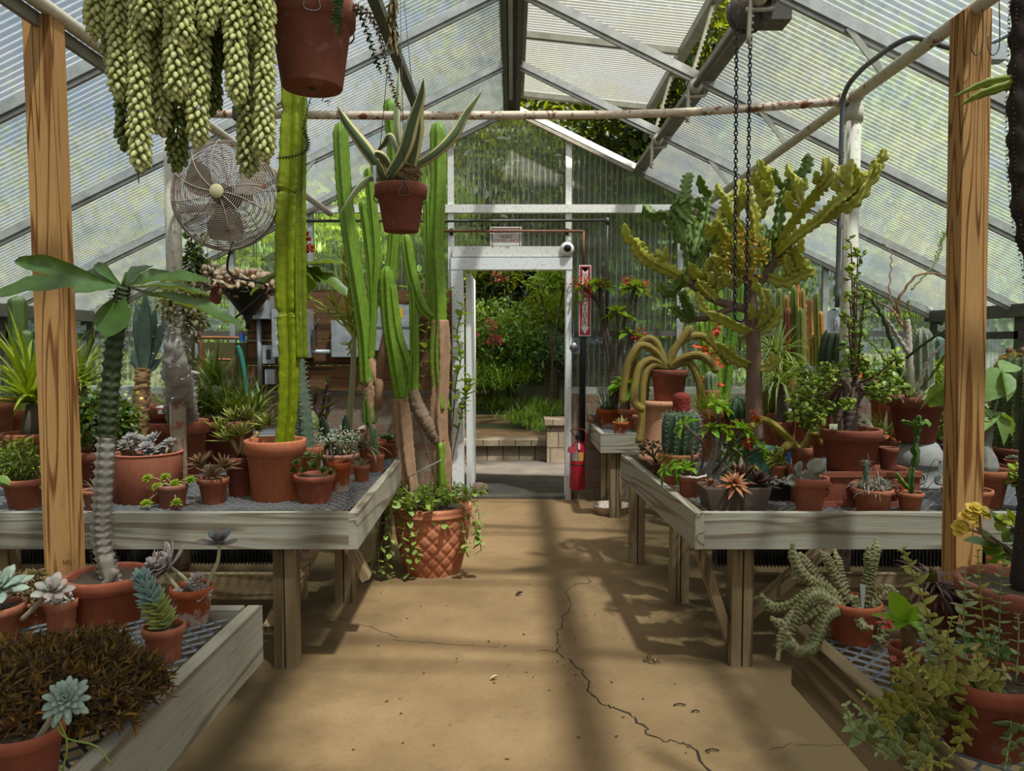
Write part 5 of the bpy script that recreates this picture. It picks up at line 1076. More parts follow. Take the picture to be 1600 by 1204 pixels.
    if m is A_ or R.random() < .5:
        for _ in range(2 if len(pts) > 3 else 1):
            i_ = R.randrange(1, len(pts)); a_, b_ = pts[i_-1], pts[i_]; f_ = R.uniform(.4, 1); z_ = (a_[2] if len(a_) > 2 else dy*(i_-1)/(len(pts)-1)); x_, y_ = a_[0]+(b_[0]-a_[0])*f_, a_[1]+(b_[1]-a_[1])*f_
            sx = R.choice((-1, 1)); l_ = R.uniform(20, 34); d2 = z_+R.uniform(-.12, .06)
            seg([(x_, y_, z_), (x_+sx*l_*.45, y_-l_*.4, (z_+d2)/2), (x_+sx*l_*.6, y_-l_*1.05, d2)], .036, m, 0, 3, 5)
    seg(pts, .046 if len(pts) > 3 else .042, m, dy, R.choice((3, 3, 4)), 5)
p0 = p
cloud(420, p.px([(1160, 400)], -.1)[0], (.13, .12, .16), .022, ROUND, wid=.8, shell=.2).build('dry_blossom', leafm('c8a840', 'b88a3c', .6, .2), p.o)
# rat-tail in a clay pot, jade, tray
p = pot('potted_rat_tail_cactus', 'clay pot with arching yellow rat-tail cactus arms ending in a red bud', 1236, 1270, 700, 730, Y=4.0, rb=.78)
yf_ = leafm('a08c34', 'ac9a40', .7, .1, .2)
for pts in ([(1248, 705), (1232, 685), (1210, 665), (1190, 655), (1180, 662), (1172, 668)], [(1252, 705), (1262, 690), (1275, 672), (1285, 685), (1288, 695)], [(1246, 705), (1235, 695), (1222, 702)], [(1256, 704), (1268, 678), (1272, 676)]): arm(p, pts, .02, -.08, yf_, 40)
cloud(30, p.px([(1180, 650)], -.08)[0], (.02, .02, .03), .025, ROUND, wid=.8).build('red_bud', leafm('d0432a', 'dc5a34'), p.o)
B().slab(p.px([(1229, 706), (1236, 706), (1233, 752), (1226, 752)], -.09), (0, 1, 0), .003).build('blue_label', plain('2c5488', .5), p.o)
g = thing('bonsai_tray', 'black footed bonsai tray with white pebbles', 'tray', at(1212, 775, 3.62)*(1, 1, 0)+(0, 0, ZM))
trough(.18, .12, .09, plain('232226', .45), g, tb=.9); cloud(60, (0, -.03, .095), (.07, .04, .008), .018, TEAR, wid=.8).build('pebbles', plain('d8d4c8', .6), g)
p = pot('potted_jade', 'small clay pot with a compact yellow-green jade plant on the bonsai tray', 1203, 1228, 728, 752, z=ZM+.092, Y=3.62, rb=.74)
b = B()
for q in ((1208, 715), (1214, 706), (1220, 712), (1212, 722), (1222, 722), (1206, 724)): cloud(18, p.px([q])[0], .022, .026, FAT, b, shell=.3, wid=.55)
b.build('leaves', leafm('7c8c28', 'a09a44', .4, .2), p.o)
# round-leaved plant with tag
p = pot('potted_round_leaf_plant', 'pearly round-leaved plant with a metal tag at the front of the right bench', 1235, 1293, 750, 804, rb=.62)
rl = leafm('8c8a76', 'a4a090', .5, .1)
for q, s_, e in (((1250, 738), .045, (-.3, -.6, 1)), ((1262, 732), .05, (.1, -.8, .6)), ((1274, 745), .055, (.3, -.9, .4)), ((1255, 752), .04, (-.4, -1, .1)), ((1270, 757), .055, (.2, -1, -.1)), ((1248, 748), .04, (-.8, -.6, .2)), ((1258, 758), .045, (0, -.9, -.5)), ((1252, 757), .04, (-.3, -.9, -.5))):
    c_ = p.px([q], -.02)[0]; b = B(); b.inst(t_fat(((0, .5), (.25, .9), (.6, 1), (.88, .75), (1, .3)), .12, .2), frames(np.array([(R.uniform(-1, 1), -.25, R.uniform(-.2, 1))]), (e[0]*.6, -1, e[2]*.5), s_*1.55, s_*1.5, s_*.6), [c_]); b.build('leaf', rl, p.o)
b = B()
for q in ((1258, 738), (1270, 748), (1258, 757)): b.tube(spline([(0, 0, p.s), p.px([q])[0]], 6), .003, 5)
b.build('stems', plain('9a7a64'), p.o)
def tagon(p, l, r, t, bt, base, dy=-.03):
    q = p.px([(l, t), (r, t), (r, bt), (l, bt)], dy); B().slab(q, (0, 1, 0), .002).build('metal_tag', metal('c8ccd0', .35, .5), p.o)
    b = B(); m = q.mean(0); b.tube(spline([p.px([base], dy)[0], (m+q[3])/2-(0, .003, 0), q[0]-(0, .003, 0), q[1]-(0, .003, 0), (m+q[2])/2-(0, .003, 0), p.px([base], dy)[0]], 24), .0009, 5); b.build('tag_wire', plain('3c3c40', .4), p.o)
tagon(p, 1283, 1291, 715, 739, (1283, 752))
# ornate trough
p = pot('ornate_trough', 'long terracotta trough with raised acanthus scrolls on its front', 1234, 1422, 732, 796, Y=3.54, mesh=False)
w_ = at(1424, 760, 3.43)[0]-at(1234, 760, 3.43)[0]; h_ = at(1330, 738, 3.42)[2]-ZM; tm = terra('8f4a30', .1)
trough(w_, .22, h_, tm, p.o, tb=.97)
B().beam((-w_*.49, -.112, h_-.01), (w_*.49, -.112, h_-.01), .02, .025, (0, 0, 1)).beam((-w_*.48, -.11, .015), (w_*.48, -.11, .015), .02, .025).build('molding', tm, p.o)
b = B()
for cx in (-.19, -.02, .15):
    for a in (-70, -45, -20, 0, 20, 45, 70):
        th = math.radians(a); L_ = .07-.0003*abs(a); q = [(cx+math.sin(th)*t*L_, -.114-.008*math.sin(t*3), h_*.82-math.cos(th)*t*L_*1.4-abs(math.sin(th))*.02*t*(1-t)) for t in np.linspace(0, 1, 8)]; b.tube(q, np.interp(np.linspace(0, 1, 8), [0, .5, 1], [.005, .009, .003]), 8)
b.build('relief_scrolls', tm, p.o)
p = pot('potted_jade_tree', 'old jade tree with two thick ringed trunks in a wide bowl on the ornate trough', 1282, 1374, 674, 733, z=ZM+h_+.002, Y=3.53, rb=.74, rimh=.28, mat=terra('8c4830', .08), soilm=GRAVEL, h=at(1328, 674, 3.41)[2]-ZM-h_)
br = plain('6c5a50', .9, var=.4)
def ringed(pts, r0, r1, k=60, dy=0): q = p.px(pts, dy); P = spline(q, k); return B().tube(P, np.linspace(r0, r1, k)*(1+.06*np.sin(np.arange(k)*1.6)), 14).build('trunk', br, p.o)
ringed([(1328, 676), (1330, 640), (1336, 622), (1342, 610), (1336, 595)], .034, .024); ringed([(1310, 676), (1311, 645), (1318, 630), (1322, 610), (1316, 590)], .022, .014)
tw = B(); lv = B(); JL = t_fat(((0, .3), (.3, .8), (.6, 1), (.85, .8), (1, .25)), .2, .3)
br_ = [(1275, 590), (1262, 612), (1255, 640), (1268, 660), (1250, 600), (1285, 600), (1300, 585), (1245, 622), (1258, 580), (1285, 575), (1310, 570), (1330, 560), (1322, 540), (1325, 500), (1328, 460), (1335, 430), (1340, 400), (1330, 380), (1345, 520), (1348, 480), (1345, 560), (1352, 590), (1360, 580), (1370, 600), (1385, 590), (1395, 610), (1380, 620), (1365, 610), (1390, 575), (1400, 560), (1290, 620), (1325, 635), (1262, 650), (1280, 650), (1338, 660), (1300, 640), (1245, 650), (1385, 605), (1405, 600), (1352, 450)]
for q in br_:
    e = p.px([q], R.uniform(-.2, .15))[0]; s_ = p.px([(1336, 600) if q[0] > 1318 else (1316, 600)])[0]; mid = (e+s_)/2+(0, 0, -.02); P = spline([s_, mid, e], 12)
    tw.tube(P, np.linspace(.007, .003, 12), 6); stemleaves(lv, P, 9, .034, .026, JL, 35, .45); cloud(10, e, .03, .034, JL, lv, shell=.2, wid=.8)
tw.build('branches', plain('5a3c34', .9), p.o); lv.build('leaves', leafm('6a8a28', 'a0b044', .4, .2), p.o)
b = B(); q = p.px([(1296, 676), (1296, 662), (1309, 662), (1309, 676)], -.05); b.slab(q, (0, 1, 0), .002); b.build('plastic_label', plain('d4dcb4', .4), p.o)
p = pot('potted_grey_cactus', 'clay pot of tangled grey paper-spined cactus on the front edge of the right bench', 1332, 1393, 768, 804, rb=.72)
tuft(B(), 260, p.px([(1362, 764)])[0], .085, .0045, (.2, 1.2), (5, 85), .03).build('spines', leafm('8f8478', 'b0a494', .7, .05), p.o)
for q in ([(1353, 766), (1353, 735), (1354, 718)], [(1375, 766), (1376, 745)], [(1345, 766), (1342, 752)], [(1385, 766), (1382, 752)]): c = column(p.px(q), .013, 6, .3, k=20, scal=.3); c.build('stem', leafm('3f5248', '4c6054', .6, 0), p.o); spines(c, .05, .0015, 3, 1, .6).build('long_spines', plain('b8a890', .7), p.o)
p = pot('clay_pot', 'small dark-rimmed clay pot standing behind the grey cactus', 1374, 1402, 700, 726, z=ZM+h_+.002, Y=3.5, rb=.8, mat=terra('8a4c34', .1))
# big pot on the stone pedestal
g = thing('stone_pedestal', 'pale grey cast stone pedestal with a carved scroll', 'pedestal', (at(1434, 770, 3.95)*(1, 1, 0))+(0, 0, ZM))
zt2 = at(1434, 693, 3.85)[2]-ZM; stn = plain('a8a8a4', .85, var=.4)
B().lathe([(.001, 0), (.125, 0), (.128, .02), (.115, .03), (.112, zt2*.45), (.122, zt2*.5), (.125, zt2*.55), (.118, zt2*.75), (.09, zt2*.95), (.075, zt2), (.001, zt2)], 40).build('block', stn, g)
b = B()
for cx in (-.055, .055):
    a = np.linspace(0, 4.2*PI, 50); r = .008+.0021*a; b.tube(np.stack([cx+r*np.cos(a)*(1 if cx > 0 else -1), -.118+.0*a+np.abs(cx+r*np.cos(a)*(1 if cx > 0 else -1))*.18, zt2*.27+r*np.sin(a)], -1), .004, 6)
b.build('scroll', stn, g)
p = pot('potted_zigzag_plant', 'white-barked zigzag branching plant in a large clay pot on the stone pedestal', 1388, 1472, 622, 694, z=ZM+zt2+.001, Y=3.95, mat=terra('8f4a34', .15), rb=.66, h=at(1430, 622, 3.8)[2]-ZM-zt2)
wb = plain('d2c6b4', .85, var=.4); gb = leafm('5c6a2c', '6c7434', .6, 0); ob = plain('a8805c', .85, var=.4)
def limb(pts, r0, r1, m, dy=0, z_=.004): q = p.pxd(pts, dy); P = spline(q, 50); P[:, 0] += z_*np.sin(np.arange(50)*1.1); return B().tube(P, np.linspace(r0, r1, 50), 9).build('branch', m, p.o)
limb([(1425, 628), (1422, 580), (1420, 540), (1420, 520), (1418, 500)], .022, .012, wb, 0, .002); limb([(1427, 628), (1440, 590), (1452, 560), (1476, 537)], .012, .006, wb, -.1)
limb([(1420, 552), (1405, 530), (1393, 510), (1380, 495), (1355, 480)], .012, .005, wb, -.1); limb([(1419, 520), (1405, 500), (1395, 485), (1370, 470)], .009, .004, ob, .1)
limb([(1404, 490), (1403, 470), (1415, 450), (1430, 432), (1450, 427), (1475, 430), (1488, 440), (1491, 470)], .008, .003, ob, -.1, .004); limb([(1402, 490), (1390, 460), (1392, 420), (1392, 395), (1380, 380)], .005, .0025, ob, .1, .005)
limb([(1418, 620), (1402, 565), (1385, 510), (1370, 480), (1345, 450)], .013, .006, leafm('3f5024', '4c5c2c', .6, 0), -.15); limb([(1415, 560), (1440, 540), (1470, 520), (1495, 510)], .008, .006, leafm('3f5024', '4c5c2c', .6, 0), -.25, .002)
limb([(1424, 452), (1445, 430), (1465, 405), (1475, 370), (1485, 358)], .005, .003, gb, .15); limb([(1418, 470), (1422, 490), (1430, 520), (1428, 530)], .006, .004, gb, 0, .006); limb([(1398, 580), (1370, 545), (1350, 520), (1368, 500)], .006, .003, gb, .1)
limb([(1428, 620), (1460, 580), (1480, 550), (1495, 535)], .008, .007, gb, -.15); limb([(1418, 605), (1405, 560)], .004, .003, gb)
b = B(); stemleaves(b, p.px([(1460, 410), (1472, 375), (1484, 358)], .12), 26, .035, .012, BLADE, 40, 0); b.build('leaves', leafm('8c9a58', 'a8a468'), p.o)
tuft(B(), 16, p.px([(1420, 625)], -.08)[0], .2, .02, (.1, .5), (40, 85), .04).build('strap_leaves', leafm('5c8034', 'b0b88c', .5, .2), p.o)
# small stacked euphorbia with tag
p = pot('potted_stacked_euphorbia', 'knobbly green stacked euphorbia in a small pot left of the right pine post', 1402, 1441, 772, 804, rb=.7)
for pts, r_ in (([(1424, 772), (1424, 745), (1426, 728)], .022), ([(1426, 730), (1432, 715), (1430, 700), (1432, 690)], .026), ([(1432, 692), (1433, 678)], .02), ([(1433, 680), (1436, 665), (1436, 648)], .030)): seg(pts, r_, leafm('3f5a24', '52702c', .5, .1, .3), 0, 3, 5)
for pts in ([(1436, 668), (1420, 660), (1408, 657)], [(1436, 665), (1448, 660), (1452, 668)], [(1434, 672), (1428, 655)], [(1422, 765), (1408, 750), (1400, 738)]): seg(pts, .018, leafm('5c7c2c', '6c8a34', .5, .1, .3), -.02, 3, 4)
tagon(p, 1467, 1475, 720, 741, (1440, 772), .02)
B().tube(spline(p.px([(1440, 772), (1458, 720), (1471, 722)], .018), 10), .0015, 5).build('tag_stake', plain('3c3c40', .4), p.o)
p = pot('black_pot', 'ribbed black nursery pot with a small green shrub beside the stone pedestal', 1452, 1484, 694, 742, Y=4.25, rb=.75, mat=plain('1c1c1e', .5))
cloud(160, p.px([(1474, 660)])[0], (.07, .06, .09), .03, JL, shell=.3, wid=.6).build('foliage', leafm('6a8a28', '96a84c'), p.o)
B().tube(spline([(0, 0, p.s), p.px([(1470, 660)])[0]], 6), .008, 6).build('stem', plain('4c3c30'), p.o)
p = pot('clay_pot', 'large clay pot behind the right pine post', 1472, 1548, 672, 752, Y=4.42, rb=.7)
cloud(200, p.px([(1530, 640)])[0], (.1, .08, .12), .035, JL, shell=.2, wid=.6).build('foliage', leafm('7c9a34', 'a0b04c'), p.o)
p = pot('clay_saucer_pot', 'low clay bowl showing on both sides of the right pine post', 1474, 1546, 770, 806, rb=.76)
p = pot('potted_ponytail', 'clay pot with a swollen grey wrinkled caudex right of the pine post', 1502, 1573, 738, 796, rb=.66, soilm=GRAVEL)
ck = spline(p.px([(1540, 738), (1541, 722), (1540, 705), (1544, 690), (1548, 672), (1550, 655)]), 40); B().tube(ck, np.interp(np.linspace(0, 1, 40), [0, .12, .3, .55, 1], [.045, .054, .042, .018, .010]), 40, 1-.07*(np.random.RandomState(3).rand(1, 40) > .6)+0*ck[:, :1]).build('caudex', plain('9c9a90', .9, var=.6), p.o)
b = B(); bl = t_flat(((0, .35), (.12, .8), (.35, 1), (.6, .85), (.85, .35), (1, 0)), .14, .35)
for tip, w_, dy, up in (((1583, 690), .10, -.05, (.3, -.8, .6)), ((1520, 655), .075, .0, (-.3, -.3, 1)), ((1590, 668), .08, .05, (0, -.2, 1)), ((1530, 670), .06, -.1, (0, -.5, 1))): c0 = p.px([(1555, 645)])[0]; d_ = p.px([tip], dy)[0]-c0; b.inst(bl, frames(d_[None], up, np.linalg.norm(d_), w_*1.1, .14), [c0])
for tip, w_, dy, up in (((1547, 622), .15, -.08, (-.1, -1, .5)), ((1585, 622), .10, -.1, (.5, -.8, .4)), ((1590, 560), .1, .1, (.2, -.5, 1))): c0 = p.px([(1568, 580)])[0]; d_ = p.px([tip], dy)[0]-c0; b.inst(bl, frames(d_[None], up, np.linalg.norm(d_), w_, .1), [c0])
for tip, w_, dy, up in (((1448, 636), .10, -.05, (-.3, -.8, .5)), ((1498, 628), .09, -.12, (.2, -.9, .5)), ((1428, 634), .06, .0, (-.5, -.3, 1))): c0 = p.px([(1478, 606)], -.1)[0]; d_ = p.px([tip], dy)[0]-c0; b.inst(bl, frames(d_[None], up, np.linalg.norm(d_), w_, .1), [c0])
b.build('leaves', leafm('6c8a44', '84a058', .5, .25), p.o)
b = B(); b.tube(spline(p.px([(1550, 655), (1560, 620), (1568, 580)]), 8), .005, 6).tube(spline(p.px([(1550, 655), (1520, 622), (1478, 606)], -.05), 8), .004, 6); b.build('stems', plain('7c8a50'), p.o)
p = pot('potted_tiny_succulent', 'tiny clay pot with a grey rosette standing on an upturned brick-red block', 1569, 1595, 731, 747, z=ZM+.1, Y=4.05, rb=.75)
rosette(B(), FAT, (0, 0, p.s+.01), 20, .045, .018, .5, 75, 5).build('rosette', leafm('9aa08c', '8a8a7c'), p.o)
g = thing('clay_block', 'rough brick-red block under the tiny grey rosette', 'block', (p.c[0], p.c[1], ZM)); B().box((0, 0, .0495), (.11, .11, .099)).build('block', terra('8a4a38', .1), g)
p = pot('potted_green_succulent', 'clay pot with a bright lime jade-like plant at the right edge of the bench', 1586, 1650, 752, 805, rb=.7, mat=terra('7c4430', .1))
cloud(140, p.px([(1604, 745)])[0], (.07, .06, .05), .035, JL, shell=.3, wid=.5).build('foliage', leafm('7fa022', 'a4b83c'), p.o)
p = pot('potted_barrel_cactus', 'huge barrel cactus with a golden woolly top in a clay pot at the right edge', 1549, 1660, 706, 745, Y=4.2, rb=.85, mat=terra('7c4430', .1))
bp = spline(p.px([(1600, 712), (1600, 660), (1600, 600), (1600, 552)]), 60); rb2 = np.interp(np.linspace(0, 1, 60), [0, .2, .5, .8, .95, 1], [.15, .165, .16, .165, .12, .05]); b = B(); b.tube(bp, rb2, 130, ribprof(130, 20, .12, 60), ref=(0, -1, 0)); b.P, b.R, b.N = bp, rb2, 20
b.build('body', leafm('3c4a2a', '465632', .7, 0, .4), p.o); spines(b, .03, .0025, 2, 3, .5).build('spines', plain('c8a860', .7), p.o)
cloud(700, bp[-3]+(0, 0, -.005), (.11, .11, .03), .03, BLADE, shell=.6, wid=.1, tilt=3).build('golden_wool', leafm('c8a050', 'd8b868', .7, .1), p.o)
b = B()
for a in range(7): b.lathe([(.014, 0), (.018, .01), (.012, .026), (.001, .034)], 8, c=bp[-2]+(.08*math.cos(a), .08*math.sin(a), .012))
b.build('fruit', plain('6a4a34', .7), p.o)
# ---- back rows on the right
p = pot('potted_cereus_clump', 'clump of bright green flat-sided cereus columns behind the rat-tail cactus', 1095, 1150, 625, 660, Y=5.9)
cols(p, [([(1118, 640), (1118, 560), (1120, 500), (1118, 445)], .055, 5), ([(1100, 640), (1104, 580), (1108, 520), (1112, 470)], .045, 5), ([(1130, 640), (1138, 560), (1148, 500), (1152, 470)], .05, 4), ([(1125, 640), (1122, 570), (1150, 510), (1160, 440)], .034, 4), ([(1112, 640), (1100, 560), (1092, 500)], .04, 5), ([(1126, 640), (1110, 600), (1106, 590)], .045, 5)], leafm('5f8c2a', '82a83c', .45, .2), False)
for q in ((1122, 513), (1095, 545), (1110, 547), (1125, 562), (1105, 590), (1118, 605)): cloud(14, p.px([q], -.2)[0], (.03, .03, .04), .05, ROUND, shell=.4, wid=.7).build('flower', leafm('d8513c', 'd8513c', .5, .1), p.o)
p = pot('potted_striped_cactus', 'pale striped column cactus low behind the rat-tail arms', 1098, 1124, 610, 650, Y=5.6)
column(p.px([(1111, 650), (1111, 610), (1110, 580)]), .05, 8, .3).build('stem', leafm('6c7c5c', '7c8c6a', .6, 0), p.o)
p = pot('potted_round_cactus', 'dark round leafy-ribbed cactus below the candelabra trunk', 1136, 1168, 654, 680, Y=4.75)
column(p.px([(1152, 662), (1152, 640), (1152, 618)]), [.07, .085, .06], 10, .25, 60, 24).build('body', leafm('2f4428', '3c5232', .6, 0), p.o)
p = pot('potted_grass', 'fine bright green grassy tuft between the red-capped cactus and the candelabra', 1090, 1130, 640, 668, Y=4.8)
tuft(B(), 200, (0, 0, p.s), .25, .006, (.1, .8), (40, 88), .04).build('leaves', leafm('8aa83c', 'a4b84c', .5, .3), p.o)
p = pot('potted_dracaena', 'spiky fine-leaved dracaena on a thin stem behind the golden columns', 1195, 1235, 640, 672, Y=4.9, mat=terra('c4c0b4', .4))
B().tube(p.px([(1212, 650), (1213, 600), (1213, 560)]), .02, 8).build('stem', plain('6a5a4c', .9), p.o)
tuft(B(), 70, p.px([(1213, 556)])[0], .36, .012, (.1, 1.1), (5, 88), .015).build('leaves', leafm('6c8444', '8a9a5c', .5, .25), p.o)
p = pot('potted_sansevieria', 'stiff striped yellow-edged sword leaves right of the candelabra trunk', 1190, 1230, 645, 680, Y=4.55)
tuft(B(), 26, (0, 0, p.s), .36, .035, (0, .35), (50, 88), .04).build('leaves', leafm('6a7038', '94924c', .5, .15), p.o)
p = pot('potted_shaggy_trunk', 'shaggy grey-trunked plant with drooping grassy leaves at the middle of the right bench', 1205, 1240, 660, 700, Y=4.4)
scaly(p.px([(1220, 680), (1222, 630), (1216, 600)]), [.03, .035, .025], 12, 30, .12).build('trunk', plain('7c6c5c', .9, var=.5), p.o)
tuft(B(), 90, p.px([(1217, 600)])[0], .36, .010, (.5, 1.7), (0, 70), .02).build('leaves', leafm('5f7434', '86924c', .5, .2), p.o)
p = pot('potted_golden_cactus', 'group of thin golden and olive columns with dry brown tips against the end wall', 1218, 1300, 610, 650, Y=5.9)
for i, (x, yt, c_) in enumerate(((1217, 450, 0), (1228, 460, 1), (1240, 445, 0), (1244, 425, 2), (1253, 450, 1), (1250, 480, 0), (1265, 465, 2), (1275, 455, 0), (1281, 485, 2), (1222, 500, 0), (1235, 520, 1), (1258, 540, 0), (1270, 520, 1), (1245, 560, 2), (1289, 520, 3), (1230, 480, 3))):
    column(p.px([(x+(1258-x)*.25, 640), (x+2, 560), (x, yt)], R.uniform(-.2, .2)), .026, 5, .3, k=40).build('column', (leafm('7c8030', '6a7430', .5, .1), leafm('8a6a34', '9a7a3c', .5, .1), leafm('b89a3c', 'c0843c', .5, .1), leafm('a0603c', '8a5034', .5, .1))[c_], p.o)
p = pot('potted_dark_cactus', 'dark green broad ribbed cactus column in front of the thermometer', 1285, 1335, 650, 690, Y=4.02)
c = column(p.px([(1308, 660), (1306, 600), (1307, 550), (1312, 508)]), [.085, .095, .09, .075], 13, .22, 78, 60); c.build('body', leafm('26351c', '324224', .6, 0), p.o); spines(c, .014, .002, 3, 2, .5).build('spines', plain('8a8450', .8), p.o)
p = pot('potted_dark_cactus', 'low dark dome cactus left of the tall dark column', 1250, 1288, 640, 680, Y=4.9)
column(p.px([(1266, 650), (1264, 610), (1262, 570)]), [.07, .08, .06], 12, .2, 72, 30).build('body', leafm('1f2a18', '28361e', .6, 0), p.o)
p = pot('potted_columnar_cactus', 'pale grey woolly-ribbed column cactus behind the white-barked plant', 1420, 1462, 640, 690, Y=4.85)
c = column(p.px([(1440, 650), (1441, 580), (1439, 512)]), .07, 9, .35, k=60); c.build('body', leafm('7c8470', '8c947c', .7, 0), p.o); spines(c, .012, .004, 1, 2, .6).build('spines', plain('cfc8b4', .8), p.o)
p = pot('potted_columnar_cactus', 'blue-green column cactus in the back corner left of the right pine post', 1450, 1480, 630, 680, Y=5.5)
column(p.px([(1464, 640), (1463, 560), (1462, 525)]), .06, 6, .35).build('body', leafm('5c7468', '6a8474', .6, 0), p.o)
p = pot('potted_leafy_succulent', 'bright yellow-green bushy succulent low beside the right pine post', 1455, 1492, 620, 660, Y=5.2)
cloud(420, p.px([(1474, 592)])[0], (.16, .12, .14), .06, BLADE, shell=.3, wid=.2).build('foliage', leafm('8aa82c', 'b0b83c', .4, .3), p.o)
p = pot('potted_aloe', 'yellow-tipped slender aloes behind the jade tree', 1375, 1418, 625, 665, Y=5.0)
for q in ((1370, 610), (1390, 600), (1405, 610)): tuft(B(), 30, p.px([q])[0]-(0, 0, .06), .22, .018, (0, .5), (30, 88), .01).build('rosette', leafm('7c8a3c', 'a8a84c', .5, .15), p.o)
p = pot('potted_gasteria', 'dark pointed green aloe with orange dry leaves between the jade bowl and the big pot', 1362, 1400, 680, 715, Y=4.3)
tuft(B(), 26, (0, 0, p.s), .2, .03, (0, .4), (25, 85), .02).build('leaves', leafm('4c5c2a', '6c6a34', .5, .1), p.o); tuft(B(), 20, (0, 0, p.s), .17, .02, (0, .7), (15, 85), .03).build('dried_leaves', leafm('b8703c', 'c8884c', .7, .15), p.o)
p = pot('clay_pot', 'pale orange clay pot at the back behind the shaggy grey trunk', 1213, 1248, 592, 618, Y=5.7, mat=terra('c87a4c', .2)); cloud(120, (0, 0, p.H+.08), (.1, .1, .08), .06, OVATE).build('foliage', leafm('7c9a3c', '96ac4c'), p.o)
p = pot('potted_leafy_shrub', 'green leafy shrub low between the far pots of the right bench', 1270, 1300, 680, 705, Y=4.3)
cloud(260, p.px([(1270, 640)])[0], (.12, .1, .12), .04, JL, shell=.2, wid=.7).build('foliage', leafm('5c7c28', '8aa040'), p.o)
p = pot('potted_coral_cactus', 'leafy clump at the back with a few orange flowers', 1360, 1395, 610, 640, Y=5.6)
cloud(260, p.px([(1372, 590)])[0], (.2, .12, .12), .06, OVATE, shell=.2).build('foliage', leafm('4c7034', '6c8c4c'), p.o); cloud(40, p.px([(1362, 590)], -.15)[0], (.07, .03, .03), .04, ROUND, wid=.8).build('flowers', leafm('e05a34', 'e84c50'), p.o)
# ---- near bench at the right
p = pot('potted_rope_plant', 'clay pot with thick beaded rope-like stems curling over the corner of the near right bench', 1290, 1374, 952, 1012, rb=.74, mat=terra('b4592f', .1))
rpm = [leafm('8e8c5c', 'a69c74', .55, .08, .2), leafm('9a9464', 'b4a684', .55, .08, .2), leafm('7a7c50', '8e8a5e', .55, .08, .2)]
DISC = t_fat(((0, .6), (.3, 1), (.7, .9), (1, .2)), .8, .8)
def rope(pts, dy, r_=.0125, k=0):
    q = p.pxd(pts, dy); L_ = np.sum(np.linalg.norm(np.diff(spline(q, 60), axis=0), axis=1)); n = int(L_/.0078); P = spline(q, n); T = nrm(np.gradient(P, axis=0)); b = B(); b.tube(P, r_*.45, 6)
    s_ = nrm(np.cross(T, (.31, .5, .8))); t_ = np.cross(T, s_); i = np.arange(n); sz = np.clip((n-i)/6., .45, 1)*np.clip(.7+i/20., .7, 1)*r_*1.15
    for ph in (0, 1):
        a = (i % 2)*PI/2+ph*PI; D = np.cos(a)[:, None]*s_+np.sin(a)[:, None]*t_; b.inst(DISC, np.stack([D*sz[:, None], np.cross(T, D)*(sz*1.75)[:, None], T*(.0088+0*sz)[:, None]], -1), P)
    b.build('beaded_stem', rpm[k % 3], p.o)
for i, (pts, dy) in enumerate((([(1325, 955), (1300, 925), (1270, 910), (1250, 890), (1240, 870), (1238, 850)], -.02), ([(1325, 955), (1295, 920), (1268, 890), (1250, 870), (1241, 880)], .06), ([(1320, 955), (1290, 930), (1265, 925), (1235, 945), (1205, 948), (1190, 930)], -.08), ([(1318, 955), (1295, 945), (1270, 955), (1245, 970), (1222, 975), (1206, 966)], -.12),
        ([(1318, 957), (1300, 945), (1285, 965), (1275, 985), (1262, 1010), (1248, 1018), (1235, 1005), (1232, 990)], -.16), ([(1316, 957), (1305, 955), (1290, 965), (1280, 990), (1270, 1012), (1255, 1018)], -.20), ([(1328, 955), (1315, 920), (1300, 890), (1290, 870), (1282, 862)], .02), ([(1330, 955), (1320, 920), (1312, 895), (1308, 875), (1304, 860)], .05),
        ([(1345, 955), (1352, 915), (1358, 890), (1356, 870), (1358, 855)], .02), ([(1346, 955), (1358, 910), (1364, 880), (1368, 860), (1370, 843)], .05), ([(1340, 955), (1334, 935), (1340, 950), (1343, 970), (1350, 980), (1362, 980)], -.10), ([(1350, 955), (1365, 945), (1378, 960), (1382, 985), (1375, 1000), (1366, 995)], -.09), ([(1350, 955), (1370, 925), (1388, 920), (1402, 926)], .03),
        ([(1322, 955), (1290, 935), (1262, 940), (1240, 960), (1225, 985), (1215, 1030)], -.15), ([(1320, 955), (1280, 930), (1255, 945), (1230, 1000), (1240, 1010)], -.18), ([(1322, 950), (1290, 915), (1262, 905), (1245, 900), (1240, 885)], .0), ([(1355, 950), (1375, 935), (1385, 925)], -.02))): rope(pts, dy, .0122, i)
B().slab(p.px([(1344, 912), (1353, 914), (1350, 950), (1346, 950)], -.05), (0, 1, 0), .002).build('plant_label', plain('a8b0a4', .5), p.o)
p = pot('potted_seedling', 'small clay pot with a stubby stem and bright green leaves, behind the beaded rope plant', 1388, 1442, 1020, 1080, rb=.8, soil=.25, mat=terra('8c4430', .1))
B().tube(spline(p.px([(1422, 1030), (1420, 1005), (1418, 975)]), 14), np.linspace(.014, .017, 14), 10, 1+rs.normal(0, .05, (14, 10))).build('stem', plain('7a5c3c', .9, var=.5), p.o)
sl2 = leafm('86b82c', '78a828', .4, .35, .15)
for tip, w_, up in (((1393, 926), .042, (-.3, -1, .3)), ((1440, 942), .04, (.2, -1, .3)), ((1362, 958), .014, (0, -1, 1)), ((1390, 982), .018, (0, -.5, 1)), ((1448, 985), .03, (0, -.2, 1))): c0 = p.px([(1418, 972)])[0]; d_ = p.px([tip], -.03)[0]-c0; B().inst(t_flat(((0, .1), (.15, .5), (.45, 1), (.75, .8), (.93, .35), (1, 0)), .14, .12), frames(d_[None], up, np.linalg.norm(d_), w_*1.15, .05), [c0]).build('leaf', sl2, p.o)
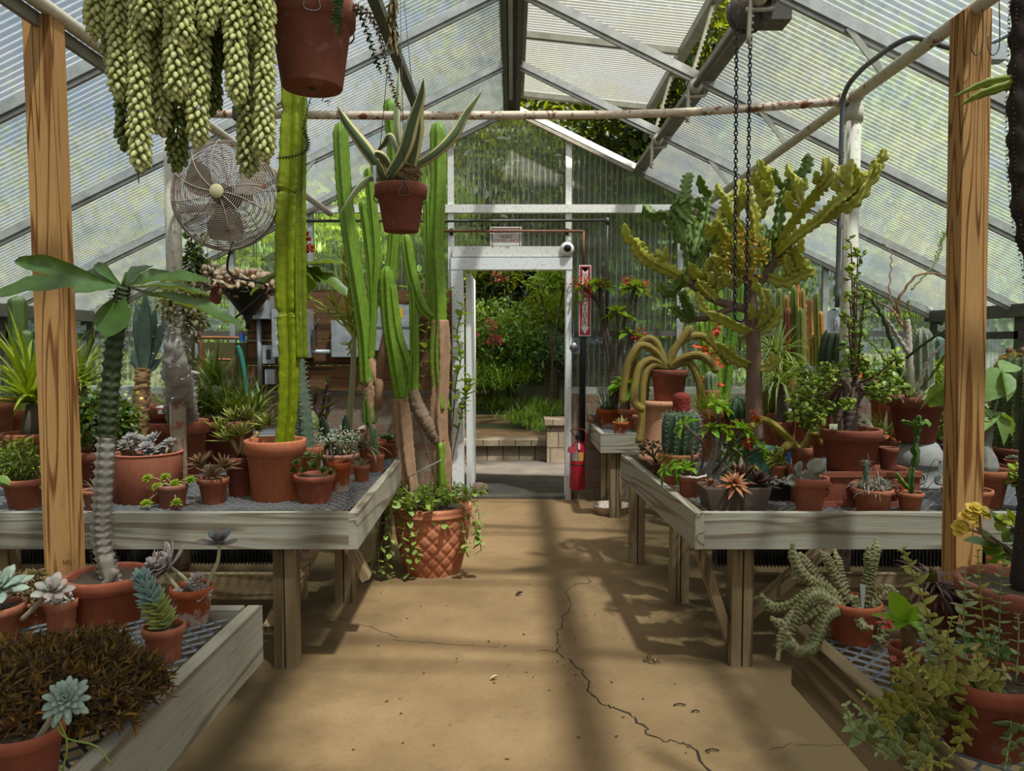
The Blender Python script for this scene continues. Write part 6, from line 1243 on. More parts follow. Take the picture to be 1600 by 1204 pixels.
cloud(12, p.px([(1384, 973)], -.05)[0], .008, .016, ROUND, wid=.9).build('flower', leafm('d0605a', 'c8504c'), p.o); cloud(14, p.px([(1405, 1035)], -.06)[0], (.006, .006, .012), .016, ROUND, wid=.9).build('fallen_flower', leafm('c0604c', 'b0504c'), p.o)
def stack(b, P, L_, sp=.011, W_=.75, wob=.25):
    n = max(6, int(np.sum(np.linalg.norm(np.diff(spline(P, 60), axis=0), axis=1))/sp)); Q = spline(P, n); T = nrm(np.gradient(Q, axis=0)); s_ = nrm(np.cross(T, (.3, .9, .1))); t_ = np.cross(T, s_); i = np.arange(n); sz = L_*np.clip((n-i)/7., .35, 1)*rs.uniform(.85, 1.1, n); a = (i % 2)*PI/2+.4
    for ph in (0, PI):
        D = np.cos(a+ph)[:, None]*s_+np.sin(a+ph)[:, None]*t_+T*.28+rs.normal(0, wob*.25, (n, 3)); b.inst(t_fat(((0, .55), (.25, 1), (.6, .75), (.9, .25), (1, 0)), .12, .22), frames(D, T, sz, sz*W_, sz*.5), Q)
    return Q
p = pot('potted_necklace_vine', 'big clay pot overflowing with upright and trailing strings of stacked pointed leaves', 1458, 1612, 1088, 1196, rb=.72, mat=terra('8f4426', .15, .4))
nm_ = [leafm('8a8a34', 'a49a48', .5, .15, .2), leafm('7f8a50', '98a064', .5, .12, .2), leafm('a4904c', '8c8a3c', .5, .15, .2)]
ST = [([(1500, 1090), (1480, 1040), (1460, 990), (1440, 930), (1420, 880), (1410, 858)], -.02, 0), ([(1510, 1090), (1508, 1020), (1506, 960), (1508, 920), (1508, 885)], 0, 1), ([(1530, 1090), (1540, 1020), (1535, 960), (1530, 900), (1528, 860)], .05, 0), ([(1545, 1090), (1560, 1010), (1562, 950), (1565, 900), (1570, 870)], .04, 1), ([(1500, 1090), (1490, 1030), (1480, 1000), (1488, 965)], -.06, 0),
      ([(1490, 1095), (1470, 1060), (1450, 1020), (1445, 985), (1440, 965)], -.04, 1), ([(1520, 1090), (1530, 1050), (1525, 1010)], -.1, 2), ([(1480, 1100), (1450, 1080), (1420, 1070), (1400, 1085), (1370, 1098), (1345, 1082)], -.12, 0), ([(1482, 1105), (1440, 1070), (1410, 1050), (1395, 1060)], -.10, 2), ([(1480, 1105), (1450, 1100), (1420, 1120), (1390, 1130), (1350, 1150), (1330, 1130), (1322, 1100)], -.16, 1),
      ([(1480, 1108), (1440, 1110), (1410, 1150), (1400, 1165), (1370, 1130), (1340, 1105)], -.15, 1), ([(1485, 1110), (1460, 1090), (1430, 1085), (1440, 1120), (1460, 1150)], -.16, 2), ([(1500, 1105), (1510, 1095), (1505, 1130), (1500, 1160), (1480, 1185)], -.17, 0), ([(1560, 1095), (1570, 1090), (1580, 1130), (1575, 1170), (1570, 1204)], -.17, 1), ([(1540, 1095), (1560, 1060), (1580, 1045), (1600, 1050)], -.08, 2),
      ([(1585, 1090), (1590, 1030), (1592, 980), (1590, 960)], .02, 1), ([(1480, 1110), (1450, 1130), (1430, 1165), (1445, 1200)], -.18, 2), ([(1470, 1110), (1420, 1140), (1395, 1165), (1370, 1175)], -.18, 1), ([(1478, 1108), (1440, 1095), (1405, 1100), (1385, 1120), (1395, 1150)], -.17, 0), ([(1520, 1095), (1500, 1060), (1470, 1050), (1450, 1055)], -.12, 2), ([(1550, 1095), (1545, 1060), (1520, 1045)], -.1, 0),
      ([(1470, 1110), (1430, 1160), (1440, 1185), (1480, 1195)], -.2, 0), ([(1510, 1090), (1490, 1070), (1465, 1065), (1440, 1045)], -.14, 0), ([(1490, 1100), (1450, 1060), (1425, 1030), (1418, 1015)], -.06, 0), ([(1600, 1100), (1605, 1140), (1600, 1200)], -.17, 1), ([(1480, 1105), (1455, 1140), (1440, 1175), (1420, 1200)], -.2, 1)]
for pts, dy, m in ST:
    q = p.pxd(pts, dy); b = B(); Q = stack(b, q, .029, .0165, .66); b.tube(Q, .0014, 5); b.build('leaf_string', nm_[m], p.o)
cloud(260, p.px([(1540, 1020)], .1)[0], (.04, .05, .04), .016, OVATE).build('ferny_weed', leafm('4c6e3c', '5c8048'), p.o)
p = pot('potted_dark_bromeliad', 'dark purple-brown bromeliad with curling leaves in the shade before the right pine post', 1425, 1500, 930, 985, Y=1.92, mat=terra('7c4434', .1))
tuft(B(), 70, p.px([(1458, 925)])[0], .135, .014, (.5, 1.5), (10, 85), .012, base=.9).build('leaves', leafm('4c3430', '6c463c', .5, .1), p.o)
p = pot('potted_yellow_crown_of_thorns', 'crown of thorns with yellow-orange bracts in a large pot at the right edge', 1546, 1665, 893, 1010, rb=.72, mat=terra('b4602f', .1), soilm=plain('2c2622', .95, var=.6))
thorny(p, [([(1600, 905), (1590, 880), (1575, 860), (1560, 850), (1545, 840)], .010, 0), ([(1600, 905), (1598, 870), (1590, 845), (1585, 825)], .012, 0), ([(1600, 900), (1610, 860), (1612, 830)], .012, 0)], sp=.01)
b = B()
for c_, tips in (((1560, 848), [((1535, 830), .03), ((1575, 862), .045), ((1545, 862), .05), ((1530, 845), .03)]), ((1588, 828), [((1560, 810), .05), ((1545, 800), .04), ((1610, 800), .05), ((1600, 850), .06), ((1570, 842), .04), ((1580, 800), .045)])):
    for t_, w_ in tips: a = p.px([c_])[0]; d_ = p.px([t_], R.uniform(-.05, .03))[0]-a; b.inst(OVATE, frames(d_[None], (0, -.5, 1), np.linalg.norm(d_)*1.25, w_*1.1, .05), [a])
for c_, tip in (((1560, 856), (1512, 842)), ((1595, 870), (1545, 885)), ((1600, 880), (1620, 850))): a = p.px([c_])[0]; d_ = p.px([tip], -.03)[0]-a; b.inst(BLADE, frames(d_[None], (0, -.4, 1), np.linalg.norm(d_)*1.1, .05, .05), [a])
b.build('leaves', leafm('4a6a1e', '6f8a2a', .4, .25), p.o)
YB = leafm('d8a83c', 'c8b83c', .5, .25, .15)
for c_, n_ in (((1503, 822), 10), ((1516, 806), 9), ((1524, 794), 9), ((1535, 798), 6), ((1566, 812), 8)):
    b = B(); rosette(b, ROUND, p.px([c_], -.04)[0], n_, .03, .028, 0, 60, -20, axis=(R.uniform(-.4, .2), -.6, .7)); b.build('bract', YB if c_[0] < 1550 else leafm('b8b844', 'a0a83c'), p.o)
b = B()
for q in ((1503, 822), (1516, 806), (1530, 796)): b.tube(spline(p.px([(1555, 848), (1535, 835), q], -.03), 8), .003, 5)
b.build('flower_stalks', plain('8a6a4a'), p.o)

g = thing('white_box', 'pale box on the back bench behind the candelabra trunk', 'box', np.array((at(1140, 610, 6.3)[0], 6.3, ZM))); B().box((0, 0, .14), (.15, .12, .28)).box((0, 0, .29), (.17, .14, .03)).build('box', plain('b8b8b4', .6), g)
# ================================================================== HANGING THINGS AND FIXTURES
# burro's tail basket
c0 = np.array((-.92, 1.95, 2.6)); g = thing('hanging_burro_tail', "thick pale green burro's tail strands hanging from a basket at the upper left", 'hanging plant', c0)
bm = [leafm('c6c87c', 'd2d292', .5, .2, .08), leafm('a8ae66', 'b4b878', .5, .2, .08), leafm('6f7a34', '7c8640', .5, .1, .2)]
zr = roof(.92)-c0[2]-.06
B().lathe([(.001, -.10), (.12, -.08), (.17, 0), (.18, .06), (.165, .06), (.12, -.04)], 30).build('basket', terra('6a4030', .1), g)
b = B()
for a in (0, 2.1, 4.2): b.tube([(.17*math.cos(a), .17*math.sin(a), .05), (0, 0, zr*.8)], .002, 5)
b.tube([(0, 0, zr*.8), (0, 0, zr)], .003, 5); b.build('wire', plain('4c4a46', .5), g)
BT = t_tear(6)
def tail(px, yb, dy=0, r_=.021, m=0, top=-70, kink=0, tip=True):
    e = at(px, yb, c0[1]+dy)-c0; t0 = at(px+kink, top, c0[1]+dy)-c0; t0[2] = max(t0[2], .05); n = int((t0[2]-e[2])/.0016); P = spline([t0*(.8, .8, 1)+(0, 0, .0), t0, (t0+e)/2+(rs.normal(0, .006), rs.normal(0, .006), 0), e], max(40, n)); n = len(P)
    i = np.arange(n); a = i*2.39996; env = np.clip((n-i)/16., .35, 1)*(1+.12*np.sin(i/n*9+px)); rr = r_*env
    D = np.stack([np.cos(a)*.75, np.sin(a)*.75, -np.full(n, .95)-.5*np.clip((i-n+18)/18., 0, 1)], -1)+rs.normal(0, .10, (n, 3)); L_ = .0305*rs.uniform(.85, 1.1, n)*np.clip(env+.15, .6, 1)
    b = B(); b.inst(BT, frames(D, (0, 0, 1), L_, .0158, .014), P+np.stack([np.cos(a), np.sin(a), 0*a], -1)*(rr*.52)[:, None]); b.build('strand', bm[m], g)
for t in ((150, 52), (185, 150), (219, 262, -.03), (250, 205, .02), (276, 152, -.04), (308, 224), (325, 48, -.03), (371, 158, -.02), (196, 228, .08, .02, 2), (277, 262, .07, .021, 2), (331, 172, .1, .021, 2), (389, 270, .06, .022, 1), (413, 246, .02), (287, 70, -.05), (165, 30, .05, .02, 1), (235, 120, .1, .02, 2), (205, 90, .09, .02, 2), (262, 110, .1, .02, 2), (300, 130, .12, .02, 2), (345, 100, .12, .02, 2), (355, 40, -.01, .02, 1), (405, 120, .1, .02, 2), (395, 60, .0, .02, 1), (232, 40, -.06), (172, 100, .06, .02, 1), (266, 20, -.08)):
    tail(*t)
B().tube(at(216, 262, 1.92)+np.array([(0, 0, 0), (0, 0, -.04)])-c0, [.004, .001], 5).build('dry_tip', plain('6c5a48'), g)
# hanging pots
def hangpot(name, label, l, r, top, bot, Y, m, rb, hook, rimh=.2):
    px = (l+r)/2; Rr = (at(r, top, Y)[0]-at(l, top, Y)[0])/2; zt = at(px, top, Y)[2]; z0 = at(px, bot, Y)[2]; c = at(px, bot, Y)
    p = Pot(); p.c, p.R, p.H, p.Y = c, Rr, zt-z0, Y; p.s = p.H*.9; p.o = thing(name, label, 'hanging plant', c); p.px = lambda pts, dy=0.: np.array([at(a[0], a[1], Y+dy+(a[2] if len(a) > 2 else 0))-c for a in pts])
    potmesh(Rr, p.H, rb, rimh, 44).build('pot', m, p.o); soilmesh(Rr*.88, p.s).build('soil', SOIL, p.o)
    B().lathe([(.0, -.0012), (.012, -.0012)], 12).build('drain_hole', plain('1c1410'), p.o)
    zz = roof(c[0])-z0-.05; b = B()
    for a in (-1.3, .8, 2.9):
        q = np.array((math.cos(a)*Rr*1.01, math.sin(a)*Rr*1.01, 0)); t_ = np.array((-math.sin(a), math.cos(a), 0))*.022
        b.tube(spline([q+(0, 0, p.H*1.0), q*1.01-t_+(0, 0, p.H*(1-rimh)-.004), q*1.01+t_+(0, 0, p.H*(1-rimh)-.004), q+(0, 0, p.H*1.0)], 22), .0024, 6); b.tube([q+(0, 0, p.H*.99), (0, 0, zz*.75)], .0016, 5)
    b.tube([(0, 0, zz*.75), (0, 0, zz)], .0025, 5); b.build('wire_hanger', plain('4c443c', .5), p.o); return p
p = hangpot('hanging_clay_pot', 'large clay pot hanging at the top with stubby green tips over its rim', 419, 557, 6, 138, 2.2, terra('90503a', .3), .68, 0, .26)
tipm = leafm('5c7a50', '6c8a58', .5, .1); b = B(); b2 = B()
for q in ([(500, -10), (520, -6), (524, 20), (514, 46)], [(505, -10), (528, -4), (532, 30), (527, 60)], [(505, -10), (526, -2), (528, 20), (530, 40)]): P = p.px(q, -p.R*.95); P[0] = (0, 0, p.H); Q = stack(b, P, .013, .006, .7)
b.build('leaf_string', tipm, p.o)
for q, m, L_ in (([(548, 0), (560, 20), (575, 55), (588, 95), (596, 115)], leafm('3f4a24', '4c5a2c'), .015), ([(548, 0), (568, 20), (590, 50), (600, 90), (612, 130), (620, 160), (628, 175)], leafm('7c5c40', '8a6a4c'), .012), ([(545, 0), (560, 10), (580, 25), (596, 60), (604, 90)], leafm('7a4f3c', '866050'), .012)):
    P = p.px(q, -.02); P[0] = (p.R*.6, 0, p.H); b = B(); Q = stack(b, P, L_, .009, .8); b.tube(Q, .0012, 5); b.build('leaf_string', m, p.o)
P = p.px([(475, 150), (476, 190), (481, 220), (478, 236), (455, 245), (432, 247)], .16); P[0] = (.0, .12, p.H*.6); P = np.vstack([[(0, .1, p.H)], P]); b = B(); Q = stack(b, P, .0125, .008, .6); b.tube(Q, .0015, 5); b.build('leaf_string', leafm('2c3a22', '38482a'), p.o)
P = p.px([(490, 140), (500, 150), (512, 160), (518, 150), (522, 130)], .1); b = B(); Q = stack(b, P, .012, .009, .6); b.build('leaf_string', leafm('3c4a30', '4c5a3c'), p.o)
p = hangpot('hanging_agave', 'variegated agave in a clay pot hanging in front of the green columns', 586, 668, 290, 362, 3.05, terra('80442f', .3), .66, 0, .27)
ag = leafm('5c6e4c', '6c7c54', .45, .12, .25); yl = plain('d4c890', .6)
def agl(pts, w_, dy, tip=.12, side=None):
    q = p.pxd(pts, dy); P = spline(q, 26); T = nrm(np.gradient(P, axis=0)); s_ = nrm(np.cross(T, side or (0, 1, .25))); n_ = np.cross(s_, T); e = np.linspace(0, 1, 26); w = w_*.62*np.interp(e, [0, .2, .5, .8, 1], [.7, .85, 1, .6, .02])*.5; b = B(); V = []
    for k_, z in ((-1, .16), (-.64, .02), (0, -.2), (.64, .02), (1, .16)): V.append(P+s_*(w*k_)[:, None]+n_*(w*z*1.1)[:, None])
    for k_, z in ((.6, -.3), (-.6, -.3)): V.append(P+s_*(w*k_)[:, None]+n_*(w*(z-.12))[:, None])
    V = np.stack(V, 1); i = np.arange(25)[:, None]*7; j = np.arange(7)[None]; F_ = np.stack([i+j, i+(j+1) % 7, i+7+(j+1) % 7, i+7+j], -1).reshape(-1, 4); b.add(V.reshape(-1, 3), F_); ob = b.build('leaf', ag, p.o)
    ob.data.materials.append(yl); idx = np.tile([1, 0, 0, 1, 1, 0, 1], 25); ob.data.polygons.foreach_set('material_index', idx.astype(np.int32))
agl([(600, 282), (592, 262), (570, 230), (540, 190), (527, 165)], .085, -.1); agl([(604, 282), (612, 270), (632, 235), (645, 190), (658, 150), (662, 122)], .09, -.2, side=(0, 1, .1)); agl([(640, 272), (648, 220), (652, 180), (660, 150)], .105, -.15); agl([(640, 265), (680, 240), (710, 210), (730, 175), (755, 140)], .07, -.05)
agl([(615, 275), (602, 250), (590, 240), (585, 238)], .06, -.1); agl([(628, 262), (620, 200), (622, 150), (624, 105)], .05, .15); agl([(630, 265), (612, 215), (600, 225), (586, 240)], .05, .12); agl([(598, 280), (575, 280), (555, 300), (530, 335)], .045, -.05); agl([(645, 265), (640, 220), (632, 190)], .08, .1); agl([(600, 280), (585, 262), (592, 235)], .06, .02)
scaly(p.px([(628, 285), (635, 272), (640, 258)]), [.05, .06, .04], 12, 16, .15).build('husk', plain('8a7048', .9, var=.6), p.o); tuft(B(), 22, p.px([(628, 280)])[0], .05, .012, (.5, 1.6), (0, 50), .03).build('dried_leaves', leafm('a08654', 'b89a68', .7, .1), p.o)
B().slab(p.px([(582, 258), (588, 258), (588, 286), (584, 286)], -.1), (0, 1, 0), .002).build('plant_label', plain('a8acb0', .4), p.o)
p2 = p; b = B(); P = p.px([(615, 0), (616, 25), (612, 50), (618, 70)], .3)
# dry flower spray near the top
g = thing('dried_flower_spike', 'brown dried flower spray hanging below the left vent bar', 'dried flowers', at(614, 0, 3.0)); L0 = at(614, 0, 3.0); b = B(); q = np.array([at(x, y, 3.0)-L0 for x, y in ((618, -60), (616, 0), (612, 30), (615, 70))]); b.tube(spline(q, 12), .002, 5); b2 = B()
stemleaves(b2, q, 90, .05, .012, BLADE, 55, .3); b.build('stem', plain('7a6648'), g); b2.build('seed_heads', leafm('8a7452', '6c5c40', .7, .1), g)
# black footed bowl and brown pot hanging left
p = hangpot('hanging_bowl', 'black fluted hanging bowl of pinkish white succulents at the left', 345, 430, 452, 492, 4.7, plain('1f1c1a', .5), .25, 0, .12)
cloud(420, (0, 0, p.H+.03), (p.R*.95, p.R*.95, .07), .06, FAT, shell=.2, wid=.45).build('succulents', leafm('c4aa94', 'a8906c', .6, .05), p.o)
B().lathe([(.001, -.09), (.02, -.085), (.012, -.05), (.028, -.02), (.03, .0)], 12).build('finial', plain('1f1c1a', .5), p.o)
p = hangpot('hanging_square_pot', 'brown faceted clay pot hanging beside the black bowl', 306, 350, 446, 474, 4.4, terra('7c3f2c', .05), .7, 0, .15)
cloud(120, (0, 0, p.H+.04), (p.R, p.R, .06), .06, FAT, shell=.2, wid=.4).build('succulents', leafm('c8b09c', 'b0987c', .6, .05), p.o)
# dark cactus trunk at the right edge
c0 = np.array((1.205, 1.72, ZM)); p = Pot(); p.c, p.Y = c0, 1.72; p.o = thing('potted_tall_euphorbia', 'very tall dark knobbly trunk at the right edge with two flat green side leaves', 'potted plant', c0); p.px = lambda pts, dy=0.: np.array([at(a[0], a[1], 1.72+dy)-c0 for a in pts])
potmesh(.14, .2, .72, .24).build('pot', terra('8a4c34', .1), p.o); soilmesh(.12, .18).build('soil', SOIL, p.o)
pp = p.px([(1596, 60), (1592, 200), (1600, 330), (1622, 500)]); P = spline(np.vstack([[(0, 0, .17)], pp[::-1], p.px([(1598, -60)])]), 90); scal_ = 1+rs.normal(0, .07, (90, 20)); B().tube(P, np.full(90, .022)*(1+.12*np.sin(np.arange(90)*.9)), 20, scal_).build('trunk', plain('33281f', .95, var=.6), p.o)
c = B(); c.P, c.R, c.N = P, np.full(90, .024), 6; spines(c, .006, .004, 1, 3, .8).build('knobs', plain('5c4636', .9), p.o)
for a_, m_, b_ in (((1592, 123), (1540, 130), (1488, 152)), ((1592, 128), (1530, 148), (1500, 165))): b = B(); q = p.px([a_, m_, b_]); Pq = spline(q, 22); b.tube(Pq, np.interp(np.linspace(0, 1, 22), [0, .1, .5, 1], [.012, .013, .011, .002]), 12, ribprof(12, 2, .75, 22, .2, 4), ref=(0, -.5, 1)); b.build('flat_leaf', leafm('7c8c2c', '94a038', .45, .2), p.o)
# chain hoist on the vent shaft
c0 = np.array((XSH, 3.62, ZSH)); g = thing('chain_wheel', 'rusty chain wheel and gearbox on the vent shaft with two long hanging chains', 'chain hoist', c0); ir = rustypaint('5f5a56', .62)
B().tube([(-.0, -.03, .0), (.0, .03, .0)], .085, 28).tube([(0, -.035, 0), (0, -.028, 0)], .10, 28).tube([(0, .028, 0), (0, .035, 0)], .10, 28).build('wheel', ir, g)
B().box((.12, .02, .0), (.14, .13, .12)).build('gearbox', ir, g)
def chain(px0, y0, px1, y1, nm):
    a = at(px0, y0, 3.58)-c0; e = at(px1, y1, 3.58)-c0; n = int(np.linalg.norm(e-a)/.021); b = B(); ring = [(math.cos(t)*.0075, 0, math.sin(t)*.0145) for t in np.linspace(0, 2*PI, 11)]
    for i in range(n): q = np.array(ring); q = q if i % 2 else q[:, [1, 0, 2]]; b.tube(q+a+(e-a)*(i+.5)/n, .0032, 5, cap=False)
    b.build(nm, metal('26242a', .4, .5), g)
chain(1151, 40, 1148, 492, 'chain'); chain(1173, 20, 1166, 492, 'chain')
B().tube(spline([at(x, y, 3.58)-c0 for x, y in ((1148, 490), (1150, 499), (1157, 502), (1163, 499), (1166, 490))], 16), .006, 6).build('chain_loop', metal('26242a', .4, .5), g)
# fan
cf = at(353, 306, 3.62); g = thing('cage_fan', 'rusty wire-caged round fan mounted on the left pole', 'fan', cf); Rf = 83*mpp(3.6)*1.0; wr = rustypaint('a89c90', .56); b = B()
ringp = lambda r, y: [(r*math.cos(t), y, r*math.sin(t)) for t in np.linspace(0, 2*PI, 49)]
for i in range(26): t = (i+1)/26; b.tube(ringp(Rf*t, -.085*(1-t**2.4)-.02), .0022, 4, cap=False)
for i in range(26): t = (i+1)/26; b.tube(ringp(Rf*t, .085*(1-t**2.4)+.02), .002, 4, cap=False)
for r_ in (1.0, .99): b.tube(ringp(Rf*r_, 0), .006, 6, cap=False)
for k_ in range(12):
    a = k_*PI/6+.1; q = [(Rf*t*math.cos(a+.35*(1-t)), -.085*(1-t**2.4)-.022, Rf*t*math.sin(a+.35*(1-t))) for t in np.linspace(.12, 1, 14)]; b.tube(q, .0026, 4); b.tube([(x, -y, z) for x, y, z in q], .0024, 4)
b.build('cage', wr, g)
for k_ in range(3):
    a0 = k_*2*PI/3+.5; b = B(); V = []; nr = 8; na = 6
    for i in range(nr):
        r = Rf*(.12+.72*i/(nr-1)); w_ = .30+.22*math.sin(i/(nr-1)*PI)
        for j in range(na): a = a0+(j/(na-1)-.5)*2*w_; V.append((r*math.cos(a), (j/(na-1)-.5)*.07, r*math.sin(a)))
    F_ = [(i*na+j, i*na+j+1, (i+1)*na+j+1, (i+1)*na+j) for i in range(nr-1) for j in range(na-1)]; b.add(V, [F_]); b.add(np.array(V)+(0, .004, 0), [F_]); b.build('blade', rustypaint('968a7c', .6), g)
B().lathe([(.001, 0), (.03, .002), (.034, .008), (.03, .012), (.001, .013)], 24).build('badge', plain('c9bf94', .5), g).rotation_euler = (PI/2, 0, 0)
bpy.data.objects['badge'].location = (0, -.108, 0)
B().tube([(0, -.06, 0), (0, .09, 0)], .05, 20).build('motor', plain('3a3430', .6), g)
B().box((.045, .16, .26), (.05, .05, .5)).beam((.045, .16, .05), (0, .09, 0), .04, .04).box((.045, .12, .42), (.07, .09, .06)).build('bracket', plain('26221f', .6), g)
B().beam((-.30, .12, -.05), (.0, .12, -.02), .03, .03).build('mount_arm', wr, g)
B().tube(spline([(.02, .12, -.1), (-.05, .14, -.35), (.12, .2, -.42), (-.08, .3, -.58)], 24), .006, 6).build('power_cable', plain('26262a', .6), g)
# electrical wall, left
YB_ = YW-.15
g = thing('plank_board', 'weathered plank board on the end wall carrying the electrical boxes', 'board', at(512, 610, YB_)); o0 = at(512, 610, YB_)
xa, xb = at(386, 500, YB_)[0]-o0[0], at(706, 500, YB_)[0]-o0[0]; hz = at(512, 452, YB_)[2]-o0[2]
for i in range(4): B().box(((xa+xb)/2, .02, hz*(i+.5)/4), (xb-xa, .04, hz/4-.006)).build('plank', wood('X', '6a4a30', '3f2a1a', '7c5c40', 5., 1.), g)
gr = metal('a8acae', .5, .3)
def wbox(name, label, l, r, t, bt, d=.14, m=None, dy=0, extra=None):
    q0 = at((l+r)/2, bt, YB_-.03); w_ = at(r, t, YB_-.1)[0]-at(l, t, YB_-.1)[0]; h_ = at(l, t, YB_-.1)[2]-q0[2]; g = thing(name, label, 'electrical box', (q0[0], YB_, q0[2]), 'electrical boxes on the plank board')
    B().box((0, -d/2, h_/2), (w_, d, h_)).build('case', m or gr, g); B().box((0, -d-.006, h_/2), (w_*.94, .012, h_*.96)).build('cover', m or gr, g); return g, w_, h_, d
g, w_, h_, d = wbox('electric_meter', 'round glass electricity meter on a grey box', 384, 428, 456, 499)
B().tube([(0, -d, h_*.55), (0, -d-.07, h_*.55)], .085, 28).tube([(0, -d-.07, h_*.55), (0, -d-.085, h_*.55)], [.085, .06], 28).build('meter_glass', plain('8a8c8c', .15, spec=.8), g)
B().box((0, -d-.087, h_*.56), (.08, .004, .07)).build('dial', plain('d0cdc0', .5), g); B().tube([(0, -.05, 0), (.0, -.05, -.62)], .024, 10).build('conduit', gr, g)
g, w_, h_, d = wbox('breaker_box', 'grey breaker box with three white stickers behind the tall yellow-green column', 434, 490, 483, 558, .2)
for i in range(3): B().box((-.02+.0, -d-.014, h_*(.30+.2*i)), (w_*.62, .002, .035)).build('sticker', plain('d8d8d0', .6), g)
B().box((w_/2+.03, -.1, h_*.4), (.03, .05, .16)).tube([(w_/2+.02, -.1, h_*.5), (w_/2+.09, -.14, h_*.8)], .01, 8).build('switch_lever', metal('55504c', .5), g)
g, w_, h_, d = wbox('junction_box', 'wide grey box behind the pencil cactus', 520, 572, 500, 558, .1)
B().tube([(-w_/2, -.06, .05), (-w_/2-.36, -.06, .05)], .024, 10).build('conduit', gr, g)
g, w_, h_, d = wbox('fuse_box', 'large grey fuse box with a yellow sticker behind the green columns', 588, 655, 476, 548, .16)
B().box((.02, -d-.014, h_*.82), (.1, .002, .09)).build('warning_sticker', plain('d8b820', .5), g); B().box((.0, -d-.012, h_*.5), (w_*.9, .006, .02)).build('seam', metal('6a6c6e'), g)
g, w_, h_, d = wbox('light_switch', 'small grey switch box below the meter', 412, 433, 539, 568, .07); B().box((0, -d-.014, h_*.5), (.04, .006, .09)).build('switch_plate', plain('2a2826', .5), g)
wbox('outlet_box', 'small grey outlet box lowest under the meter', 416, 432, 577, 600, .06)
# plywood backing, copper pipes, green hose
g = thing('plywood_panel', 'greenish stained sheet behind the copper pipes at the left of the end wall', 'board', at(325, 640, YW-.12)); o0 = at(325, 640, YW-.12)
B().slab([at(x, y, YW-.12)-o0 for x, y in ((270, 640), (386, 640), (386, 535), (270, 535))], (0, 1, 0), .02).build('sheet', plain('6a6238', .9, var=.6), g)
cu = metal('a86c44', .4, .6); g = thing('copper_pipe', 'copper water pipes with a blue valve and a green hose on the back left wall', 'pipe', at(340, 528, YW-.25)); o0 = at(340, 528, YW-.25); Lp = lambda pts, d_=0: spline([at(x, y, YW-.25+d_)-o0 for x, y in pts], 30)
B().tube(Lp([(290, 528), (330, 527), (376, 528)]), .014, 8).tube(Lp([(300, 506), (310, 508), (314, 520), (314, 640)]), .012, 8).tube(Lp([(318, 562), (358, 562), (363, 570), (364, 650)]), .012, 8).build('copper', cu, g)
B().tube(Lp([(307, 480), (307, 560)], .02), .016, 8).build('grey_conduit', gr, g)
B().tube(Lp([(378, 522), (378, 534)]), .026, 10).build('blue_valve', plain('2c5cb0', .4), g); B().tube(Lp([(372, 540), (378, 560), (383, 590), (385, 615)]), np.linspace(.024, .018, 30), 10).build('green_hose', plain('2f7c6c', .5), g)
g = thing('water_tank', 'pale grey basin behind the green aloes at the back left', 'basin', on(330, 640, ZM)*(1, 0, 1)+(0, 6.3, 0)); B().box((.05, 0, .24), (.52, .3, .34)).build('basin', plain('a8b0ac', .4), g); B().box((.05, 0, .035), (.5, .28, .07)).build('stand', gr, g)
# black pipes over the doorway
YP = YW-.10; bl = metal('4c4844', .5, .5)
g = thing('wall_pipe', 'upper dark pipe across the end wall above the doorway', 'pipe', at(800, 345, YP)); o0 = at(800, 345, YP)
B().tube([at(x, y, YP)-o0 for x, y in ((470, 345), (700, 345), (948, 344))], .014, 8).tube([at(x, y, YP)-o0 for x, y in ((949, 344), (948, 525))], .014, 8).tube([at(949, 340, YP)-o0, at(949, 350, YP)-o0], .02, 8).build('pipe', bl, g)
g = thing('wall_pipe', 'lower rusty pipe crossing in front of the surveillance sign', 'pipe', at(800, 362, YP)); o0 = at(800, 362, YP-.02)
B().tube([at(x, y, YP-.02)-o0 for x, y in ((690, 361), (911, 361))], .013, 8).tube([at(x, y, YP-.02)-o0 for x, y in ((912, 361), (912, 414))], .013, 8).build('pipe', rustypaint('6a4c3c', .5), g)
B().tube([at(912, 414, YP-.02)-o0, at(910, 690, YP-.02)-o0], .028, 10).build('black_sleeve', plain('15161a', .5), g)
for x, y in ((705, 362), (886, 362)):
    q = at(x, y, YP-.0); B().box(q-o0+(0, .02, 0), (.035, .05, .06)).build('clamp', plain('2c2622', .6), g)
# signs
def text(body, size, loc, parent, m, name='lettering', al='CENTER', bold=0):
    cu_ = bpy.data.curves.new(name, 'FONT'); cu_.body = body; cu_.size = size; cu_.align_x = al; cu_.align_y = 'CENTER'; cu_.extrude = .0006; cu_.offset = bold; cu_.space_line = .95
    o = bpy.data.objects.new(name, cu_); S.collection.objects.link(o); o.rotation_euler = (PI/2, 0, 0); o.location = loc; cu_.materials.append(m)
    bpy.context.view_layer.update(); me = bpy.data.meshes.new_from_object(o.evaluated_get(bpy.context.evaluated_depsgraph_get())); bpy.data.objects.remove(o)
    o = bpy.data.objects.new(name, me); S.collection.objects.link(o); o.rotation_euler = (PI/2, 0, 0); o.location = loc; o.parent = parent; return o
def sign(name, label, l, r, t, bt, Y, m, cat='sign'):
    q0, q1 = at(l, t, Y), at(r, bt, Y); c = (q0+q1)/2; g = thing(name, label, cat, c); w_, h_ = q1[0]-q0[0], q0[2]-q1[2]
    B().box((0, 0, 0), (w_, .006, h_)).build('plate', m, g); return g, w_, h_
red = plain('a83440', .5, var=.05)
g, w_, h_ = sign('surveillance_sign', 'white sign with dark red lettering above the doorway reading area under video surveillance', 766, 815, 354, 387, YW-.04, plain('c8cac4', .5, var=.05))
rd = plain('7c2c28', .5, var=.0)
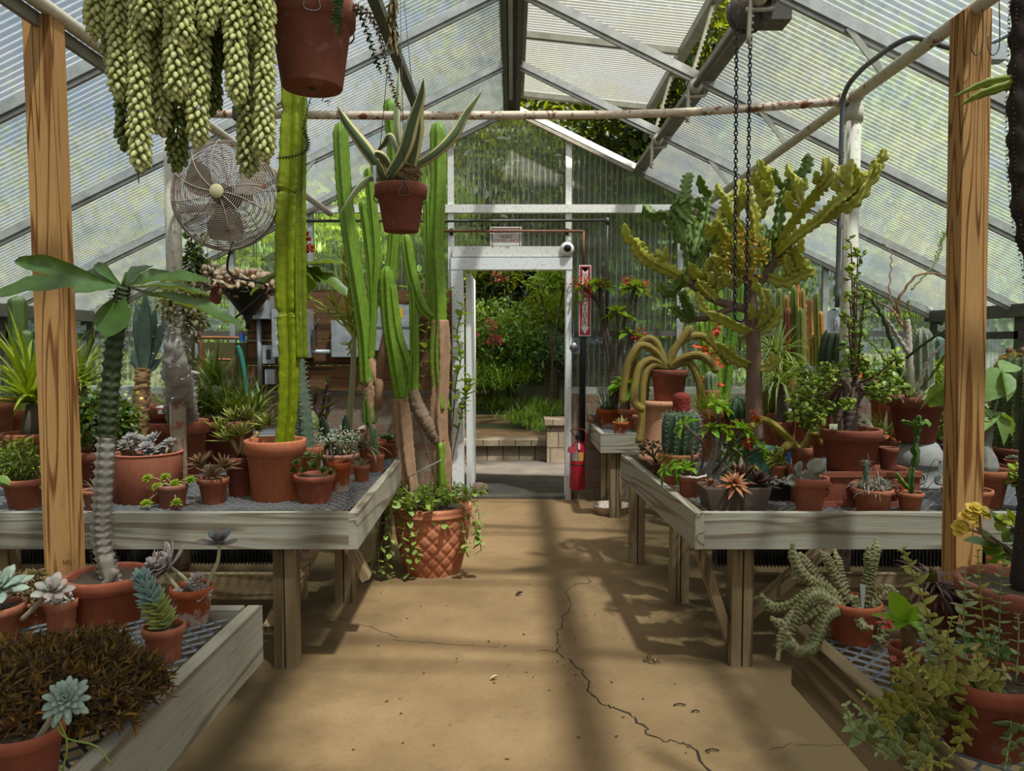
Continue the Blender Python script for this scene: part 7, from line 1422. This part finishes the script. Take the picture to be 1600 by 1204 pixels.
for x, z, a, b_ in ((0, h_/2-.018, w_*.92, .008), (-w_/2+.018, 0, .008, h_*.9), (w_/2-.018, 0, .008, h_*.9)): B().box((x, -.004, z), (a, .002, b_)).build('border', rd, g)
for s_, z in (('AREA UNDER', .045), ('VIDEO', .004), ('SURVEILLANCE', -.037)): o = text(s_, .046, (0, -.0045, z), g, rd); o.scale = (.78 if len(s_) > 6 else .9, 1, 1)
g, w_, h_ = sign('extinguisher_sign', 'tall red and white FIRE EXTINGUISHER sign with an arrow pointing down', 905, 923, 414, 525, YP-.06, plain('e4e0dc', .5, var=.05))
B().box((0, -.0035, 0), (w_*.9, .002, h_*.975)).build('red_field', red, g)
wh = plain('e0dcd8', .5, var=.02); q = h_/2
B().slab([(-w_*.22, -.005, q*.88), (-w_*.38, -.005, q*.93), (0, -.005, q*.80), (w_*.38, -.005, q*.93), (w_*.22, -.005, q*.88), (w_*.22, -.005, -q*.74), (w_*.36, -.005, -q*.74), (0, -.005, -q*.94), (-w_*.36, -.005, -q*.74), (-w_*.22, -.005, -q*.74)], (0, -1, 0), .002).build('arrow', wh, g)
text('FIRE', .05, (0, -.0075, q*.72), g, rd)
for i, ch in enumerate('EXTINGUISHER'): text(ch, .064, (0, -.0075, q*.60-i*q*.113), g, rd)
# fire extinguisher
YX = YW-.3; ce = at(902, 764, YX); g = thing('fire_extinguisher', 'red fire extinguisher hanging right of the doorway', 'fire extinguisher', ce); re_ = 12*mpp(YX); he = at(902, 690, YX)[2]-ce[2]; rm = plain('a8182c', .3, spec=.6, var=.05)
B().lathe([(.001, 0), (re_*.9, .0), (re_, .015), (re_, he*.86), (re_*.8, he*.94), (re_*.35, he), (re_*.3, he+.02), (.001, he+.02)], 28).build('cylinder', rm, g)
B().tube([(0, 0, he*.52), (0, 0, he*.545)], re_*1.02, 28).build('band', plain('1c1418', .6), g)
B().tube([(0, 0, he+.02), (0, 0, he+.06)], .022, 12).beam((0, 0, he+.06), (.0, -.10, he+.075), .025, .014).beam((0, 0, he+.05), (0, -.08, he+.01), .02, .012).build('valve_handle', plain('2a2a2c', .4), g)
B().tube(spline([(-.02, 0, he+.05), (-.06, -.01, he+.11), (.06, -.03, he+.11), (.07, -.05, he*.9)], 16), .005, 6).build('safety_wire', plain('8a1c28', .5), g)
a = np.linspace(-.9, .5, 10)
def patch(z0, z1, a0, a1, m, nm): t = np.linspace(a0, a1, 9); V = np.array([[(re_*1.012*math.sin(x), -re_*1.012*math.cos(x), z) for x in t] for z in (z0, z1)]).reshape(-1, 3); i = np.arange(8); B().add(V, np.stack([i, i+1, i+10, i+9], -1)).build(nm, m, g)
patch(he*.62, he*.8, .05, .75, plain('c8b050', .5, var=.3), 'yellow_label'); patch(he*.62, he*.84, -.9, -.05, plain('a8a4a4', .5, var=.4), 'instruction_label')
B().slab([(-.09, -re_-.01, he*.92), (-.02, -re_-.02, he*.92), (-.02, -re_-.02, he*.80), (-.1, -re_-.01, he*.80)], (0, 1, 0), .002).build('inspection_tag', plain('c8505c', .6), g)
B().slab([(.0, -re_-.006, he*.98), (.018, -re_-.006, he*.98), (.018, -re_-.008, he*.86), (0, -re_-.008, he*.86)], (0, 1, 0), .002).build('gauge_tag', plain('e0e0e0', .3), g)
# camera, outlet, thermometer, saucer
cc = at(886, 389, YW-.12); g = thing('security_camera', 'white dome security camera at the right end of the door header', 'camera', cc); th = np.linspace(0, PI, 14)
b = B(); b.lathe([(.066*math.sin(t)+.0005, -.066*math.cos(t)) for t in th], 24); b.build('dome', plain('d8d8d6', .35, var=.03), g); B().tube([(0, -.056, 0), (0, -.068, -.002)], [.036, .03], 20).build('lens', plain('1a1a1c', .2), g); B().tube([(0, .03, 0), (0, .075, 0)], .062, 20).build('mount', plain('c8c8c6', .4), g)
q = at(896, 540, YW-.06); g = thing('outlet_cover', 'grey weatherproof outlet with a conduit right of the doorway', 'electrical box', q); B().box((0, -.02, 0), (.13, .06, .15)).build('case', metal('7c7e80', .5), g); B().tube([(0, -.05, -.01), (0, -.075, -.01)], .04, 16).build('cover', metal('8c8e90', .4), g); B().tube(spline([(0, -.01, .07), (0, -.0, .2), (-.03, 0, .35), (-.03, 0, .9)], 14), .012, 8).build('conduit', metal('9a9c9e', .4), g)
q = at(1303, 500, 3.63); g = thing('thermometer', 'white hanging thermometer card in front of the right steel pole', 'thermometer', q); hx = np.array([at(x, y, 3.63)-q for x, y in ((1293, 520), (1293, 490), (1296, 484), (1303, 481), (1309, 484), (1312, 490), (1312, 520))])
B().slab(hx, (0, 1, 0), .004).build('card', plain('ccd4dc', .5, var=.03), g); B().tube([(0, -.002, .01), (0, -.002, -.055)], .0016, 6).build('tube', plain('8c3c34', .3), g)
for i in range(5):
    for s_ in (-.012, .012): B().box((s_, -.001, .0-.011*i), (.012, .001, .0018)).build('scale_mark', plain('4c5058', .5), g)
B().tube([(0, .0, .055), (0, .0, .05)], .009, 12).build('hole', plain('3c4a44', .6), g)
q = on(958, 806, 0); g = thing('clay_saucer', 'white-crusted clay saucer on the floor under the right bench', 'saucer', q+np.array((0, .12, 0))); B().lathe([(.001, .004), (.13, .004), (.14, .0), (.16, .07), (.168, .075), (.155, .075), (.132, .02), (.001, .016)], 36).build('saucer', terra('c4ac9c', .75), g)
# conduit along the right pipe, wire hooks
g = thing('conduit', 'grey bent conduit clipped along the right pole and pipe', 'pipe', (XPL-.06, YPL-.03, 1.0)); o0 = np.array((XPL-.06, YPL-.03, 1.0)); pts = [at(x, y, Y) for x, y, Y in ((1308, 480, 3.66), (1312, 330, 3.66), (1316, 180, 3.66), (1322, 140, 3.62), (1345, 110, 3.5), (1370, 90, 3.35), (1395, 72, 3.2), (1420, 60, 3.12), (1440, 60, 3.08), (1490, 75, 3.08), (1540, 70, 3.08), (1600, 40, 3.08))]
B().tube(spline(pts, 80)-o0, .012, 8).build('pipe', metal('6f7274', .45, .5), g); g2 = at(1552, 85, 3.1); B().box(g2-o0, (.08, .06, .06)).build('junction_box', metal('a8aaaa', .4), g)
for x0, y0, Y in ((1536, 5, 2.72), (1562, 5, 2.7)):
    g = thing('wire_hook', 'thin bent wire hook hanging from the right pipe, %s' % ('in front of the pine post' if x0 < 1550 else 'right of the pine post'), 'hook', at(x0, y0, Y)); o0 = at(x0, y0, Y); B().tube(spline([at(x, y, Y)-o0 for x, y in ((x0-1, -12), (x0, 60), (x0-3, 80), (x0-12, 86), (x0-18, 75), (x0-18, 55))], 30), .0022, 6).build('wire', plain('4a443e', .4), g)
# electrical red-orange blob on sill, purple stake, floor litter
lit = B(); g = thing('floor_litter', 'dry leaf bits and crumbs scattered over the concrete floor', 'leaf litter', (0, 4, 0)); g['kind'] = 'stuff'
pts = [on(R.uniform(380, 1230), R.uniform(800, 1190), 0) for i in range(150)]+[on(R.uniform(930, 1060), R.uniform(800, 860), 0) for i in range(40)]
pts = [q for q in pts if -.65 < q[0] < .75 or q[1] > 4.2]
P = np.array(pts)-(0, 4, 0); n = len(P); lit.inst(OVATE, frames(np.stack([rs.normal(0, 1, n), rs.normal(0, 1, n), .05+0*P[:, 0]], -1), (0, 0, 1), rs.uniform(.008, .022, n), rs.uniform(.004, .010, n), .01), P+(0, 0, .003)); lit.build('leaf_bits', leafm('6a5236', '4a3826', .9, 0), g)
for x, y, L_, lb in ((812, 930, .05, 'curled dark dry leaf lying mid-aisle near the crack'), (1018, 1032, .06, 'crumbly pale dry clump lying on the floor right of the crack'), (1062, 1102, .05, 'thin dark twig on the floor right of the crack'), (1087, 1112, .03, 'reddish dry petal on the floor beside the thin twig'), (1113, 1173, .05, 'curved brown twig on the floor by the near right bench'), (773, 1062, .04, 'pale straw-coloured leaf on the floor left of the crack')):
    q = on(x, y, .004); g = thing('fallen_leaf', lb, 'leaf', q, 'bits lying on the aisle floor')
    if 'twig' in lb: B().tube(spline([(-L_/2, 0, .003), (0, .006, .006), (L_/2, 0, .003)], 8), .003, 5).build('twig', plain('3f2e22', .9), g)
    elif 'clump' in lb: cloud(60, (0, 0, .008), (.035, .03, .01), .016, BLADE, wid=.4).build('crumbs', leafm('a08a64', '6a4a34', .9, .05), g)
    else: B().inst(t_flat(fold=.3, droop=-.2), frames(np.array([(1, .3, .1)]), (0, 0, 1), L_, L_*.45, L_), [(-L_/2, 0, .002)]).build('leaf', plain('b8a07c' if 'pale' in lb else ('a05a44' if 'petal' in lb else '43352a'), .8), g)
# wire tie from the big cactus to the bench
g = thing('white_tie_line', 'taut white cord from the corky trunk to the left bench', 'cord', at(690, 718, 4.4)); o0 = at(690, 718, 4.4); B().tube([(0, 0, 0), at(625, 752, 4.75)-o0], .004, 6).build('cord', plain('d0d0d0', .5), g)

wp_ = [o for o in bpy.data.objects if o.name.startswith('wooden_post') and o.location.x < 0][0]
text('NO.1', .022, np.array(at(108, 877, 2.75))-np.array(wp_.location)+(0, -.0006, 0), wp_, plain('7a5c38', .8, var=0), 'grade_stamp')

# climbing vine by the doorway, heating pipes under the benches
g = thing('climbing_vine', 'thin leafy vine climbing between the green columns and the doorway', 'vine', on(700, 760, 0)*(1, 0, 0)+(0, 6.75, 0)); o0 = np.array(g.location); b = B(); b2 = B()
for pts in ([(690, 760), (705, 680), (712, 600), (720, 560), (714, 520), (724, 480)], [(700, 750), (718, 660), (728, 620), (735, 590)], [(680, 750), (660, 620), (665, 540), (672, 470), (655, 430)], [(680, 750), (648, 640), (638, 560), (650, 500), (640, 450)], [(690, 760), (700, 600), (695, 500), (690, 450), (645, 420)]):
    P = np.array([at(x, y, 6.75) for x, y in pts])-o0; P[:, 2] = np.maximum(P[:, 2], 0); b.tube(spline(P, 24), .006, 5); stemleaves(b2, P, 22, .11, .07, OVATE, 30, .3)
b.build('stems', plain('5c4e38', .9), g); b2.build('leaves', leafm('4c7a24', '84a838', .5, .35), g)
for s_, y_ in ((-1, 4.05), (1, 4.0)):
    g = thing('heating_pipe', 'dark finned heating pipe low under the %s bench' % ('left' if s_ < 0 else 'right'), 'pipe', (s_*2.4, y_, .30)); b = B(); b.tube([(-1.3, 0, 0), (1.3, 0, 0)], .02, 10)
    b.build('pipe', plain('2a2826', .7), g); b = B()
    for i in range(130): b.box((-1.29+i*.02, 0, 0), (.003, .09, .10))
    o = b.build('fins', plain('3a3632', .7), g); o['kind'] = 'stuff'
    for x in (-1.2, 1.2): B().box((x, 0, -.172), (.03, .05, .255)).build('bracket', plain('2a2826', .7), g)

# ================================================================== finer pieces hang under the part they grow on
OWN = {'spines': None, 'fuzz': None, 'knobs': None, 'long_spines': None, 'dial': 'meter_glass', 'sticker': 'cover', 'warning_sticker': 'cover', 'switch_plate': 'cover', 'seam': 'cover', 'hinge': 'leaf',
       'relief_scrolls': 'pot', 'molding': 'pot', 'painted_dragon': 'pot', 'lime_rim': 'pot', 'drain_hole': 'pot', 'lens': 'dome', 'band': 'cylinder', 'yellow_label': 'cylinder', 'instruction_label': 'cylinder',
       'gauge_tag': 'cylinder', 'end_cap': 'bar', 'badge': 'cage', 'tag_wire': 'metal_tag', 'fins': 'pipe', 'scale_mark': 'card', 'tube': 'card', 'dial_plate': 'case'}
last = {}
for o in ORDER:
    if o.parent is None or o.parent.parent is not None: continue
    base = o.name.split('.')[0]; sib = last.setdefault(o.parent.name, [])
    if base in OWN:
        c = [q for q in sib if (OWN[base] is None or q.name.split('.')[0] == OWN[base]) and q.name.split('.')[0] not in ('pot', 'soil', 'leaves') or (OWN[base] == 'pot' and q.name.split('.')[0] == 'pot')]
        if c and c[-1].location.length < 1e-6: o.parent = c[-1]; continue
    sib.append(o)
